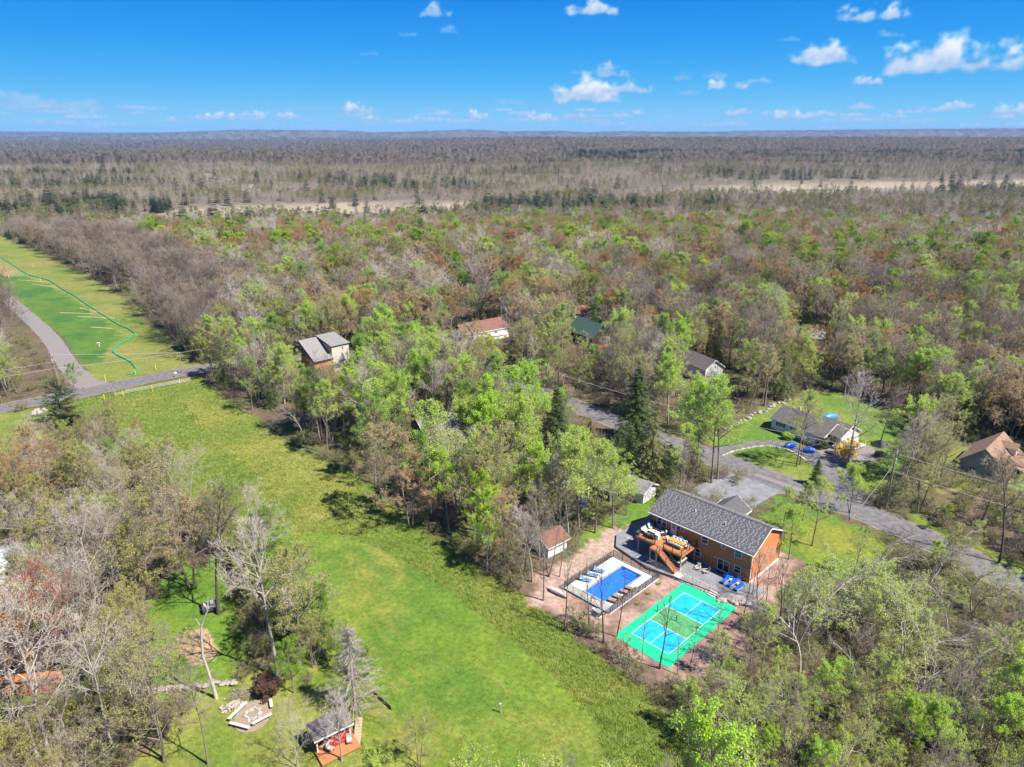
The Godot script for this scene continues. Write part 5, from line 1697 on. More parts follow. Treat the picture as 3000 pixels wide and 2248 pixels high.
func lower_left() -> void:
	# fire pit ring with benches
	var fp := Buf.new()
	var ring := PackedVector2Array()
	for k in 28:
		var t := TAU * k / 28
		ring.append(Vector2(-31.1 + cos(t) * 2.15, -68.5 + sin(t) * 2.55))
	structure(slab(rough_outline(ring, 0.12), -0.05, 0.05), "fire_pit_floor", mat(lin(0.36, 0.28, 0.23), 0.95, T.grain, 0.6))
	var rr := RandomNumberGenerator.new()
	rr.seed = 31
	var stones := [boulder(401, 1.0).mesh(), boulder(402, 1.0).mesh(), boulder(403, 1.0).mesh(), boulder(404, 1.0).mesh()]
	for k in 22:
		var t := TAU * k / 22
		var s := solo(stones[k % 4], "hearth_stone", M.stone if k % 3 else M.off_white, ordinal(k) + " stone of the fire pit ring counted clockwise from the right", "stone", g_at(-31.2 + cos(t) * rr.randf_range(0.6, 1.1), -68.7 + sin(t) * rr.randf_range(0.6, 1.1), 0.12), rr.randf() * 6, "stones of the fire pit ring")
		s.scale = Vector3(1, 0.6, 1) * rr.randf_range(0.14, 0.26)
	for q in [[-33.05, -68.9, 1.15, 3.0, "left of the fire pit"], [-32.0, -66.6, -0.3, 2.7, "on the near side of the fire pit"], [-29.7, -67.6, 0.72, 2.4, "right of the fire pit"], [-29.4, -70.1, -1.15, 1.4, "short one at the far right of the fire pit"]]:
		var be := thing("plank_bench", "weathered plank bench " + q[4], "bench", g_at(q[0], q[1], 0.05), q[2], "benches around the fire pit")
		bx(be, "seat", M.off_white, [[0, 0.44, 0, q[3], 0.08, 0.36]])
		for s in [-1, 1]:
			bx(be, "leg", M.weathered, [[s * (q[3] / 2 - 0.3), 0.2, 0, 0.1, 0.4, 0.3]])
	# split logs beside it
	var lg := Buf.new()
	lg.cyl(Vector3(-0.28, 0, 0), Vector3(0.28, 0, 0), 0.11, 0.1, 6)
	var lm := lg.mesh()
	for k in 54:
		var x := rr.randf_range(-1.2, 1.2)
		var z := rr.randf_range(-0.7, 0.7)
		var h := maxf(0.1, 0.55 * (1 - absf(x) / 1.3) * (1 - absf(z) / 0.9) * rr.randf_range(0.4, 1.2))
		var o := solo(lm, "firewood_log", M.weathered, "", "log", g_at(-34.15, -69.9) + Vector3(x * 0.86 - z * 0.5, h, -x * 0.5 - z * 0.86), rr.randf() * 6, "split logs heaped left of the fire pit")
		o.rotation.z = rr.randf_range(-0.3, 0.3)
		o.set_meta("label", "grey split log in the heap left of the fire pit")
	var bp := Buf.new()
	for k in 260:
		var p := Vector3(rr.randf_range(-1.9, 1.9), 0, rr.randf_range(-0.9, 0.9))
		p.y = rr.randf() * 0.8 * (1 - absf(p.x) / 2.0)
		var d := Vector3(rr.randf_range(-1, 1), rr.randf_range(-0.1, 0.5), rr.randf_range(-0.6, 0.6)) * 1.1
		bp.cone3(p, p + d, rr.randf_range(0.015, 0.035))
	var br := solo(bp, "brush_pile", M.weathered, "pile of grey brushwood behind the split logs", "brush pile", g_at(-33.4, -71.8))
	br.set_meta("kind", "stuff")
	br = solo(bp.mesh(), "brush_pile", M.weathered, "pile of grey brushwood beside the sandy patch", "brush pile", g_at(-47.2, -79.5), 0.7)
	br.set_meta("kind", "stuff")
	# dry stone wall from the sand patch to the dead trunk
	for k in 64:
		var t := k / 64.0
		var p := Vector3(-48.5, 0.18, -73.4).lerp(Vector3(-34.8, 0.18, -73.0), t) + Vector3(rr.randf_range(-0.35, 0.35), rr.randf_range(-0.1, 0.25), rr.randf_range(-0.45, 0.45) + sin(t * 5.0) * 0.8)
		var s := solo(stones[k % 4], "wall_stone", M.stone, ordinal(k) + " stone of the tumbled wall by the dead trunk counted from the left", "stone", p, rr.randf() * 6, "stones of the tumbled wall")
		s.scale = Vector3(1.2, 0.7, 1) * rr.randf_range(0.2, 0.45)
	# the dead trunk
	var dt := thing("dead_tree", "tall pale dead trunk without a crown beside the sandy patch", "tree", g_at(-36.6, -71.35))
	var pts := PackedVector3Array([Vector3(0, -0.2, 0), Vector3(-0.15, 1.5, -0.05), Vector3(-0.5, 4.4, 0), Vector3(-0.75, 6.6, 0.1), Vector3(-0.55, 8.8, 0.1), Vector3(-0.4, 10.6, 0), Vector3(0.1, 11.9, 0), Vector3(0.75, 13.0, 0.1), Vector3(0.85, 13.9, 0.0), Vector3(1.0, 14.8, 0)])
	var b := Buf.new()
	b.tube(pts, PackedFloat32Array([0.26, 0.2, 0.17, 0.16, 0.15, 0.14, 0.12, 0.1, 0.08, 0.06]), 9)
	part(b, "trunk", M.birch, dt)
	for q in [[Vector3(0.85, 13.4, 0), Vector3(1.6, 13.6, 0.1), 0.07], [Vector3(0.98, 14.6, 0), Vector3(1.4, 14.9, 0.1), 0.07], [Vector3(-0.4, 10.7, 0), Vector3(-0.9, 11.8, 0), 0.05], [Vector3(-0.6, 5.6, 0), Vector3(-1.1, 6.1, 0.3), 0.06], [Vector3(-0.45, 3.8, 0), Vector3(0.1, 4.3, -0.2), 0.05]]:
		b = Buf.new()
		b.tube(PackedVector3Array([q[0], q[1]]), PackedFloat32Array([q[2], q[2] * 0.6]), 6)
		part(b, "limb_stub", M.birch, dt)
	# the dark trailer on the grass pocket
	var tr := thing("garden_trailer", "small dark trailer with junk on the bright grass behind the dead trunk", "trailer", g_at(-44.4, -89.0), 0.5)
	bx(tr, "bed", M.charcoal, [[0, 0.5, 0, 2.0, 0.12, 2.4]])
	bx(tr, "side_board", M.charcoal, [[-1.0, 0.72, 0, 0.06, 0.36, 2.4], [1.0, 0.72, 0, 0.06, 0.36, 2.4], [0, 0.72, 1.2, 2.0, 0.36, 0.06]])
	for q in [[-0.5, -0.5, M.off_white], [0.4, -0.7, M.metal], [-0.3, 0.5, M.metal]]:
		bx(tr, "crate", q[2], [[q[0], 0.7, q[1], 0.5, 0.3, 0.6]])
	for s in [-1, 1]:
		b = Buf.new()
		b.cyl(Vector3(1.05 * s, 0.32, 0.2), Vector3(1.2 * s, 0.32, 0.2), 0.32, 0.32, 10)
		part(b, "wheel", M.black, tr)
	# the open red pavilion
	var gz := thing("pavilion", "open red pavilion with grey roof and orange deck at the bottom of the yard", "pavilion", g_at(-20.6, -64.4), 0.62)
	bx(gz, "deck", M.deck, [[0.1, 0.25, 0.6, 4.6, 0.18, 3.9]])
	bx(gz, "rear_wall", M.red, [[0, 1.4, -1.2, 4.0, 2.1, 0.1]])
	bx(gz, "side_wall", M.red, [[1.95, 1.4, -0.5, 0.1, 2.1, 1.4]])
	bx(gz, "side_wall", M.red, [[-1.95, 0.8, -0.4, 0.1, 0.95, 1.5]])
	bx(gz, "counter", M.red, [[0.5, 0.8, 0.7, 2.2, 0.95, 0.5]])
	for q in [[-1.95, 0.6], [1.95, 0.6], [-1.95, -1.15], [1.95, -1.15]]:
		bx(gz, "post", M.white, [[q[0], 1.35, q[1], 0.13, 2.1, 0.13]])
	b = Buf.new()
	b.obox(Vector3(0, 2.55, -0.3), Vector3(2.35, 0, 0), Vector3(0, 0.06, 0.01), Vector3(0, -0.22, 1.35))
	part(b, "roof", M.roof_grey, gz)
	b = Buf.new()
	b.obox(Vector3(0, 2.34, 1.06), Vector3(2.36, 0, 0), Vector3(0, 0.08, 0), Vector3(0, 0, 0.03))
	part(b, "roof_edge", M.white, gz)
	for q in [[-0.7, 1.2, "pale cushioned chair on the pavilion deck near the white post", M.off_white, 0.4], [1.5, 1.4, "grey chair on the pavilion deck by the red wall", M.metal, -0.3]]:
		var ch := thing("pavilion_chair", q[2], "chair", gz.transform * Vector3(q[0], 0.34, q[1]), 0.62 + q[4])
		bx(ch, "seat", q[3], [[0, 0.42, 0, 0.6, 0.08, 0.6]])
		b = Buf.new()
		b.beam(Vector3(0, 0.44, -0.27), Vector3(0, 1.0, -0.42), 0.6, 0.06)
		part(b, "backrest", q[3], ch)
		for s in [[-1, -1], [1, -1], [-1, 1], [1, 1]]:
			bx(ch, "leg", M.charcoal, [[s[0] * 0.26, 0.2, s[1] * 0.26, 0.05, 0.4, 0.05]])
	var lad := thing("timber_ramp", "pale timber ramp leaning against the right side of the red pavilion", "ramp", g_at(-17.9, -65.6), 0.1)
	for s in [-1, 1]:
		b = Buf.new()
		b.beam(Vector3(0.3 * s, 0.08, 1.6), Vector3(0.3 * s, 0.68, -1.8), 0.1, 0.16)
		part(b, "stringer", M.lumber, lad)
	for k in 9:
		b = Buf.new()
		b.box(Vector3(0, lerpf(0.16, 0.75, k / 8.0), lerpf(1.5, -1.7, k / 8.0)), Vector3(0.8, 0.05, 0.4))
		part(b, "slat", M.lumber, lad)
	var mk := thing("survey_stake", "lone grey stake standing in the mown strip", "stake", g_at(-1.4, -69.0))
	b = Buf.new()
	b.cyl(Vector3(0, -0.05, 0), Vector3(0, 1.3, 0), 0.09, 0.08, 6)
	part(b, "shaft", M.weathered, mk)
	bx(mk, "cap", M.off_white, [[0, 1.34, 0, 0.24, 0.14, 0.2]])
	var sf := thing("silt_fence", "short low green silt fence on the mown strip near the grey larch", "fence", g_at(-17.6, -72.4), -0.78)
	bx(sf, "fabric", mat(lin(0.10, 0.16, 0.09), 0.9), [[2.1, 0.3, 0, 4.4, 0.55, 0.03]])
	for k in 4:
		bx(sf, "stake", M.lumber, [[k * 1.4, 0.4, 0.04, 0.07, 0.9, 0.05]])
	# the red-decked house at the left edge
	var rh := thing("left_cabin", "cabin with tan deck panels and dark red frame behind pale twin trunks", "cabin", g_at(-61.0, -73.6), 0.12)
	bx(rh, "wall", M.shutter, [[0, 1.3, -3.2, 8.0, 2.6, 4.4]])
	bx(rh, "deck_floor", M.deck, [[0, 1.0, 0.4, 8.2, 0.15, 2.8]])
	for k in 5:
		bx(rh, "deck_panel", M.ochre, [[-3.3 + k * 1.65, 1.1, 1.86, 1.55, 1.9, 0.08]])
		bx(rh, "deck_post", M.red, [[-4.1 + k * 1.65, 1.2, 1.9, 0.14, 2.4, 0.14]])
	bx(rh, "railing_cap", M.shutter, [[0, 2.1, 1.88, 8.3, 0.1, 0.2]])
	b = Buf.new()
	b.obox(Vector3(0, 3.3, -3.2), Vector3(4.4, 0, 0), Vector3(0, 0.08, 0), Vector3(0, -0.7, 2.6))
	part(b, "roof", M.dark_wall, rh)


func far_things() -> void:
	# wooden poles of the far transmission line
	var lines := [[-640, -1500, 17], [-420, -1450, 19], [-205, -1320, 21], [-120, -1700, 19], [-75, -1180, 21], [62, -1000, 26], [150, -740, 23], [330, -760, 21], [505, -700, 22], [-900, -1600, 18], [-330, -1900, 17]]
	lines.sort_custom(func(a, b): return a[0] / -a[1] < b[0] / -b[1])
	for q in lines:
		var x: float = q[0]
		var z: float = q[1]
		var o := thing("transmission_pole", ordinal(lines.find(q)) + " dark wooden pole from the left above the far bare woods", "pole", Vector3(x, land(x, z), z), 0.4, "transmission poles in the far woods")
		var b := Buf.new()
		b.cyl(Vector3(0, -1, 0), Vector3(0, q[2], 0), 0.42, 0.3, 6)
		part(b, "shaft", M.pole_dark, o)
		bx(o, "crossarm", M.pole_dark, [[0, q[2] - 1.6, 0, 5.0, 0.35, 0.35]])
	# pond in the far marsh
	var w := Buf.new()
	var ring := PackedVector2Array()
	for k in 22:
		var t := TAU * k / 22
		ring.append(Vector2(395 + cos(t) * 24, -985 + sin(t) * 9))
	var y := land(395, -985)
	structure(slab(rough_outline(ring, 3.0), y - 0.6, y + 0.05), "pond", mat(lin(0.03, 0.07, 0.12), 0.04))
	# far farm buildings left
	var j := 0
	for q in [[-330, -930, 14, "white house with grey roof standing far off above the marsh"], [-455, -1130, 11, "smaller white house far off at the left among dark pines"], [-470, -1145, 9, "white outbuilding beside the far-off house among dark pines"]]:
		var x: float = q[0]
		var z: float = q[1]
		gabled("far_house", q[3], Vector3(x, land(x, z), z), 0.2, q[2], 9, 4.5, 8.5, M.white_wall, M.roof_pale, [[0, -2, 2.4, 1.4, 1.4], [0, 2, 2.4, 1.4, 1.4]], null, 0.5)
		j += 1


# ---------------------------------------------------------------- woods

# leaf colours: what each is called, and the colour itself
var LEAF := {
	"bright": ["bright green", Vector3(0.235, 0.430, 0.008)], "lime": ["lime green", Vector3(0.300, 0.460, 0.012)], "mid": ["mid green", Vector3(0.125, 0.255, 0.012)],
	"pale": ["pale yellow-green", Vector3(0.285, 0.400, 0.045)], "sparse": ["sparse light green", Vector3(0.260, 0.380, 0.040)], "olive": ["olive", Vector3(0.255, 0.250, 0.070)],
	"tan": ["tan", Vector3(0.275, 0.215, 0.115)], "rust": ["rust coloured", Vector3(0.350, 0.215, 0.115)], "orange": ["orange", Vector3(0.335, 0.176, 0.047)],
	"red": ["red", Vector3(0.296, 0.070, 0.062)], "dark": ["dark green", Vector3(0.039, 0.066, 0.025)], "spruce_olive": ["olive green", Vector3(0.086, 0.101, 0.035)]}
var BARK := {"grey": Vector3(0.25, 0.22, 0.185), "white": Vector3(0.42, 0.39, 0.35), "dark": Vector3(0.11, 0.09, 0.08)}
var PROTO := {}
var trees := []      # [kind, variant, x, z, height, turn, colour, label]


func tree_materials() -> void:
	for k in BARK:
		var c: Vector3 = BARK[k]
		M["bark_" + k] = mat(lin(c.x, c.y, c.z), 0.95, T.fine, 0.25)
		M["twig_" + k] = mat(lin(c.x * 0.95, c.y * 0.93, c.z * 0.92), 0.95)
	M.twig_far = mat(lin(0.275, 0.245, 0.20), 0.95)
	M.birch = mat(lin(0.54, 0.51, 0.47), 0.85, T.fine, 0.35)
	M.twig_birch = mat(lin(0.27, 0.25, 0.215), 0.9)
	for k in LEAF:
		var c: Vector3 = LEAF[k][1]
		M["leaf_" + k] = leaf_mat(lin(c.x, c.y, c.z))
	M.leaf_deep = M.leaf_mid
	M.leaf_any = leaf_mat(Color.WHITE)
	M.leaf_any.vertex_color_use_as_albedo = true
	M.wood_any = mat(Color.WHITE, 0.95)
	M.wood_any.vertex_color_use_as_albedo = true
	M.leaf_yellow = leaf_mat(lin(0.62, 0.42, 0.02))
	M.leaf_purple = leaf_mat(lin(0.085, 0.035, 0.040))


func leaf_mat(c: Color) -> StandardMaterial3D:
	var m := StandardMaterial3D.new()
	m.albedo_color = c
	m.roughness = 0.7
	m.metallic_specular = 0.3
	m.backlight_enabled = true
	m.backlight = Color(0.75, 0.75, 0.6)
	return m


var R := RandomNumberGenerator.new()
var wood: Buf
var twig: Buf
var leaves: Buf
var O := {}
var ends := PackedVector3Array()

func rv() -> Vector3:
	return Vector3(R.randf_range(-1, 1), R.randf_range(-1, 1), R.randf_range(-1, 1))


# a branch of the given level and what grows from it
func limb(level: int, p: Vector3, d: Vector3, len: float, rad: float) -> void:
	var last: int = O.levels
	var rmin: float = O.rmin
	rad = maxf(rad, rmin)
	if level >= last:
		var q := p + (d + rv() * 0.15).normalized() * len
		twig.cone3(p, q, rad)
		if O.leaves > 0: bud(p, q)
		return
	var segs := 4 if level == 1 else 2
	var pts := PackedVector3Array([p])
	var rr := PackedFloat32Array([rad])
	var up: float = O.up
	for k in segs:
		d = (d + rv() * float(O.wob) + Vector3(0, up, 0)).normalized()
		p += d * len / segs
		pts.append(p)
		rr.append(maxf(rad * (1.0 - 0.8 * (k + 1) / segs), rmin * 0.6))
	(wood if level == 1 else twig).tube(pts, rr, 5 if level == 1 else 3)
	var kids: int = O.kids[level - 1]
	for k in kids:
		var t := lerpf(0.22, 1.0, (k + R.randf()) / kids)
		var f := t * segs
		var j := mini(int(f), segs - 1)
		var at := pts[j].lerp(pts[j + 1], f - j)
		var along := (pts[j + 1] - pts[j]).normalized()
		var side := along.cross(rv()).normalized()
		var ang: float = R.randf_range(0.4, 0.95) * float(O.fork)
		limb(level + 1, at, along * cos(ang) + side * sin(ang), len * R.randf_range(0.38, 0.62) * (1.15 - 0.5 * t), rad * 0.5 * (1.1 - 0.6 * t))
	if O.leaves > 0 and level == last - 1:
		bud(pts[segs - 1], pts[segs])


func bud(p: Vector3, q: Vector3) -> void:
	var n: float = O.leaves
	var c := int(n) + (1 if R.randf() < n - int(n) else 0)
	var s: float = O.ls
	for k in c:
		var at := p.lerp(q, R.randf_range(0.3, 1.1)) + rv() * float(O.puff)
		var d := (rv() + Vector3(0, -0.15, 0)).normalized()
		var z := s * R.randf_range(0.6, 1.3)
		var side := d.cross(rv()).normalized() * z * 0.42
		leaves.leaf(at, d * z, side, Vector3.ZERO)


func broadleaf(called: String, sd: int, opts: Dictionary) -> void:
	O = {"h": 15.0, "rad": 0.19, "bole": 0.34, "limbs": 13, "kids": [6, 5, 4], "levels": 4, "spread": 0.36, "ang0": 1.15, "ang1": 0.35, "up": 0.1, "wob": 0.17, "fork": 1.0, "rmin": 0.013, "leaves": 0.0, "ls": 0.2, "puff": 0.1, "stems": 1, "lean": 0.05, "bend": 0.0, "tw": 0.05, "sides": 7}
	O.merge(opts, true)
	R.seed = sd
	wood = Buf.new(); twig = Buf.new(); leaves = Buf.new()
	var H: float = O.h
	for s in int(O.stems):
		var n := 9
		var p := Vector3.ZERO if O.stems == 1 else Vector3(R.randf_range(-0.3, 0.3), 0, R.randf_range(-0.3, 0.3)) * (H / 15.0)
		p.y = -0.15
		var az := TAU * (s + R.randf() * 0.6) / maxf(O.stems, 1.0)
		var out := Vector3(cos(az), 0, sin(az))
		var d := (Vector3.UP + out * (float(O.lean) * R.randf_range(0.4, 1.4) if O.stems > 1 else R.randf_range(0, float(O.lean)))).normalized()
		var pts := PackedVector3Array()
		var rr := PackedFloat32Array()
		var rad: float = float(O.rad) * (1.0 if O.stems == 1 else 0.75)
		var tall := H * (1.0 if s == 0 else R.randf_range(0.7, 1.0))
		for k in n + 1:
			pts.append(p)
			var t := float(k) / n
			rr.append(maxf(rad * (1.0 - 0.88 * t) * (1.35 if k == 0 else 1.0), float(O.rmin)))
			p += d * tall / n
			d = (d + rv() * float(O.tw) + Vector3(0, 0.03, 0) * (1.0 - minf(1.0, float(O.bend) * 20.0)) + Vector3(1, -0.35, 0) * float(O.bend) * (0.4 + t * 1.6)).normalized()
		wood.tube(pts, rr, int(O.sides))
		var nl: int = O.limbs
		for k in nl:
			var u := (k + R.randf() * 0.7) / nl
			var t := lerpf(O.bole, 0.99, u)
			var f := t * n
			var j := mini(int(f), n - 1)
			var at := pts[j].lerp(pts[j + 1], f - j)
			var axis := (pts[j + 1] - pts[j]).normalized()
			var a := k * 2.4 + R.randf() * 1.1
			var side := axis.cross(Vector3(cos(a), 0.05, sin(a))).normalized()
			var ang := lerpf(O.ang0, O.ang1, u) * R.randf_range(0.8, 1.2)
			var prof := sqrt(maxf(0.02, 1.0 - pow(u * 1.02, 2.2))) * 0.75 + 0.28
			limb(1, at, axis * cos(ang) + side * sin(ang), tall * float(O.spread) * prof * R.randf_range(0.72, 1.2), rad * (0.5 - 0.3 * u))
	store(called)


func store(called: String) -> void:
	var tm := wood.mesh()
	var cm := ArrayMesh.new()
	twig.surface(cm)
	leaves.surface(cm)
	var am := ArrayMesh.new()
	wood.surface(am)
	twig.surface(am)
	leaves.surface(am)
	PROTO[called] = {"trunk": tm, "crown": cm, "all": am, "h": float(O.h), "twigs": not twig.v.is_empty(), "leaves": not leaves.v.is_empty(), "needles": O.get("needles", false)}


# conifers: whorls of hanging sprays
func conifer(called: String, sd: int, opts: Dictionary) -> void:
	O = {"h": 15.0, "rad": 0.2, "base": 0.08, "layers": 26, "per": 8, "wide": 0.21, "droop": 0.25, "spray": 0.5, "gap": 0.1, "n": 5, "rough": 0.2, "needles": true, "tip": 1.0}
	O.merge(opts, true)
	R.seed = sd
	wood = Buf.new(); twig = Buf.new(); leaves = Buf.new()
	var H: float = O.h
	wood.tube(PackedVector3Array([Vector3(0, -0.15, 0), Vector3(0.02, H * 0.4, 0.03), Vector3(0, H * 0.98, 0)]), PackedFloat32Array([float(O.rad) * 1.2, float(O.rad) * 0.65, 0.02]), 7)
	for l in int(O.layers):
		var u := (l + R.randf() * 0.5) / float(O.layers)
		var y := H * lerpf(O.base, 0.985, u)
		var reach := H * float(O.wide) * pow(1.0 - u, float(O.tip) * 0.8) + 0.15
		for k in int(O.per):
			if R.randf() < float(O.gap): continue
			var a := TAU * (k + R.randf()) / float(O.per)
			var len := reach * R.randf_range(1.0 - float(O.rough) * 1.6, 1.0 + float(O.rough))
			var d := Vector3(cos(a), R.randf_range(-0.15, 0.2) - float(O.droop) * 0.5 + u * 0.35, sin(a)).normalized()
			var p := Vector3(0, y, 0)
			wood.cone3(p, p + d * len * 0.9, 0.02 + 0.02 * (1 - u))
			var n: int = O.n
			var side := d.cross(Vector3.UP).normalized()
			for j in n:
				var t := (j + 0.6 + R.randf() * 0.4) / n
				var at := p + d * len * t + Vector3(0, -float(O.droop) * len * t * t * 0.5, 0)
				var z: float = float(O.spray) * (0.55 + 0.6 * (1.0 - absf(t - 0.55))) * (0.45 + 0.6 * (1.0 - u)) * R.randf_range(0.75, 1.25)
				for s in [-1.0, 1.0]:
					var fd: Vector3 = (d * 0.75 + side * s * R.randf_range(0.45, 0.95) + Vector3(0, -float(O.droop) * R.randf_range(0.3, 1.0), 0)).normalized()
					leaves.leaf(at, fd * z, fd.cross(Vector3(R.randf_range(-0.4, 0.4), 1, R.randf_range(-0.4, 0.4))).normalized() * z * 0.26, Vector3(0, -0.06 * z, 0))
	store(called)


func protos() -> void:
	# the full ones
	for k in 6:
		broadleaf("bare%d" % k, 11 + k, {"h": 15.0 + (k % 3), "bole": [0.3, 0.42, 0.24, 0.36, 0.5, 0.28][k], "spread": [0.36, 0.3, 0.42, 0.34, 0.3, 0.4][k], "ang0": [1.1, 0.9, 1.2, 0.8, 1.0, 1.25][k], "stems": [1, 1, 2, 3, 1, 1][k], "limbs": [14, 13, 9, 7, 13, 15][k], "lean": [0.1, 0.1, 0.25, 0.3, 0.12, 0.2][k], "kids": [7, 6, 5] if k < 2 or k > 3 else [7, 5, 5]})
	for k in 5:
		broadleaf("bud%d" % k, 31 + k, {"h": 14.0 + (k % 3), "bole": [0.28, 0.36, 0.22, 0.32, 0.25][k], "spread": [0.36, 0.32, 0.42, 0.35, 0.38][k], "limbs": [14, 13, 8, 13, 10][k], "stems": [1, 1, 2, 1, 2][k], "lean": 0.2, "kids": [6, 5, 5], "leaves": 3.0, "ls": 0.15, "puff": 0.14})
	for k in 5:
		broadleaf("leafy%d" % k, 51 + k, {"h": 15.0 + (k % 2) * 2, "bole": [0.34, 0.45, 0.28, 0.38, 0.5][k], "spread": [0.30, 0.24, 0.33, 0.27, 0.23][k], "limbs": [13, 14, 14, 12, 14][k], "kids": [6, 5, 4], "leaves": [4.6, 4.0, 5.2, 2.8, 4.4][k], "ls": 0.18, "puff": 0.24, "lean": 0.12})
	for k in 3:
		broadleaf("thin%d" % k, 71 + k, {"h": 12.0, "rad": 0.13, "bole": [0.35, 0.45, 0.3][k], "spread": 0.27, "limbs": 9, "kids": [4, 4, 2], "ang0": 0.85, "ang1": 0.3, "rmin": 0.014, "lean": 0.12, "up": 0.14})
	for k in 4:
		broadleaf("birch%d" % k, 81 + k, {"h": 13.0, "rad": 0.16, "bole": 0.3, "spread": 0.26, "limbs": 12, "kids": [5, 4, 3], "bend": [0.12, 0.2, 0.06, 0.16][k], "leaves": 2.4, "ls": 0.15, "puff": 0.18, "up": -0.02, "lean": 0.25, "stems": [1, 2, 1, 3][k]})
	for k in 4:
		broadleaf("arch%d" % k, 191 + k, {"h": 12.0, "rad": 0.11, "bole": 0.35, "spread": 0.24, "limbs": 14, "kids": [5, 4], "levels": 3, "bend": [0.22, 0.15, 0.27, 0.11][k], "rmin": 0.016, "up": -0.05, "lean": 0.5, "tw": 0.03, "ang0": 0.6})
	for k in 4:
		broadleaf("brush%d" % k, 91 + k, {"h": 3.2, "rad": 0.045, "bole": 0.12, "spread": 0.5, "limbs": 6, "kids": [5, 4], "levels": 3, "stems": 5, "lean": 0.75, "rmin": 0.011, "leaves": [0.0, 0.9, 1.6, 0.5][k], "ls": 0.15, "puff": 0.12, "sides": 4, "ang0": 0.9})
	for k in 2:
		conifer("spruce%d" % k, 101 + k, {"wide": 0.29, "droop": 0.4, "layers": 30, "per": 10, "n": 7, "spray": 0.85})
		conifer("hemlock%d" % k, 111 + k, {"wide": 0.30, "droop": 0.65, "layers": 22, "per": 7, "n": 7, "spray": 0.85, "rough": 0.35, "gap": 0.2, "tip": 0.8})
	conifer("pine0", 121, {"h": 11.0, "wide": 0.40, "droop": 0.0, "layers": 15, "per": 7, "n": 7, "spray": 0.95, "rough": 0.45, "gap": 0.25, "tip": 0.55, "base": 0.14})
	conifer("pine1", 122, {"h": 18.0, "wide": 0.24, "droop": 0.0, "layers": 16, "per": 6, "n": 6, "spray": 1.2, "rough": 0.5, "gap": 0.25, "tip": 0.6, "base": 0.35})
	conifer("larch0", 131, {"h": 13.0, "wide": 0.26, "droop": 0.12, "layers": 26, "per": 7, "n": 0, "rough": 0.3, "needles": false})
	larch_twigs()
	# plain ones for the distance
	for k in 3:
		broadleaf("farbare%d" % k, 141 + k, {"h": 14.0, "limbs": 8, "kids": [5, 5], "levels": 3, "rmin": 0.035, "rad": 0.2, "bole": 0.3, "spread": 0.36, "sides": 4})
	for k in 3:
		broadleaf("farleaf%d" % k, 151 + k, {"h": 14.0, "limbs": 8, "kids": [5, 4], "levels": 3, "rmin": 0.03, "leaves": 2.0, "ls": 0.55, "puff": 0.4, "spread": 0.32, "sides": 4})
	for k in 2:
		conifer("farspruce%d" % k, 161 + k, {"layers": 14, "per": 7, "n": 3, "spray": 2.0, "wide": 0.25})
	# groves for the far hills
	for k in 3:
		grove("grove%d" % k, 171 + k, ["farbare0", "farbare1", "farbare2", "farleaf0"], 16, 46.0)
	grove("pinegrove0", 181, ["farspruce0", "farspruce1"], 16, 46.0)


func larch_twigs() -> void:
	R.seed = 5
	wood = Buf.new(); twig = Buf.new(); leaves = Buf.new()
	var H := 13.0
	O = {"h": H}
	wood.tube(PackedVector3Array([Vector3(0, -0.15, 0), Vector3(0.1, H * 0.4, 0.03), Vector3(0, H, 0)]), PackedFloat32Array([0.26, 0.15, 0.02]), 8)
	for l in 150:
		var u := l / 150.0
		var a := l * 2.4 + R.randf()
		var len := H * 0.38 * (1.0 - u) * R.randf_range(0.6, 1.2) + 0.3
		var p := Vector3(0, H * lerpf(0.08, 0.98, u), 0)
		var d := Vector3(cos(a), 0.1, sin(a))
		var q := p + d * len + Vector3(0, -0.06 * len, 0)
		twig.tube(PackedVector3Array([p, p.lerp(q, 0.5) + Vector3(0, 0.15, 0), q]), PackedFloat32Array([0.035, 0.025, 0.012]), 3)
		for j in 34:
			var t := R.randf_range(0.2, 1.0)
			var at := p.lerp(q, t)
			twig.cone3(at, at + (d * 0.4 + rv() * 0.7 + Vector3(0, -0.5, 0)).normalized() * R.randf_range(0.35, 0.95), 0.014)
	store("larch0")


func grove(called: String, sd: int, kinds: Array, n: int, size: float) -> void:
	R.seed = sd
	var am := ArrayMesh.new()
	var parts := [Buf.new(), Buf.new()]
	for k in n:
		var pr: Dictionary = PROTO[kinds[k % kinds.size()]]
		var t := Transform3D(Basis(Vector3.UP, R.randf() * TAU).scaled(Vector3.ONE * R.randf_range(0.75, 1.1)), Vector3(R.randf_range(-0.5, 0.5) * size, -0.5, R.randf_range(-0.5, 0.5) * size))
		var m: ArrayMesh = pr.all
		for s in m.get_surface_count():
			var a := m.surface_get_arrays(s)
			var b: Buf = parts[0 if s < m.get_surface_count() - 1 or not pr.leaves else 1]
			var o := b.v.size()
			var vs: PackedVector3Array = t * (a[Mesh.ARRAY_VERTEX] as PackedVector3Array)
			b.v.append_array(vs)
			b.n.append_array(a[Mesh.ARRAY_NORMAL])
			for q in a[Mesh.ARRAY_INDEX]:
				b.i.append(o + q)
	var g := {"h": 14.0, "twigs": false, "leaves": true, "needles": true}
	parts[0].surface(am)
	parts[1].surface(am)
	g.all = am
	g.two = am.get_surface_count() > 1
	PROTO[called] = g


func add_tree(kind: String, variant: String, x: float, z: float, h: float, turn: float, colour: String, label := "", bark := "grey") -> void:
	trees.append({"k": kind, "v": variant, "x": x, "z": z, "h": h, "t": turn, "c": colour, "l": label, "b": bark})


# places that must stay in sight: x, z, height looked at, half-width
var SIGHTS := []

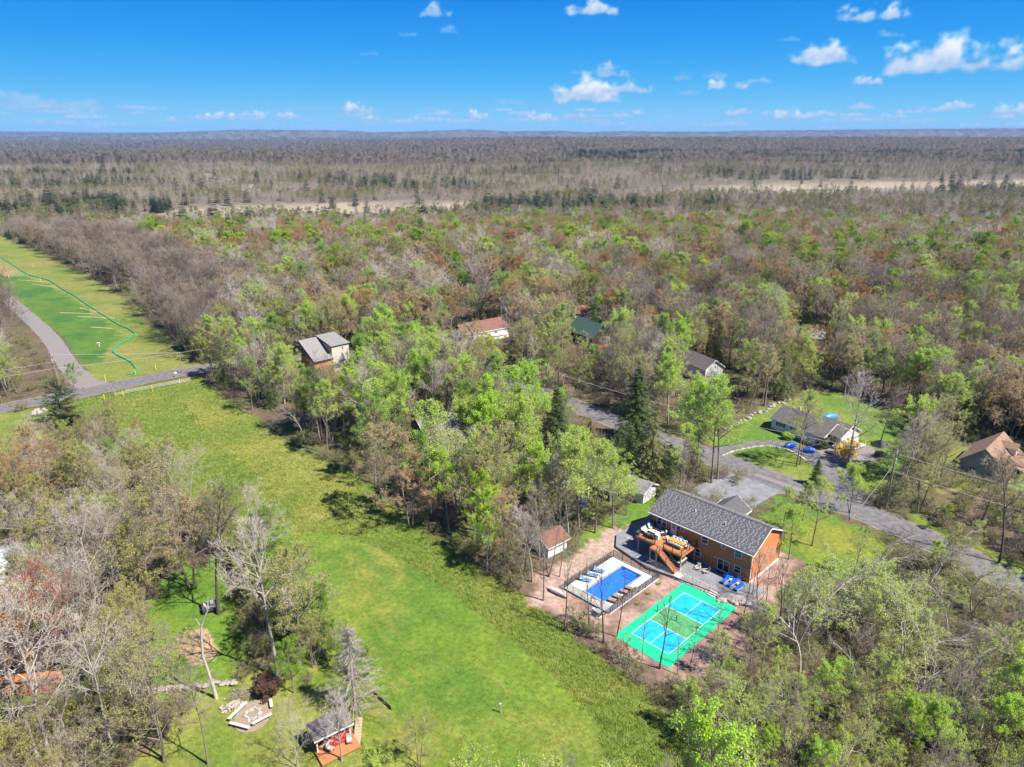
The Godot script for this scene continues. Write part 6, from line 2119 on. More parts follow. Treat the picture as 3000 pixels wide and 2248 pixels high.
func hidden_by(x: float, z: float, h: float, crown: float) -> bool:
	var d := Vector2(x, z).length()
	for s in SIGHTS:
		var e: float = s[4]
		if d > e + 2.0 or d < e * 0.45: continue
		# how far to the side of the line of sight it stands
		var side := absf(x * s[1] - z * s[0]) / e
		if side > float(s[3]) * d / e + crown: continue
		if h > CAM_Y - (CAM_Y - float(s[2])) * d / e: return true
	return false


func open_ground(x: float, z: float) -> bool:
	var p := Vector2(x, z)
	for k in ["strip", "mown", "field", "left_lawn", "yard", "pocket", "sand", "mulch", "path", "side_lawn", "front_lawn", "ranch"]:
		if within(k, p): return true
	# the roads
	for c in road_lines:
		var l: PackedVector2Array = c
		for k in l.size() - 1:
			var q := Geometry2D.get_closest_point_to_segment(p, l[k], l[k + 1])
			if q.distance_squared_to(p) < 24.0: return true
	for q in HOUSES:
		if p.distance_squared_to(Vector2(q[0], q[1])) < float(q[2]) * float(q[2]): return true
	return false

var road_lines := []
var HOUSES := [[68, -154, 9], [73, -149, 7], [56, -192.5, 11], [25.8, -231.5, 9], [-9.8, -241, 9], [-15, -237.6, 7], [-54.6, -205.8, 9], [103, -138, 11], [16.4, -128.9, 8.5], [24.2, -124.2, 4], [6.2, -105.4, 4], [-17.5, -152.5, 6.5], [98, -232, 8], [105, -285, 7], [28, -266, 7], [70, -262, 8], [-84.5, -97, 8], [-61, -74, 7], [43.1, -94, 8.5], [-44.4, -89, 3]]


func woods() -> void:
	protos()
	road_lines = [poly([[-160, -144], [-130, -170.5], [-115, -182.5], [-95, -201], [-72, -211], [-42, -212], [-17, -204], [-3, -194], [11, -178], [34, -151], [44, -140.5], [61, -121.5], [75.5, -101], [83, -85], [90, -65]]), poly([[-116, -187], [-134, -207], [-186, -269], [-300, -392], [-400, -500]])]
	for q in [[37, -97, 0.4, 14], [26, -92, 0.2, 14], [15, -96, 0.2, 10], [34, -104, 2.5, 14], [46, -126, 0, 9], [68, -154, 2, 8], [74, -149, 1.5, 6], [55, -189, 0.5, 5], [25, -226, 3, 6], [-10, -236, 3.4, 9], [-54, -203, 2.0, 8], [100, -134, 2, 9], [55, -141, 0, 9], [54, -127, 0, 8], [29, -157, 0, 9], [22, -165, 0, 7], [5, -184, 0, 8], [67, -112, 0, 5], [78, -96, 0, 5], [-110, -187, 0, 16], [-100, -181, 0, 9], [-43, -146, 0, 6], [-62, -168, 0, 6], [-18, -108, 0, 9], [-2, -88, 0, 9], [-31, -68, 0, 5], [-21, -64, 0, 5], [-43, -81, 0, 4], [-46, -92, 0, 4], [-36.6, -71, 3, 1.5], [-130, -205, 0, 14], [-160, -250, 0, 14], [-61, -72, 1, 4], [6.2, -104, 1.5, 3], [-24, -121, 0, 6], [-84, -98, 3, 4], [-118, -163, 0, 5], [-17.5, -152, 4, 3], [98, -231, 3.5, 4], [105, -284, 5, 3], [69.6, -119, 6, 2]]:
		SIGHTS.append([q[0], q[1], q[2], q[3], Vector2(q[0], q[1]).length()])
	planted()
	bowed()
	belt()
	for t in trees:
		if t.k in ["spruce_tree", "hemlock_tree", "pine_tree"] and -t.z < 300.0: SIGHTS.append([t.x, t.z, t.h * (0.35 if t.k == "hemlock_tree" else 0.12), 2.5 if t.k == "hemlock_tree" else 4.5, Vector2(t.x, t.z).length() - 2.5])
	wild()
	distance()
	place_trees()
	undergrowth()


func planted() -> void:
	var hand := [
		[9.6, -144.1, 15.2, "spruce", "dark", "dark green pointed spruce standing tall in the middle of the bright green trees"],
		[27.4, -128.0, 16.7, "hemlock", "olive", "drooping olive green hemlock left of the gravel drive"],
		[23.4, -131.7, 12.0, "hemlock", "dark", "darker hemlock behind the drooping one near the road"],
		[28.1, -150.6, 17.9, "spruce", "dark", "tall dark conifer rising behind the hemlocks by the road"],
		[23.1, -140.6, 9.9, "hemlock", "dark", "small dark conifer at the road edge left of the hemlocks"],
		[39.9, -129.5, 21.0, "leafy", "bright", "tall bright green tree with bare lower trunk beside the gravel drive"],
		[41.5, -131.1, 18.7, "leafy", "bright", "second bright green tree of the pair at the drive corner"],
		[37.4, -131.7, 19.2, "leafy", "bright", "bright green tree just left of the pair at the drive corner"],
		[62.1, -117.2, 9.0, "leafy", "lime", "round bright lime green tree beside the road right of the drive"],
		[59.7, -136.9, 15.5, "leafy", "sparse", "white trunked tree with sparse leaves in front of the ranch house"],
		[60.8, -137.8, 14.0, "bare", "grey", "slim bare tree beside the white trunked one on the lawn island"],
		[70.8, -137.8, 18.8, "bare", "white", "big pale bare tree rising in front of the ranch wing"],
		[60.3, -128.4, 5.8, "spruce", "dark", "small dark spruce by the white mailbox"],
		[75.4, -174.7, 1.4, "leafy", "bright", "bright green tree behind the white ranch house roof"],
		[14.6, -110.4, 16.4, "leafy", "pale", "pale yellow green tree in front of the grey-roofed house"],
		[12.0, -117.8, 14.8, "leafy", "bright", "fresh green tree just left of the grey-roofed house"],
		[10.5, -123.1, 9.0, "bud", "olive", "olive budding tree left of the grey-roofed house"],
		[-4.8, -131.7, 20.6, "leafy", "bright", "tall bright green tree in the middle of the woods behind the rusty ones"],
		[-0.4, -136.5, 20.4, "leafy", "bright", "tall bright green tree left of the dark spruce"],
		[-7.3, -125.8, 17.9, "leafy", "bright", "broad fresh green tree in front of the slate house"],
		[4.5, -143.2, 18.8, "leafy", "bright", "tall fresh green tree right behind the dark spruce"],
		[-17.9, -112.3, 17.2, "bud", "rust", "rust coloured bare tree at the edge of the grass strip"],
		[-24.0, -117.8, 16.4, "bud", "tan", "brownish budding tree with spreading twigs at the strip edge"],
		[-14.7, -115.3, 21.9, "leafy", "pale", "tall pale green tree behind the rust coloured one"],
		[-11.1, -110.6, 14.8, "leafy", "bright", "narrow yellow green tree between strip and shed"],
		[-1.2, -108.3, 18.6, "bud", "olive", "broad olive budding tree with fan of twigs behind the shed"],
		[-3.6, -102.1, 11.6, "leafy", "lime", "small lime green tree at the woods edge left of the shed"],
		[4.5, -102.1, 11.9, "bare", "grey", "grey bare tree leaning over the small shed"],
		[-27.2, -128.7, 17.4, "leafy", "mid", "green tree at the strip edge above the rust coloured one"],
		[-40.2, -143.2, 15.8, "leafy", "pale", "pale green tree leaning over the strip edge"],
		[-64.4, -166.4, 13.4, "leafy", "mid", "fresh green tree at the strip edge nearest the road"],
		[-24.2, -143.2, 12.7, "hemlock", "dark", "dark green conifer inside the woods right of the strip"],
		[-107.0, -159.1, 12.5, "pine", "dark", "broad dark pine beside the road at the left edge of the strip"],
		[-117.5, -182.0, 7.4, "leafy", "mid", "slim young green tree at the lane mouth"],
		[12.6, -81.7, 12.7, "thin", "dark", "forked dark bare tree in front of the pool corner"],
		[19.3, -76.6, 11.0, "thin", "dark", "thin dark bare tree rising in front of the green court"],
		[4.7, -91.1, 12.5, "thin", "grey", "grey bare tree left of the pool fence"],
		[7.4, -84.1, 12.2, "thin", "grey", "slender grey bare tree at the pool fence corner"],
		[14.6, -82.9, 9.8, "thin", "dark", "very thin bare sapling between pool and court"],
		[10.8, -84.1, 11.7, "thin", "grey", "slender pale bare tree in front of the pool end"],
		[34.0, -83.6, 12.5, "thin", "dark", "dark bare tree right of the green court"],
		[35.8, -80.0, 14.3, "thin", "dark", "taller dark bare tree right of the court"],
		[33.7, -87.6, 8.2, "thin", "dark", "thin straight bare tree at the patio corner"],
		[36.3, -91.9, 7.5, "thin", "white", "pale twiggy bare tree in front of the orange gable corner"],
		[37.8, -90.3, 8.8, "bare", "white", "whitish bare tree right of the orange gable"],
		[21.4, -75.6, 7.2, "thin", "grey", "small bare tree at the near corner of the court"],
		[16.9, -76.6, 7.5, "thin", "grey", "small grey bare tree left of the near court corner"],
		[23.2, -76.6, 5.9, "thin", "grey", "small grey bare sapling below the court"],
		[27.3, -78.5, 8.7, "thin", "grey", "slim bare tree below the right court edge"],
		[79.3, -125.8, 14.4, "bare", "grey", "bare tree right of the transformer pole"],
		[75.3, -124.4, 15.7, "bare", "white", "pale bare tree left of the tan-roofed house"],
		[79.4, -101.1, 17.2, "bare", "dark", "dark bare tree beside the road at the right edge"],
		[84.9, -128.7, 12.5, "bud", "olive", "olive budding tree left of the tan-roofed house"],
		[83.0, -148.7, 13.1, "bare", "grey", "grey bare tree behind the ranch drive"],
		[46.1, -107.3, 9.8, "leafy", "sparse", "sparse green birch behind the orange house"],
		[50.9, -106.2, 11.6, "leafy", "sparse", "slim sparse green tree right of the front lawn"],
		[50.5, -110.6, 9.3, "leafy", "pale", "pale green tree at the edge of the front lawn"],
		[45.4, -102.1, 8.8, "leafy", "bright", "bright green small tree behind the orange gable"],
		[47.0, -192.4, 15.4, "leafy", "bright", "bright green tree left of the white garage house"],
		[64.7, -172.3, 27.6, "bare", "grey", "very tall many-stemmed bare tree behind the ranch lawn"],
		[-30.1, -75.0, 22.2, "bare", "white", "large pale bare tree with twisted limbs left of the strip"],
		[-27.7, -76.6, 16.6, "bud", "olive", "olive budding tree beside the large pale one"],
		[-42.7, -87.9, 20.0, "bare", "dark", "dark trunked bare tree beside the bright grass pocket"],
		[-49.5, -94.5, 18.7, "bud", "tan", "tan budding tree left of the grass pocket"],
		[-18.8, -68.9, 12.7, "larch", "grey", "grey needleless larch beside the strip"],
		[-26.4, -80.5, 9.8, "leafy", "mid", "green leafy small tree behind the fire pit yard"],
		[-27.3, -72.3, 7.2, "leafy", "mid", "bushy green tree beside the purple shrub"],
		[-51.2, -61.7, 23.8, "bare", "white", "tall pale leaning trunk at the lower left corner"],
		[-52.4, -61.5, 23.2, "bare", "white", "twin pale trunk in the lower left corner"],
		[-55.7, -63.4, 20.2, "bud", "rust", "reddish budding tree at the left edge"],
		[-60.1, -77.2, 13.2, "bud", "red", "red flowering tree left of the tan cabin"],
		[-45.3, -63.4, 15.9, "bare", "white", "pale bare tree right of the tan cabin"],
		[-59.6, -87.9, 17.9, "bare", "white", "pale many-limbed bare tree in the lower left woods"],
		[-53.9, -89.5, 17.0, "bud", "olive", "olive tinged budding tree in the lower left woods"],
		[-82.6, -110.6, 15.1, "bud", "orange", "orange budding tree in the left woods"],
		[-81.1, -143.2, 6.9, "bud", "orange", "small orange topped tree among grey twigs"],
		[-91.3, -125.8, 12.3, "bud", "rust", "dark red budding tree below the timber platform"],
		[-79.5, -128.7, 8.9, "leafy", "mid", "single green conical tree among grey twigs"],
		[-42.8, -73.5, 8.3, "bare", "grey", "slender grey tree beside the tumbled wall"],
		[-19.0, -62.0, 8.6, "bare", "white", "small pale bare tree in front of the red pavilion"],
		[-23.7, -61.1, 8.0, "bare", "white", "pale twisted bare tree at the bottom below the fire pit"],
		[-33.7, -61.5, 11.7, "bare", "grey", "bare tree at the bottom left of the fire pit"],
		[-38.8, -62.0, 15.2, "bud", "olive", "olive budding tree at the bottom left"],
		[-10.2, -61.1, 6.6, "bud", "olive", "pale budding small tree at the bottom centre"],
		[38.5, -80.5, 16.0, "birch", "white", "leaning white birch right of the court"],
		[44.1, -84.1, 13.8, "birch", "white", "arching white birch right of the orange house"],
		[46.4, -80.5, 13.5, "birch", "white", "arching white birch in the thicket below the road"],
		[51.2, -77.2, 14.2, "birch", "white", "bent white birch in the lower right thicket"],
		[50.6, -71.2, 12.6, "birch", "white", "bowed pale birch in the lower right thicket"],
		[67.0, -87.9, 11.4, "birch", "white", "slim white birch near the road at right"],
		[46.0, -61.1, 8.4, "leafy", "bright", "bright green tree at the bottom right"],
		[53.0, -61.5, 9.5, "leafy", "bright", "bright green tree in the bottom right corner"],
		[43.8, -62.0, 8.1, "leafy", "bright", "bushy bright green tree at the bottom right"],
		[56.5, -63.4, 11.9, "leafy", "lime", "lime green tree at the right edge of the bottom corner"],
		[270, -831, 33, "pine", "dark", "tallest dark pine far off in the grey woods right of centre"],
		[406, -1048, 17, "pine", "dark", "broad dark pine far off left of the pond"],
		[237, -752, 15, "pine", "dark", "dark pine far off just below the tallest one"],
		[270, -702, 15, "pine", "dark", "dark pine far off right of the one below the tallest"],
		[141, -1205, 18, "pine", "dark", "dark pine far off near the middle of the horizon"],
		[169, -702, 19, "pine", "dark", "dark pine far off at the top edge of the coloured woods"],
		[-255, -1048, 24, "pine", "dark", "tall lone dark pine far off left of centre"],
		[-375, -702, 15, "pine", "dark", "dark pine at the left end of the far marsh"],
		[-452, -734, 17, "pine", "dark", "dark pine at the far left beyond the field"],
		[17.8, -112.0, 13.5, "leafy", "pale", "wide pale yellow green tree hiding the white outbuilding"],
		[20.9, -116.5, 8.7, "leafy", "pale", "pale green tree at the near corner of the white outbuilding"],
		[12.1, -112.3, 14.3, "leafy", "pale", "pale yellow green tree before the white pergola"],
		[6.0, -97.2, 12.2, "bare", "grey", "grey bare tree in front of the small pool shed"],
		[3.2, -95.9, 12.3, "bare", "white", "pale bare tree at the woods edge left of the pool shed"],
		[7.5, -97.2, 9.2, "thin", "grey", "slim grey tree right in front of the pool shed"],
		[1.6, -97.2, 12.8, "bare", "grey", "grey bare tree at the strip edge below the pool shed"],
	]
	var r := RandomNumberGenerator.new()
	r.seed = 4
	for q in hand:
		var kind: String = q[3]
		var col: String = q[4]
		var n: int = {"bare": 6, "bud": 5, "leafy": 5, "thin": 3, "birch": 4, "spruce": 2, "hemlock": 2, "pine": 2, "larch": 1}[kind]
		var bark := "grey"
		if BARK.has(col): bark = col
		if kind == "larch": bark = "white"
		if kind == "spruce" or kind == "pine" or (kind == "hemlock" and col == "dark"): bark = "dark"; col = "dark"
		elif kind == "hemlock": bark = "dark"; col = "spruce_olive"
		if not LEAF.has(col): col = "pale" if kind == "birch" else ""
		if kind == "leafy" and col == "sparse": n = 0
		var v := r.randi_range(0, n - 1) if n else 3
		if kind == "bare" and q[2] > 15.0: v = [0, 1, 4][v % 3]
		if kind == "leafy" and (col == "lime" or q[2] < 9.0): v = 2
		add_tree({"bare": "bare_tree", "bud": "budding_tree", "leafy": "leafy_tree", "thin": "slender_tree", "birch": "birch_tree", "spruce": "spruce_tree", "hemlock": "hemlock_tree", "pine": "pine_tree", "larch": "larch_tree"}[kind], (kind + str(v)) if kind != "pine" else ("pine0" if q[1] > -300 else "pine1"), q[0], q[1], minf(q[2], 33.0 if kind == "pine" else 21.0), r.randf() * TAU, col, q[5], bark)


# white birches bowed down by old snow, in the thicket right of the court and at the strip's edge
func bowed() -> void:
	var r := RandomNumberGenerator.new()
	r.seed = 66
	var k := 0
	for q in [[36.5, -84, 0.2], [40, -79, 0.0], [44, -88, 0.3], [47, -83, -0.2], [51, -92, 0.1], [55, -86, 0.25], [50, -76, -0.1], [43, -72, 2.9], [57, -78, 0.0], [62, -90, 0.2], [37, -75, 2.6], [60, -82, 3.0], [54, -71, 0.4], [46, -66, 0.2], [64, -73, 2.8], [-47, -150, 3.3], [58, -99, 0.1]]:
		var at := "in the thicket right of the court" if q[0] > 0 else "leaning over the edge of the grass strip"
		add_tree("bowed_birch", "arch%d" % (k % 4), q[0], q[1], r.randf_range(9, 13), q[2] + r.randf_range(-0.3, 0.3), "", ordinal(k) + " bare white birch bowed over " + at, "birch")
		k += 1


# the belt of trees between the grass pocket and the mown strip
func belt() -> void:
	var r := RandomNumberGenerator.new()
	r.seed = 23
	for k in 22:
		var t := (k + r.randf()) / 22.0
		var p := Vector2(-47, -106).lerp(Vector2(-25.5, -77), t) + Vector2(r.randf_range(-2.5, 3.0), r.randf_range(-1.5, 1.5))
		var i := r.randi()
		var c: Array = [["bare_tree", "bare%d" % (i % 6), "", "grey"], ["budding_tree", "bud%d" % (i % 5), "olive", "grey"], ["budding_tree", "bud%d" % (i % 5), "pale", "grey"], ["bare_tree", "bare%d" % (i % 6), "", "white"], ["leafy_tree", "leafy%d" % (i % 5), "mid", "grey"]][k % 5]
		add_tree(c[0], c[1], p.x, p.y, r.randf_range(7.0, 12.5) * (1.0 if t < 0.7 else 0.75), r.randf() * TAU, c[2], "", c[3])
	for k in 13:
		var t := (k + r.randf()) / 13.0
		var p := Vector2(-31.5, -84.5).lerp(Vector2(-18.5, -74.0), t) + Vector2(r.randf_range(-1.5, 1.5), r.randf_range(-1.0, 1.0))
		var i := r.randi()
		var c: Array = [["leafy_tree", "leafy2", "mid", "grey"], ["bare_tree", "bare%d" % (i % 6), "", "white"], ["budding_tree", "bud%d" % (i % 5), "pale", "grey"], ["bare_tree", "bare%d" % (i % 6), "", "grey"]][k % 4]
		add_tree(c[0], c[1], p.x, p.y, r.randf_range(4.5, 8.5), r.randf() * TAU, c[2], "", c[3])


# what grows where, by the part of the land
func choose(r: RandomNumberGenerator, x: float, z: float) -> Array:
	var a := r.randf()
	var d := Vector2(x, z).length()
	var n := nz2.get_noise_2d(x * 1.3, z * 1.3) * 0.5
	var k := r.randi()
	var left_of_strip: bool = x < -30 and z > -165 and (x + 118) * 115.0 < (z + 176) * 100.0 + 1500.0
	if left_of_strip or (x < -8 and z > -78):
		if a < 0.34: return ["bare_tree", "bare%d" % (k % 6), "", r.randf_range(8, 14), ["grey", "grey", "white"][k % 3]]
		if a < 0.68: return ["budding_tree", "bud%d" % (k % 5), "olive", r.randf_range(7, 13), "grey"]
		if a < 0.84: return ["budding_tree", "bud%d" % (k % 5), ["tan", "pale"][k % 2], r.randf_range(7, 12), "grey"]
		if a < 0.91: return ["budding_tree", "bud%d" % (k % 5), ["rust", "rust", "orange", "red"][k % 4], r.randf_range(7, 12), "grey"]
		return ["budding_tree", "bud%d" % (k % 5), "pale", r.randf_range(6, 10), "grey"]
	if z > -150 and x > 18 and (x - z) * S2 < 96 or (x > 45 and z > -112):
		# the birch thicket right of the court
		if a < 0.34: return ["birch_tree", "birch%d" % (k % 4), ["pale", "sparse", "pale"][k % 3], r.randf_range(7, 11), "birch"]
		if a < 0.62: return ["budding_tree", "bud%d" % (k % 5), ["olive", "pale", "pale"][k % 3], r.randf_range(5, 10), "grey"]
		if a < 0.84: return ["bare_tree", "bare%d" % (k % 6), "", r.randf_range(5, 10), "grey"]
		return ["leafy_tree", "leafy%d" % (k % 5), ["pale", "bright"][k % 2], r.randf_range(5, 8), "grey"]
	if z > -206 and x < 46:
		if a < 0.32: return ["leafy_tree", "leafy%d" % (k % 5), ["bright", "bright", "pale", "lime", "mid"][k % 5], r.randf_range(10, 18), ["grey", "white"][k % 2]]
		if a < 0.52: return ["budding_tree", "bud%d" % (k % 5), ["olive", "pale", "pale"][k % 3], r.randf_range(10, 16), "grey"]
		if a < 0.86: return ["bare_tree", "bare%d" % (k % 6), "", r.randf_range(10, 18), ["grey", "white", "dark"][k % 3]]
		if a < 0.96: return ["budding_tree", "bud%d" % (k % 5), ["rust", "tan"][k % 2], r.randf_range(10, 14), "grey"]
		return ["hemlock_tree", "hemlock%d" % (k % 2), "dark", r.randf_range(8, 14), "dark"]
	if d < 330 and x > 20:
		if a < 0.36: return ["bare_tree", "bare%d" % (k % 6), "", r.randf_range(13, 20), ["grey", "grey", "dark"][k % 3]]
		if a < 0.57: return ["budding_tree", "bud%d" % (k % 5), ["rust", "tan", "rust", "orange"][k % 4], r.randf_range(11, 16), "grey"]
		if a < 0.79: return ["budding_tree", "bud%d" % (k % 5), ["olive", "olive", "pale"][k % 3], r.randf_range(11, 16), "grey"]
		if a < 0.94: return ["leafy_tree", "leafy%d" % (k % 5), ["mid", "bright", "pale", "lime"][k % 4], r.randf_range(11, 16), "grey"]
		return ["hemlock_tree", "hemlock%d" % (k % 2), "dark", r.randf_range(10, 16), "dark"]
	var edge: bool = x < -95 and z < -205 and (x + 100.0) * 1.17 - (z + 213.0) < 70.0
	if edge:
		if a < 0.80: return ["bare_tree", "bare%d" % (k % 6), "", r.randf_range(13, 18), ["grey", "grey", "dark"][k % 3]]
		if a < 0.92: return ["budding_tree", "bud%d" % (k % 5), "tan", r.randf_range(11, 15), "grey"]
		return ["spruce_tree", "spruce%d" % (k % 2), "dark", r.randf_range(7, 12), "dark"]
	a += n * 0.3
	if a < 0.31: return ["bare_tree", "bare%d" % (k % 6), "", r.randf_range(10, 19), ["grey", "grey", "white"][k % 3]]
	if a < 0.55: return ["budding_tree", "bud%d" % (k % 5), ["rust", "tan", "rust", "orange", "tan"][k % 5], r.randf_range(11, 17), "grey"]
	if a < 0.79: return ["budding_tree", "bud%d" % (k % 5), ["olive", "olive", "pale"][k % 3], r.randf_range(9, 18), "grey"]
	if a < 0.95: return ["leafy_tree", "leafy%d" % (k % 5), ["mid", "bright", "pale", "mid", "pale"][k % 5], r.randf_range(11, 18), "grey"]
	return ["hemlock_tree", "hemlock%d" % (k % 2), "dark", r.randf_range(10, 16), "dark"]


# where the coloured woods end and the grey ones begin
func grey_line(x: float) -> float:
	return -545.0 - 0.10 * x + 85.0 * nz2.get_noise_2d(x * 0.9, 321.0) + 22.0 * nz.get_noise_2d(x * 0.8, 5.0)


func wild() -> void:
	var r := RandomNumberGenerator.new()
	r.seed = 15
	var z := -44.0
	while z > -660.0:
		var d := -z
		var step := 3.5 if d < 170 else (4.3 if d < 240 else 5.3)
		var wide := d * 0.80 + 22.0
		var x := -wide
		while x < wide:
			var px := x + r.randf_range(-0.48, 0.48) * step
			var pz := z + r.randf_range(-0.48, 0.48) * step
			x += step
			var c := choose(r, px, pz)
			var t := r.randf() * TAU
			var keep := r.randf()
			if pz < grey_line(px) + (keep - 0.5) * 30.0 or marsh(px, pz) > 0.12: continue
			if open_ground(px, pz) or nz2.get_noise_2d(px * 3.0 + 500.0, pz * 3.0) < lerpf(-0.33, -0.14, smoothstep(185.0, 215.0, -pz) * (1.0 - smoothstep(300.0, 360.0, -pz))): continue
			if within("tan_yard", Vector2(px, pz)) and keep < 0.7: continue
			if within("mid_yard", Vector2(px, pz)) and keep < 0.45: continue
			var h: float = c[3] * lerpf(1.0, 0.62, smoothstep(380.0, 540.0, -pz))
			if hidden_by(px, pz, h * 0.9, h * 0.16):
				# low growth instead, where that still leaves the view
				if keep < 0.35 or hidden_by(px, pz, 3.0, 1.0): continue
				add_tree("thicket_bush", "brush%d" % (int(keep * 1000) % 4), px, pz, r.randf_range(1.6, 3.2), t, "olive", "", "grey")
				continue
			var gone := false
			for q in trees:
				if q.l != "" and absf(q.x - px) < 3.0 and absf(q.z - pz) < 3.0: gone = true
			if gone: continue
			add_tree(c[0], c[1], px, pz, h, t, c[2], "", c[4])
			if c[0] == "birch_tree" and keep < 0.6 and not open_ground(px + 1.3, pz + 1.2): add_tree(c[0], "birch%d" % (int(keep * 997.0) % 4), px + 1.3, pz + 1.2, h * 0.8, t + 2.0, c[2], "", "birch")
		z -= step


func distance() -> void:
	var r := RandomNumberGenerator.new()
	r.seed = 16
	# single plain trees out to the marshes and a little beyond
	var z := -430.0
	while z > -1500.0:
		var step := 5.6 if z > -900 else 7.6
		var wide := -z * 0.76 + 20.0
		var x := -wide
		while x < wide:
			var px := x + r.randf_range(-0.5, 0.5) * step
			var pz := z + r.randf_range(-0.5, 0.5) * step
			x += step
			var a := r.randf()
			var b := r.randf()
			var k := r.randi() % 3
			var m := marsh(px, pz)
			if m > 0.12 and a > 0.03: continue
			if pz > grey_line(px) + (b - 0.5) * 30.0: continue
			if Geometry2D.is_point_in_polygon(Vector2(px, pz), Z.field): continue
			var pines := (0.11 if pz > -1050.0 and px > -420.0 else 0.04) * smoothstep(0.0, 0.35, nz.get_noise_2d(px * 0.35 + 700.0, pz * 0.35))
			for q in PINES:
				if Vector2((px - q[0]) / q[2], (pz - q[1]) / q[3]).length() < 1.0 + 0.4 * nz.get_noise_2d(px, pz): pines = maxf(pines, q[4] * smoothstep(-0.12, 0.3, nz.get_noise_2d(px * 0.45 + 200.0, pz * 0.45)) * 2.2)
			var green := nz2.get_noise_2d(px * 0.7 - 900.0, pz * 0.7)
			var y := land(px, pz)
			var low := 0.45 if px > -350.0 and px < -40.0 and pz > -730.0 and maxf(marsh(px, pz - 35.0), maxf(marsh(px, pz - 70.0), marsh(px, pz - 100.0))) > 0.2 else 1.0
			if a < pines:
				far_tree("farspruce%d" % (k % 2), px, y, pz, (r.randf_range(7, 16) if a > 0.003 else 21.0) * lerpf(1.0, low, 0.6), r.randf() * TAU, Vector3(0.055, 0.08, 0.04) * r.randf_range(0.7, 1.5))
			elif b < clampf(0.10 + (green - 0.06) * 1.4, 0.04, 0.55):
				far_tree("farleaf%d" % k, px, y, pz, r.randf_range(7, 11.5), r.randf() * TAU, Vector3(0.17, 0.23, 0.045).lerp(Vector3(0.22, 0.19, 0.075), r.randf()))
			elif b > 0.90:
				far_tree("farleaf%d" % k, px, y, pz, r.randf_range(7, 11.5), r.randf() * TAU, Vector3(0.22, 0.155, 0.105).lerp(Vector3(0.20, 0.175, 0.105), r.randf()))
			else:
				far_tree("farbare%d" % k, px, y, pz, r.randf_range(6.0, 9.5 if pz > -720.0 else 11.5) * low, r.randf() * TAU, Vector3.ONE)
		z -= step
	# groves on the far land
	while z > -14500.0:
		var step := 40.0 + maxf(0.0, -z - 3000.0) * 0.013
		var wide := -z * 0.76 + 40.0
		var x := -wide
		while x < wide:
			var px := x + r.randf_range(-0.5, 0.5) * step
			var pz := z + r.randf_range(-0.5, 0.5) * step
			x += step
			var a := r.randf()
			var k := r.randi() % 3
			var pines := nz2.get_noise_2d(px * 0.16 + 40.0, pz * 0.3) * 0.7
			if px > 150 and px < 1500 and pz < -1750 and pz > -2350: pines += 0.42
			var green := nz2.get_noise_2d(px * 0.2 - 900.0, pz * 0.25)
			var s := step / 40.0 * r.randf_range(0.9, 1.2)
			if a < clampf((pines - 0.2) * 2.2, 0.015, 0.7):
				far_tree("pinegrove0", px, land(px, pz), pz, 14.0 * minf(s, 1.3), r.randf() * TAU, Vector3(0.045, 0.07, 0.04) * r.randf_range(0.8, 1.3))
			else:
				var c := Vector3(0.19, 0.16, 0.125)
				if r.randf() < clampf((green - 0.05) * 1.6, 0.04, 0.6): c = Vector3(0.17, 0.20, 0.065)
				elif r.randf() < 0.2: c = Vector3(0.21, 0.15, 0.11)
				far_tree("grove%d" % k, px, land(px, pz), pz, 14.0 * minf(s, 1.6), r.randf() * TAU, c)
		z -= step * 0.92

# stands of conifers: x, z, half-widths, share
var PINES := [[-165, -545, 80, 26, 0.55], [-390, -690, 90, 50, 0.5], [-450, -750, 90, 40, 0.5], [-620, -1000, 160, 80, 0.5], [-300, -655, 34, 26, 0.5], [-60, -640, 60, 40, 0.4], [0, -690, 70, 60, 0.4], [-130, -1000, 120, 60, 0.4], [60, -730, 90, 60, 0.3], [180, -720, 70, 40, 0.25], [-250, -1100, 90, 50, 0.35], [590, -900, 110, 60, 0.3], [430, -1180, 140, 50, 0.35], [-760, -1250, 160, 60, 0.5], [300, -1300, 120, 40, 0.3], [-40, -1240, 160, 40, 0.3]]
var far := {}

func far_tree(v: String, x: float, y: float, z: float, h: float, turn: float, c: Vector3) -> void:
	if not far.has(v): far[v] = [[], PackedColorArray()]
	var s: float = h / float(PROTO[v].h)
	far[v][0].append(Transform3D(Basis(Vector3.UP, turn).scaled(Vector3(s, s, s)), Vector3(x, y - 0.2, z)))
	far[v][1].append(Color(c.x, c.y, c.z))


func dress(o: MeshInstance3D, pr: Dictionary, mats: Array) -> void:
	for k in mats.size(): o.set_surface_override_material(k, mats[k])


func bark_of(b: String) -> Material:
	return M.birch if b == "birch" else M["bark_" + b]


func twig_of(b: String) -> Material:
	return M.twig_birch if b == "birch" else M["twig_" + b]


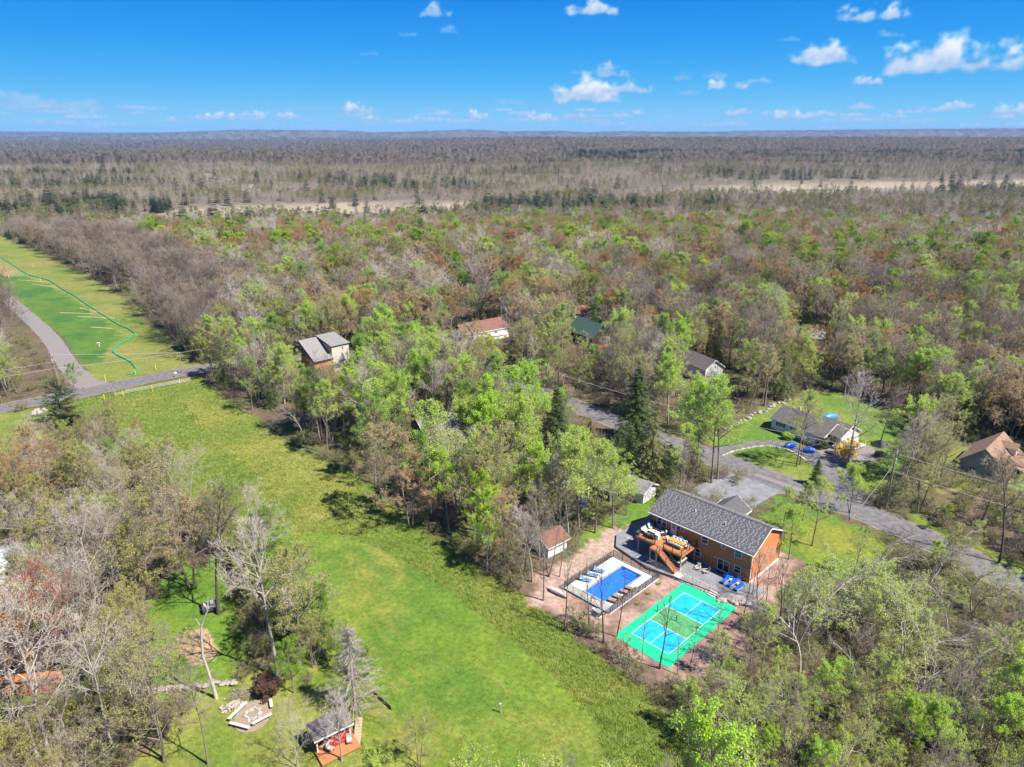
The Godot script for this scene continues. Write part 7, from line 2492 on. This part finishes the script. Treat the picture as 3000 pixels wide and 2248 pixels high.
# the trees that show largest are things of their own, the rest one wood
func place_trees() -> void:
	var by := {}
	for t in trees:
		var w := Vector3(t.x, 0, t.z)
		t.size = t.h / w.distance_to(Vector3(0, CAM_Y, 0))
		# in the frame at all?
		var ahead: float = -t.z
		t.seen = absf(t.x) < ahead * 0.74 + 8.0
		if not t.seen: t.size *= 0.05
		if t.l != "": t.size += 10.0
		if not by.has(t.k): by[t.k] = []
		by[t.k].append(t)
	var rest := {}
	for kind in by:
		var list: Array = by[kind]
		list.sort_custom(func(a, b): return a.size > b.size)
		var n := 0
		var keepers := []
		for t in list:
			if (t.seen and n < 250 or t.l != "") and kind != "thicket_bush":
				keepers.append(t)
				n += 1
			else:
				var key: String = t.v + "/" + t.b
				if not rest.has(key): rest[key] = []
				rest[key].append(t)
		name_trees(kind, keepers)
		for t in keepers: one_tree(t)
	var wd := Node3D.new()
	wd.name = "woods"
	add_child(wd)
	wd.set_meta("kind", "stuff")
	tag(wd, "mass of bare, budding and green trees filling the land to the hills", "woods")
	for key in rest:
		var list: Array = rest[key]
		var pr: Dictionary = PROTO[list[0].v]
		var mm := MultiMesh.new()
		mm.transform_format = MultiMesh.TRANSFORM_3D
		mm.use_colors = true
		mm.mesh = dressed(pr, list[0].b)
		mm.instance_count = list.size()
		for k in list.size():
			var t: Dictionary = list[k]
			var s: float = t.h / pr.h
			var wf: float = s * lerpf(1.0, 1.35, smoothstep(190.0, 280.0, -t.z))
			mm.set_instance_transform(k, Transform3D(Basis(Vector3.UP, t.t).scaled(Vector3(wf, s, wf)), Vector3(t.x, land(t.x, t.z), t.z)))
			var c: Vector3 = LEAF[t.c][1] if t.c != "" else Vector3(0.2, 0.2, 0.1)
			mm.set_instance_color(k, Color(c.x, c.y, c.z) * (0.85 + 0.3 * fmod(absf(t.x * 7.31 + t.z), 1.0)))
		crowd(wd, mm, "tree_stand")
	for v in far:
		var pr: Dictionary = PROTO[v]
		var mm := MultiMesh.new()
		mm.transform_format = MultiMesh.TRANSFORM_3D
		mm.use_colors = true
		var src: ArrayMesh = pr.all
		var m := src.duplicate()
		for s in m.get_surface_count():
			m.surface_set_material(s, M.leaf_any if s == m.get_surface_count() - 1 and pr.leaves else M.twig_far)
		mm.mesh = m
		var list: Array = far[v][0]
		mm.instance_count = list.size()
		for k in list.size():
			mm.set_instance_transform(k, list[k])
			mm.set_instance_color(k, far[v][1][k])
		crowd(wd, mm, "tree_stand")
	print("trees ", trees.size(), " far ", far.keys().map(func(v): return [v, far[v][0].size()]))


func crowd(parent: Node3D, mm: MultiMesh, called: String) -> void:
	var o := MultiMeshInstance3D.new()
	o.name = called
	o.multimesh = mm
	parent.add_child(o, true)
	o.set_meta("kind", "stuff")


func dressed(pr: Dictionary, b: String) -> ArrayMesh:
	var m: ArrayMesh = pr.all.duplicate()
	var n := m.get_surface_count()
	for s in n:
		if s == n - 1 and pr.leaves: m.surface_set_material(s, M.leaf_any)
		elif s == 0: m.surface_set_material(s, bark_of(b))
		else: m.surface_set_material(s, twig_of(b))
	return m


func one_tree(t: Dictionary) -> void:
	var pr: Dictionary = PROTO[t.v]
	var o := thing(t.k, t.l, "tree", Vector3(t.x, land(t.x, t.z), t.z), t.t, t.g)
	var wf := lerpf(1.0, 1.35, smoothstep(190.0, 280.0, -t.z)) if t.k != "pine_tree" else 1.0
	o.scale = Vector3(wf, 1.0, wf) * (t.h / pr.h)
	var tr := MeshInstance3D.new()
	tr.name = "trunk"
	tr.mesh = pr.trunk
	tr.material_override = bark_of(t.b)
	o.add_child(tr, true)
	var cr := MeshInstance3D.new()
	cr.name = "crown"
	cr.mesh = pr.crown
	var mats := []
	if pr.twigs: mats.append(twig_of(t.b))
	if pr.leaves: mats.append(M["leaf_" + (t.c if t.c != "" else "olive")])
	dress(cr, pr, mats)
	o.add_child(cr, true)


var MARKS := [["the orange house", 34, -104], ["the pool", 15, -96], ["the green court", 24, -84], ["the white ranch house", 68, -154], ["the white garage house", 53, -196], ["the dark green-roofed cabin", 25, -231], ["the terracotta house", -10, -240], ["the tall tan house", -55, -206], ["the tan-roofed house", 103, -138], ["the grey-roofed house", 16, -129], ["the pool shed", 6, -105], ["the slate house", -17, -152], ["the fire pit", -31, -68], ["the red pavilion", -21, -64], ["the sandy patch", -43, -81], ["the tan cabin", -61, -73], ["the blue roof", -84, -97], ["the dark roadside pine", -108, -160], ["the lane corner", -121, -185], ["the split rail fence", -98, -185], ["the white standpipe", -135, -226], ["the gravel drive", 46, -126], ["the transformer pole", 69, -119], ["the far end of the green sock", -300, -420], ["the pale house", 70, -262], ["the grey cottage", 98, -232], ["the small steep-roofed house", 105, -285], ["the road bend", 5, -184], ["the survey stake", -1, -69], ["the dead trunk", -37, -71]]


# labels by kind, colour and the nearest landmark, counted outwards from it
func name_trees(kind: String, list: Array) -> void:
	var groups := {"bare_tree": "bare trees of the woods", "budding_tree": "budding trees of the woods", "leafy_tree": "leafy trees of the woods", "slender_tree": "slender bare trees round pool and court", "birch_tree": "birches of the thicket", "bowed_birch": "white birches bowed over", "spruce_tree": "spruces of the woods", "hemlock_tree": "hemlocks of the woods", "pine_tree": "pines", "larch_tree": "larches"}
	var said := {}
	for t in list:
		t.g = groups.get(kind, "trees")
		if t.l != "": continue
		var best := 1e9
		var m: Array = MARKS[0]
		for q in MARKS:
			var d := Vector2(q[1] - t.x, q[2] - t.z).length()
			if d < best: best = d; m = q
		var dx: float = t.x - m[1]
		var dz: float = t.z - m[2]
		var rel := "behind"
		if absf(dx) > absf(dz): rel = "right of" if dx > 0 else "left of"
		elif dz > 0: rel = "in front of"
		var what: String = kind.replace("_", " ")
		if kind == "bare_tree": what = {"grey": "grey bare tree", "white": "pale bare tree", "dark": "dark bare tree"}[t.b]
		elif kind == "budding_tree": what = LEAF[t.c][0] + " budding tree"
		elif kind == "leafy_tree": what = LEAF[t.c][0] + " tree in leaf"
		elif kind == "birch_tree": what = "white birch with " + LEAF[t.c][0] + " leaves"
		elif t.c != "": what = LEAF[t.c][0] + " " + what.replace(" tree", "")
		t.base = "%s %s %s" % [what, rel, m[0]]
		t.dist = best
		if not said.has(t.base): said[t.base] = []
		said[t.base].append(t)
	for s in said:
		var l: Array = said[s]
		l.sort_custom(func(a, b): return a.dist < b.dist)
		for k in l.size():
			l[k].l = (ordinal(k) + " " + s + " counted outwards") if l.size() > 1 else ("lone " + s)


func undergrowth() -> void:
	var r := RandomNumberGenerator.new()
	r.seed = 18
	# brush under the trees and along the edges of the clearings
	var sets := {}
	for k in 14000:
		var z := -44.0 - 300.0 * pow(r.randf(), 1.5)
		var x := r.randf_range(-1, 1) * (-z * 0.78 + 12.0)
		var v := "brush%d" % (r.randi() % 4)
		var t := r.randf() * TAU
		var h := r.randf_range(0.8, 2.6)
		var c := r.randf()
		if open_ground(x, z) or hidden_by(x, z, h, 0.6): continue
		if not sets.has(v): sets[v] = []
		sets[v].append([x, z, h, t, c])
	for v in sets:
		var pr: Dictionary = PROTO[v]
		var mm := MultiMesh.new()
		mm.transform_format = MultiMesh.TRANSFORM_3D
		mm.use_colors = true
		mm.mesh = dressed(pr, "grey")
		mm.instance_count = sets[v].size()
		for k in sets[v].size():
			var q: Array = sets[v][k]
			var s: float = q[2] / pr.h
			mm.set_instance_transform(k, Transform3D(Basis(Vector3.UP, q[3]).scaled(Vector3(s * 1.2, s, s * 1.2)), Vector3(q[0], 0, q[1])))
			var col := Vector3(0.15, 0.21, 0.04).lerp(Vector3(0.22, 0.19, 0.09), q[4])
			mm.set_instance_color(k, Color(col.x, col.y, col.z))
		crowd_top(mm, "undergrowth", "low tangled brush growing under the trees")
	# tufts of rough grass
	var tb := Buf.new()
	for k in 16:
		var a := r.randf() * TAU
		var p := Vector3(r.randf_range(-0.25, 0.25), 0, r.randf_range(-0.25, 0.25))
		var d := Vector3(cos(a) * 0.16, r.randf_range(0.14, 0.32), sin(a) * 0.16)
		var s := Vector3(-sin(a), 0, cos(a)) * 0.03
		tb.tri(p - s, p + s, p + d)
	var tm := tb.mesh()
	tm.surface_set_material(0, M.leaf_any)
	var at := []
	var cols := []
	for k in 130000:
		var z := -48.0 - 150.0 * r.randf()
		var x := r.randf_range(-1, 1) * (-z * 0.74 + 6.0)
		var p := Vector2(x, z)
		var s := r.randf_range(0.7, 1.5)
		var tw := r.randf() * TAU
		var b := r.randf()
		var mown := within("mown", p) or within("yard", p) or within("pocket", p)
		if not within("strip", p) and not mown: continue
		if at.size() > 44000: break
		if mown: s *= 0.45
		at.append(Transform3D(Basis(Vector3.UP, tw).scaled(Vector3.ONE * s), Vector3(x, 0, z)))
		var c := cover(x, z)
		cols.append(Color(c.r, c.g, c.b).lerp(Color(0.36, 0.36, 0.13) if b > 0.6 else Color(0.16, 0.24, 0.04), 0.45))
	var gm := MultiMesh.new()
	gm.transform_format = MultiMesh.TRANSFORM_3D
	gm.use_colors = true
	gm.mesh = tm
	gm.instance_count = at.size()
	for k in at.size():
		gm.set_instance_transform(k, at[k])
		gm.set_instance_color(k, cols[k])
	crowd_top(gm, "rough_grass", "rough tufted grass on the unmown parts of the strip")
	# special shrubs
	shrub("forsythia_bush", "rounded yellow flowering shrub beside the ranch drive", g_at(71.2, -139.8), 4.4, M.leaf_yellow, 2.6)
	shrub("purple_shrub", "dark purple leaved shrub between the fire pit and the green bushes", g_at(-30.5, -71.9), 2.6, M.leaf_purple, 3.2)
	shrub("green_shrub", "clipped green shrub at the front wall of the ranch house", g_at(62.9, -151.0), 1.6, M.leaf_bright, 2.0)
	shrub("dark_shrub", "dark evergreen shrub in front of the ranch wing", g_at(68.7, -146.2), 3.0, M.leaf_dark, 4.0)


func shrub(called: String, label: String, at: Vector3, h: float, m: Material, dense: float) -> void:
	broadleaf(called, 500 + used.size(), {"h": h, "rad": 0.05, "bole": 0.05, "spread": 0.48, "limbs": 8, "kids": [6, 5], "levels": 3, "stems": 6, "lean": 0.65, "rmin": 0.012, "leaves": dense, "ls": 0.22, "puff": 0.18, "sides": 4})
	var o := thing(called, label, "shrub", at)
	part(PROTO[called].trunk, "stem", M.bark_dark, o)
	var cr := MeshInstance3D.new()
	cr.name = "crown"
	cr.mesh = PROTO[called].crown
	cr.set_surface_override_material(0, M.twig_dark)
	cr.set_surface_override_material(1, m)
	o.add_child(cr, true)


func crowd_top(mm: MultiMesh, called: String, label: String) -> void:
	var o := MultiMeshInstance3D.new()
	o.name = numbered(called)
	o.multimesh = mm
	add_child(o)
	o.set_meta("kind", "stuff")
	tag(o, label, "vegetation")
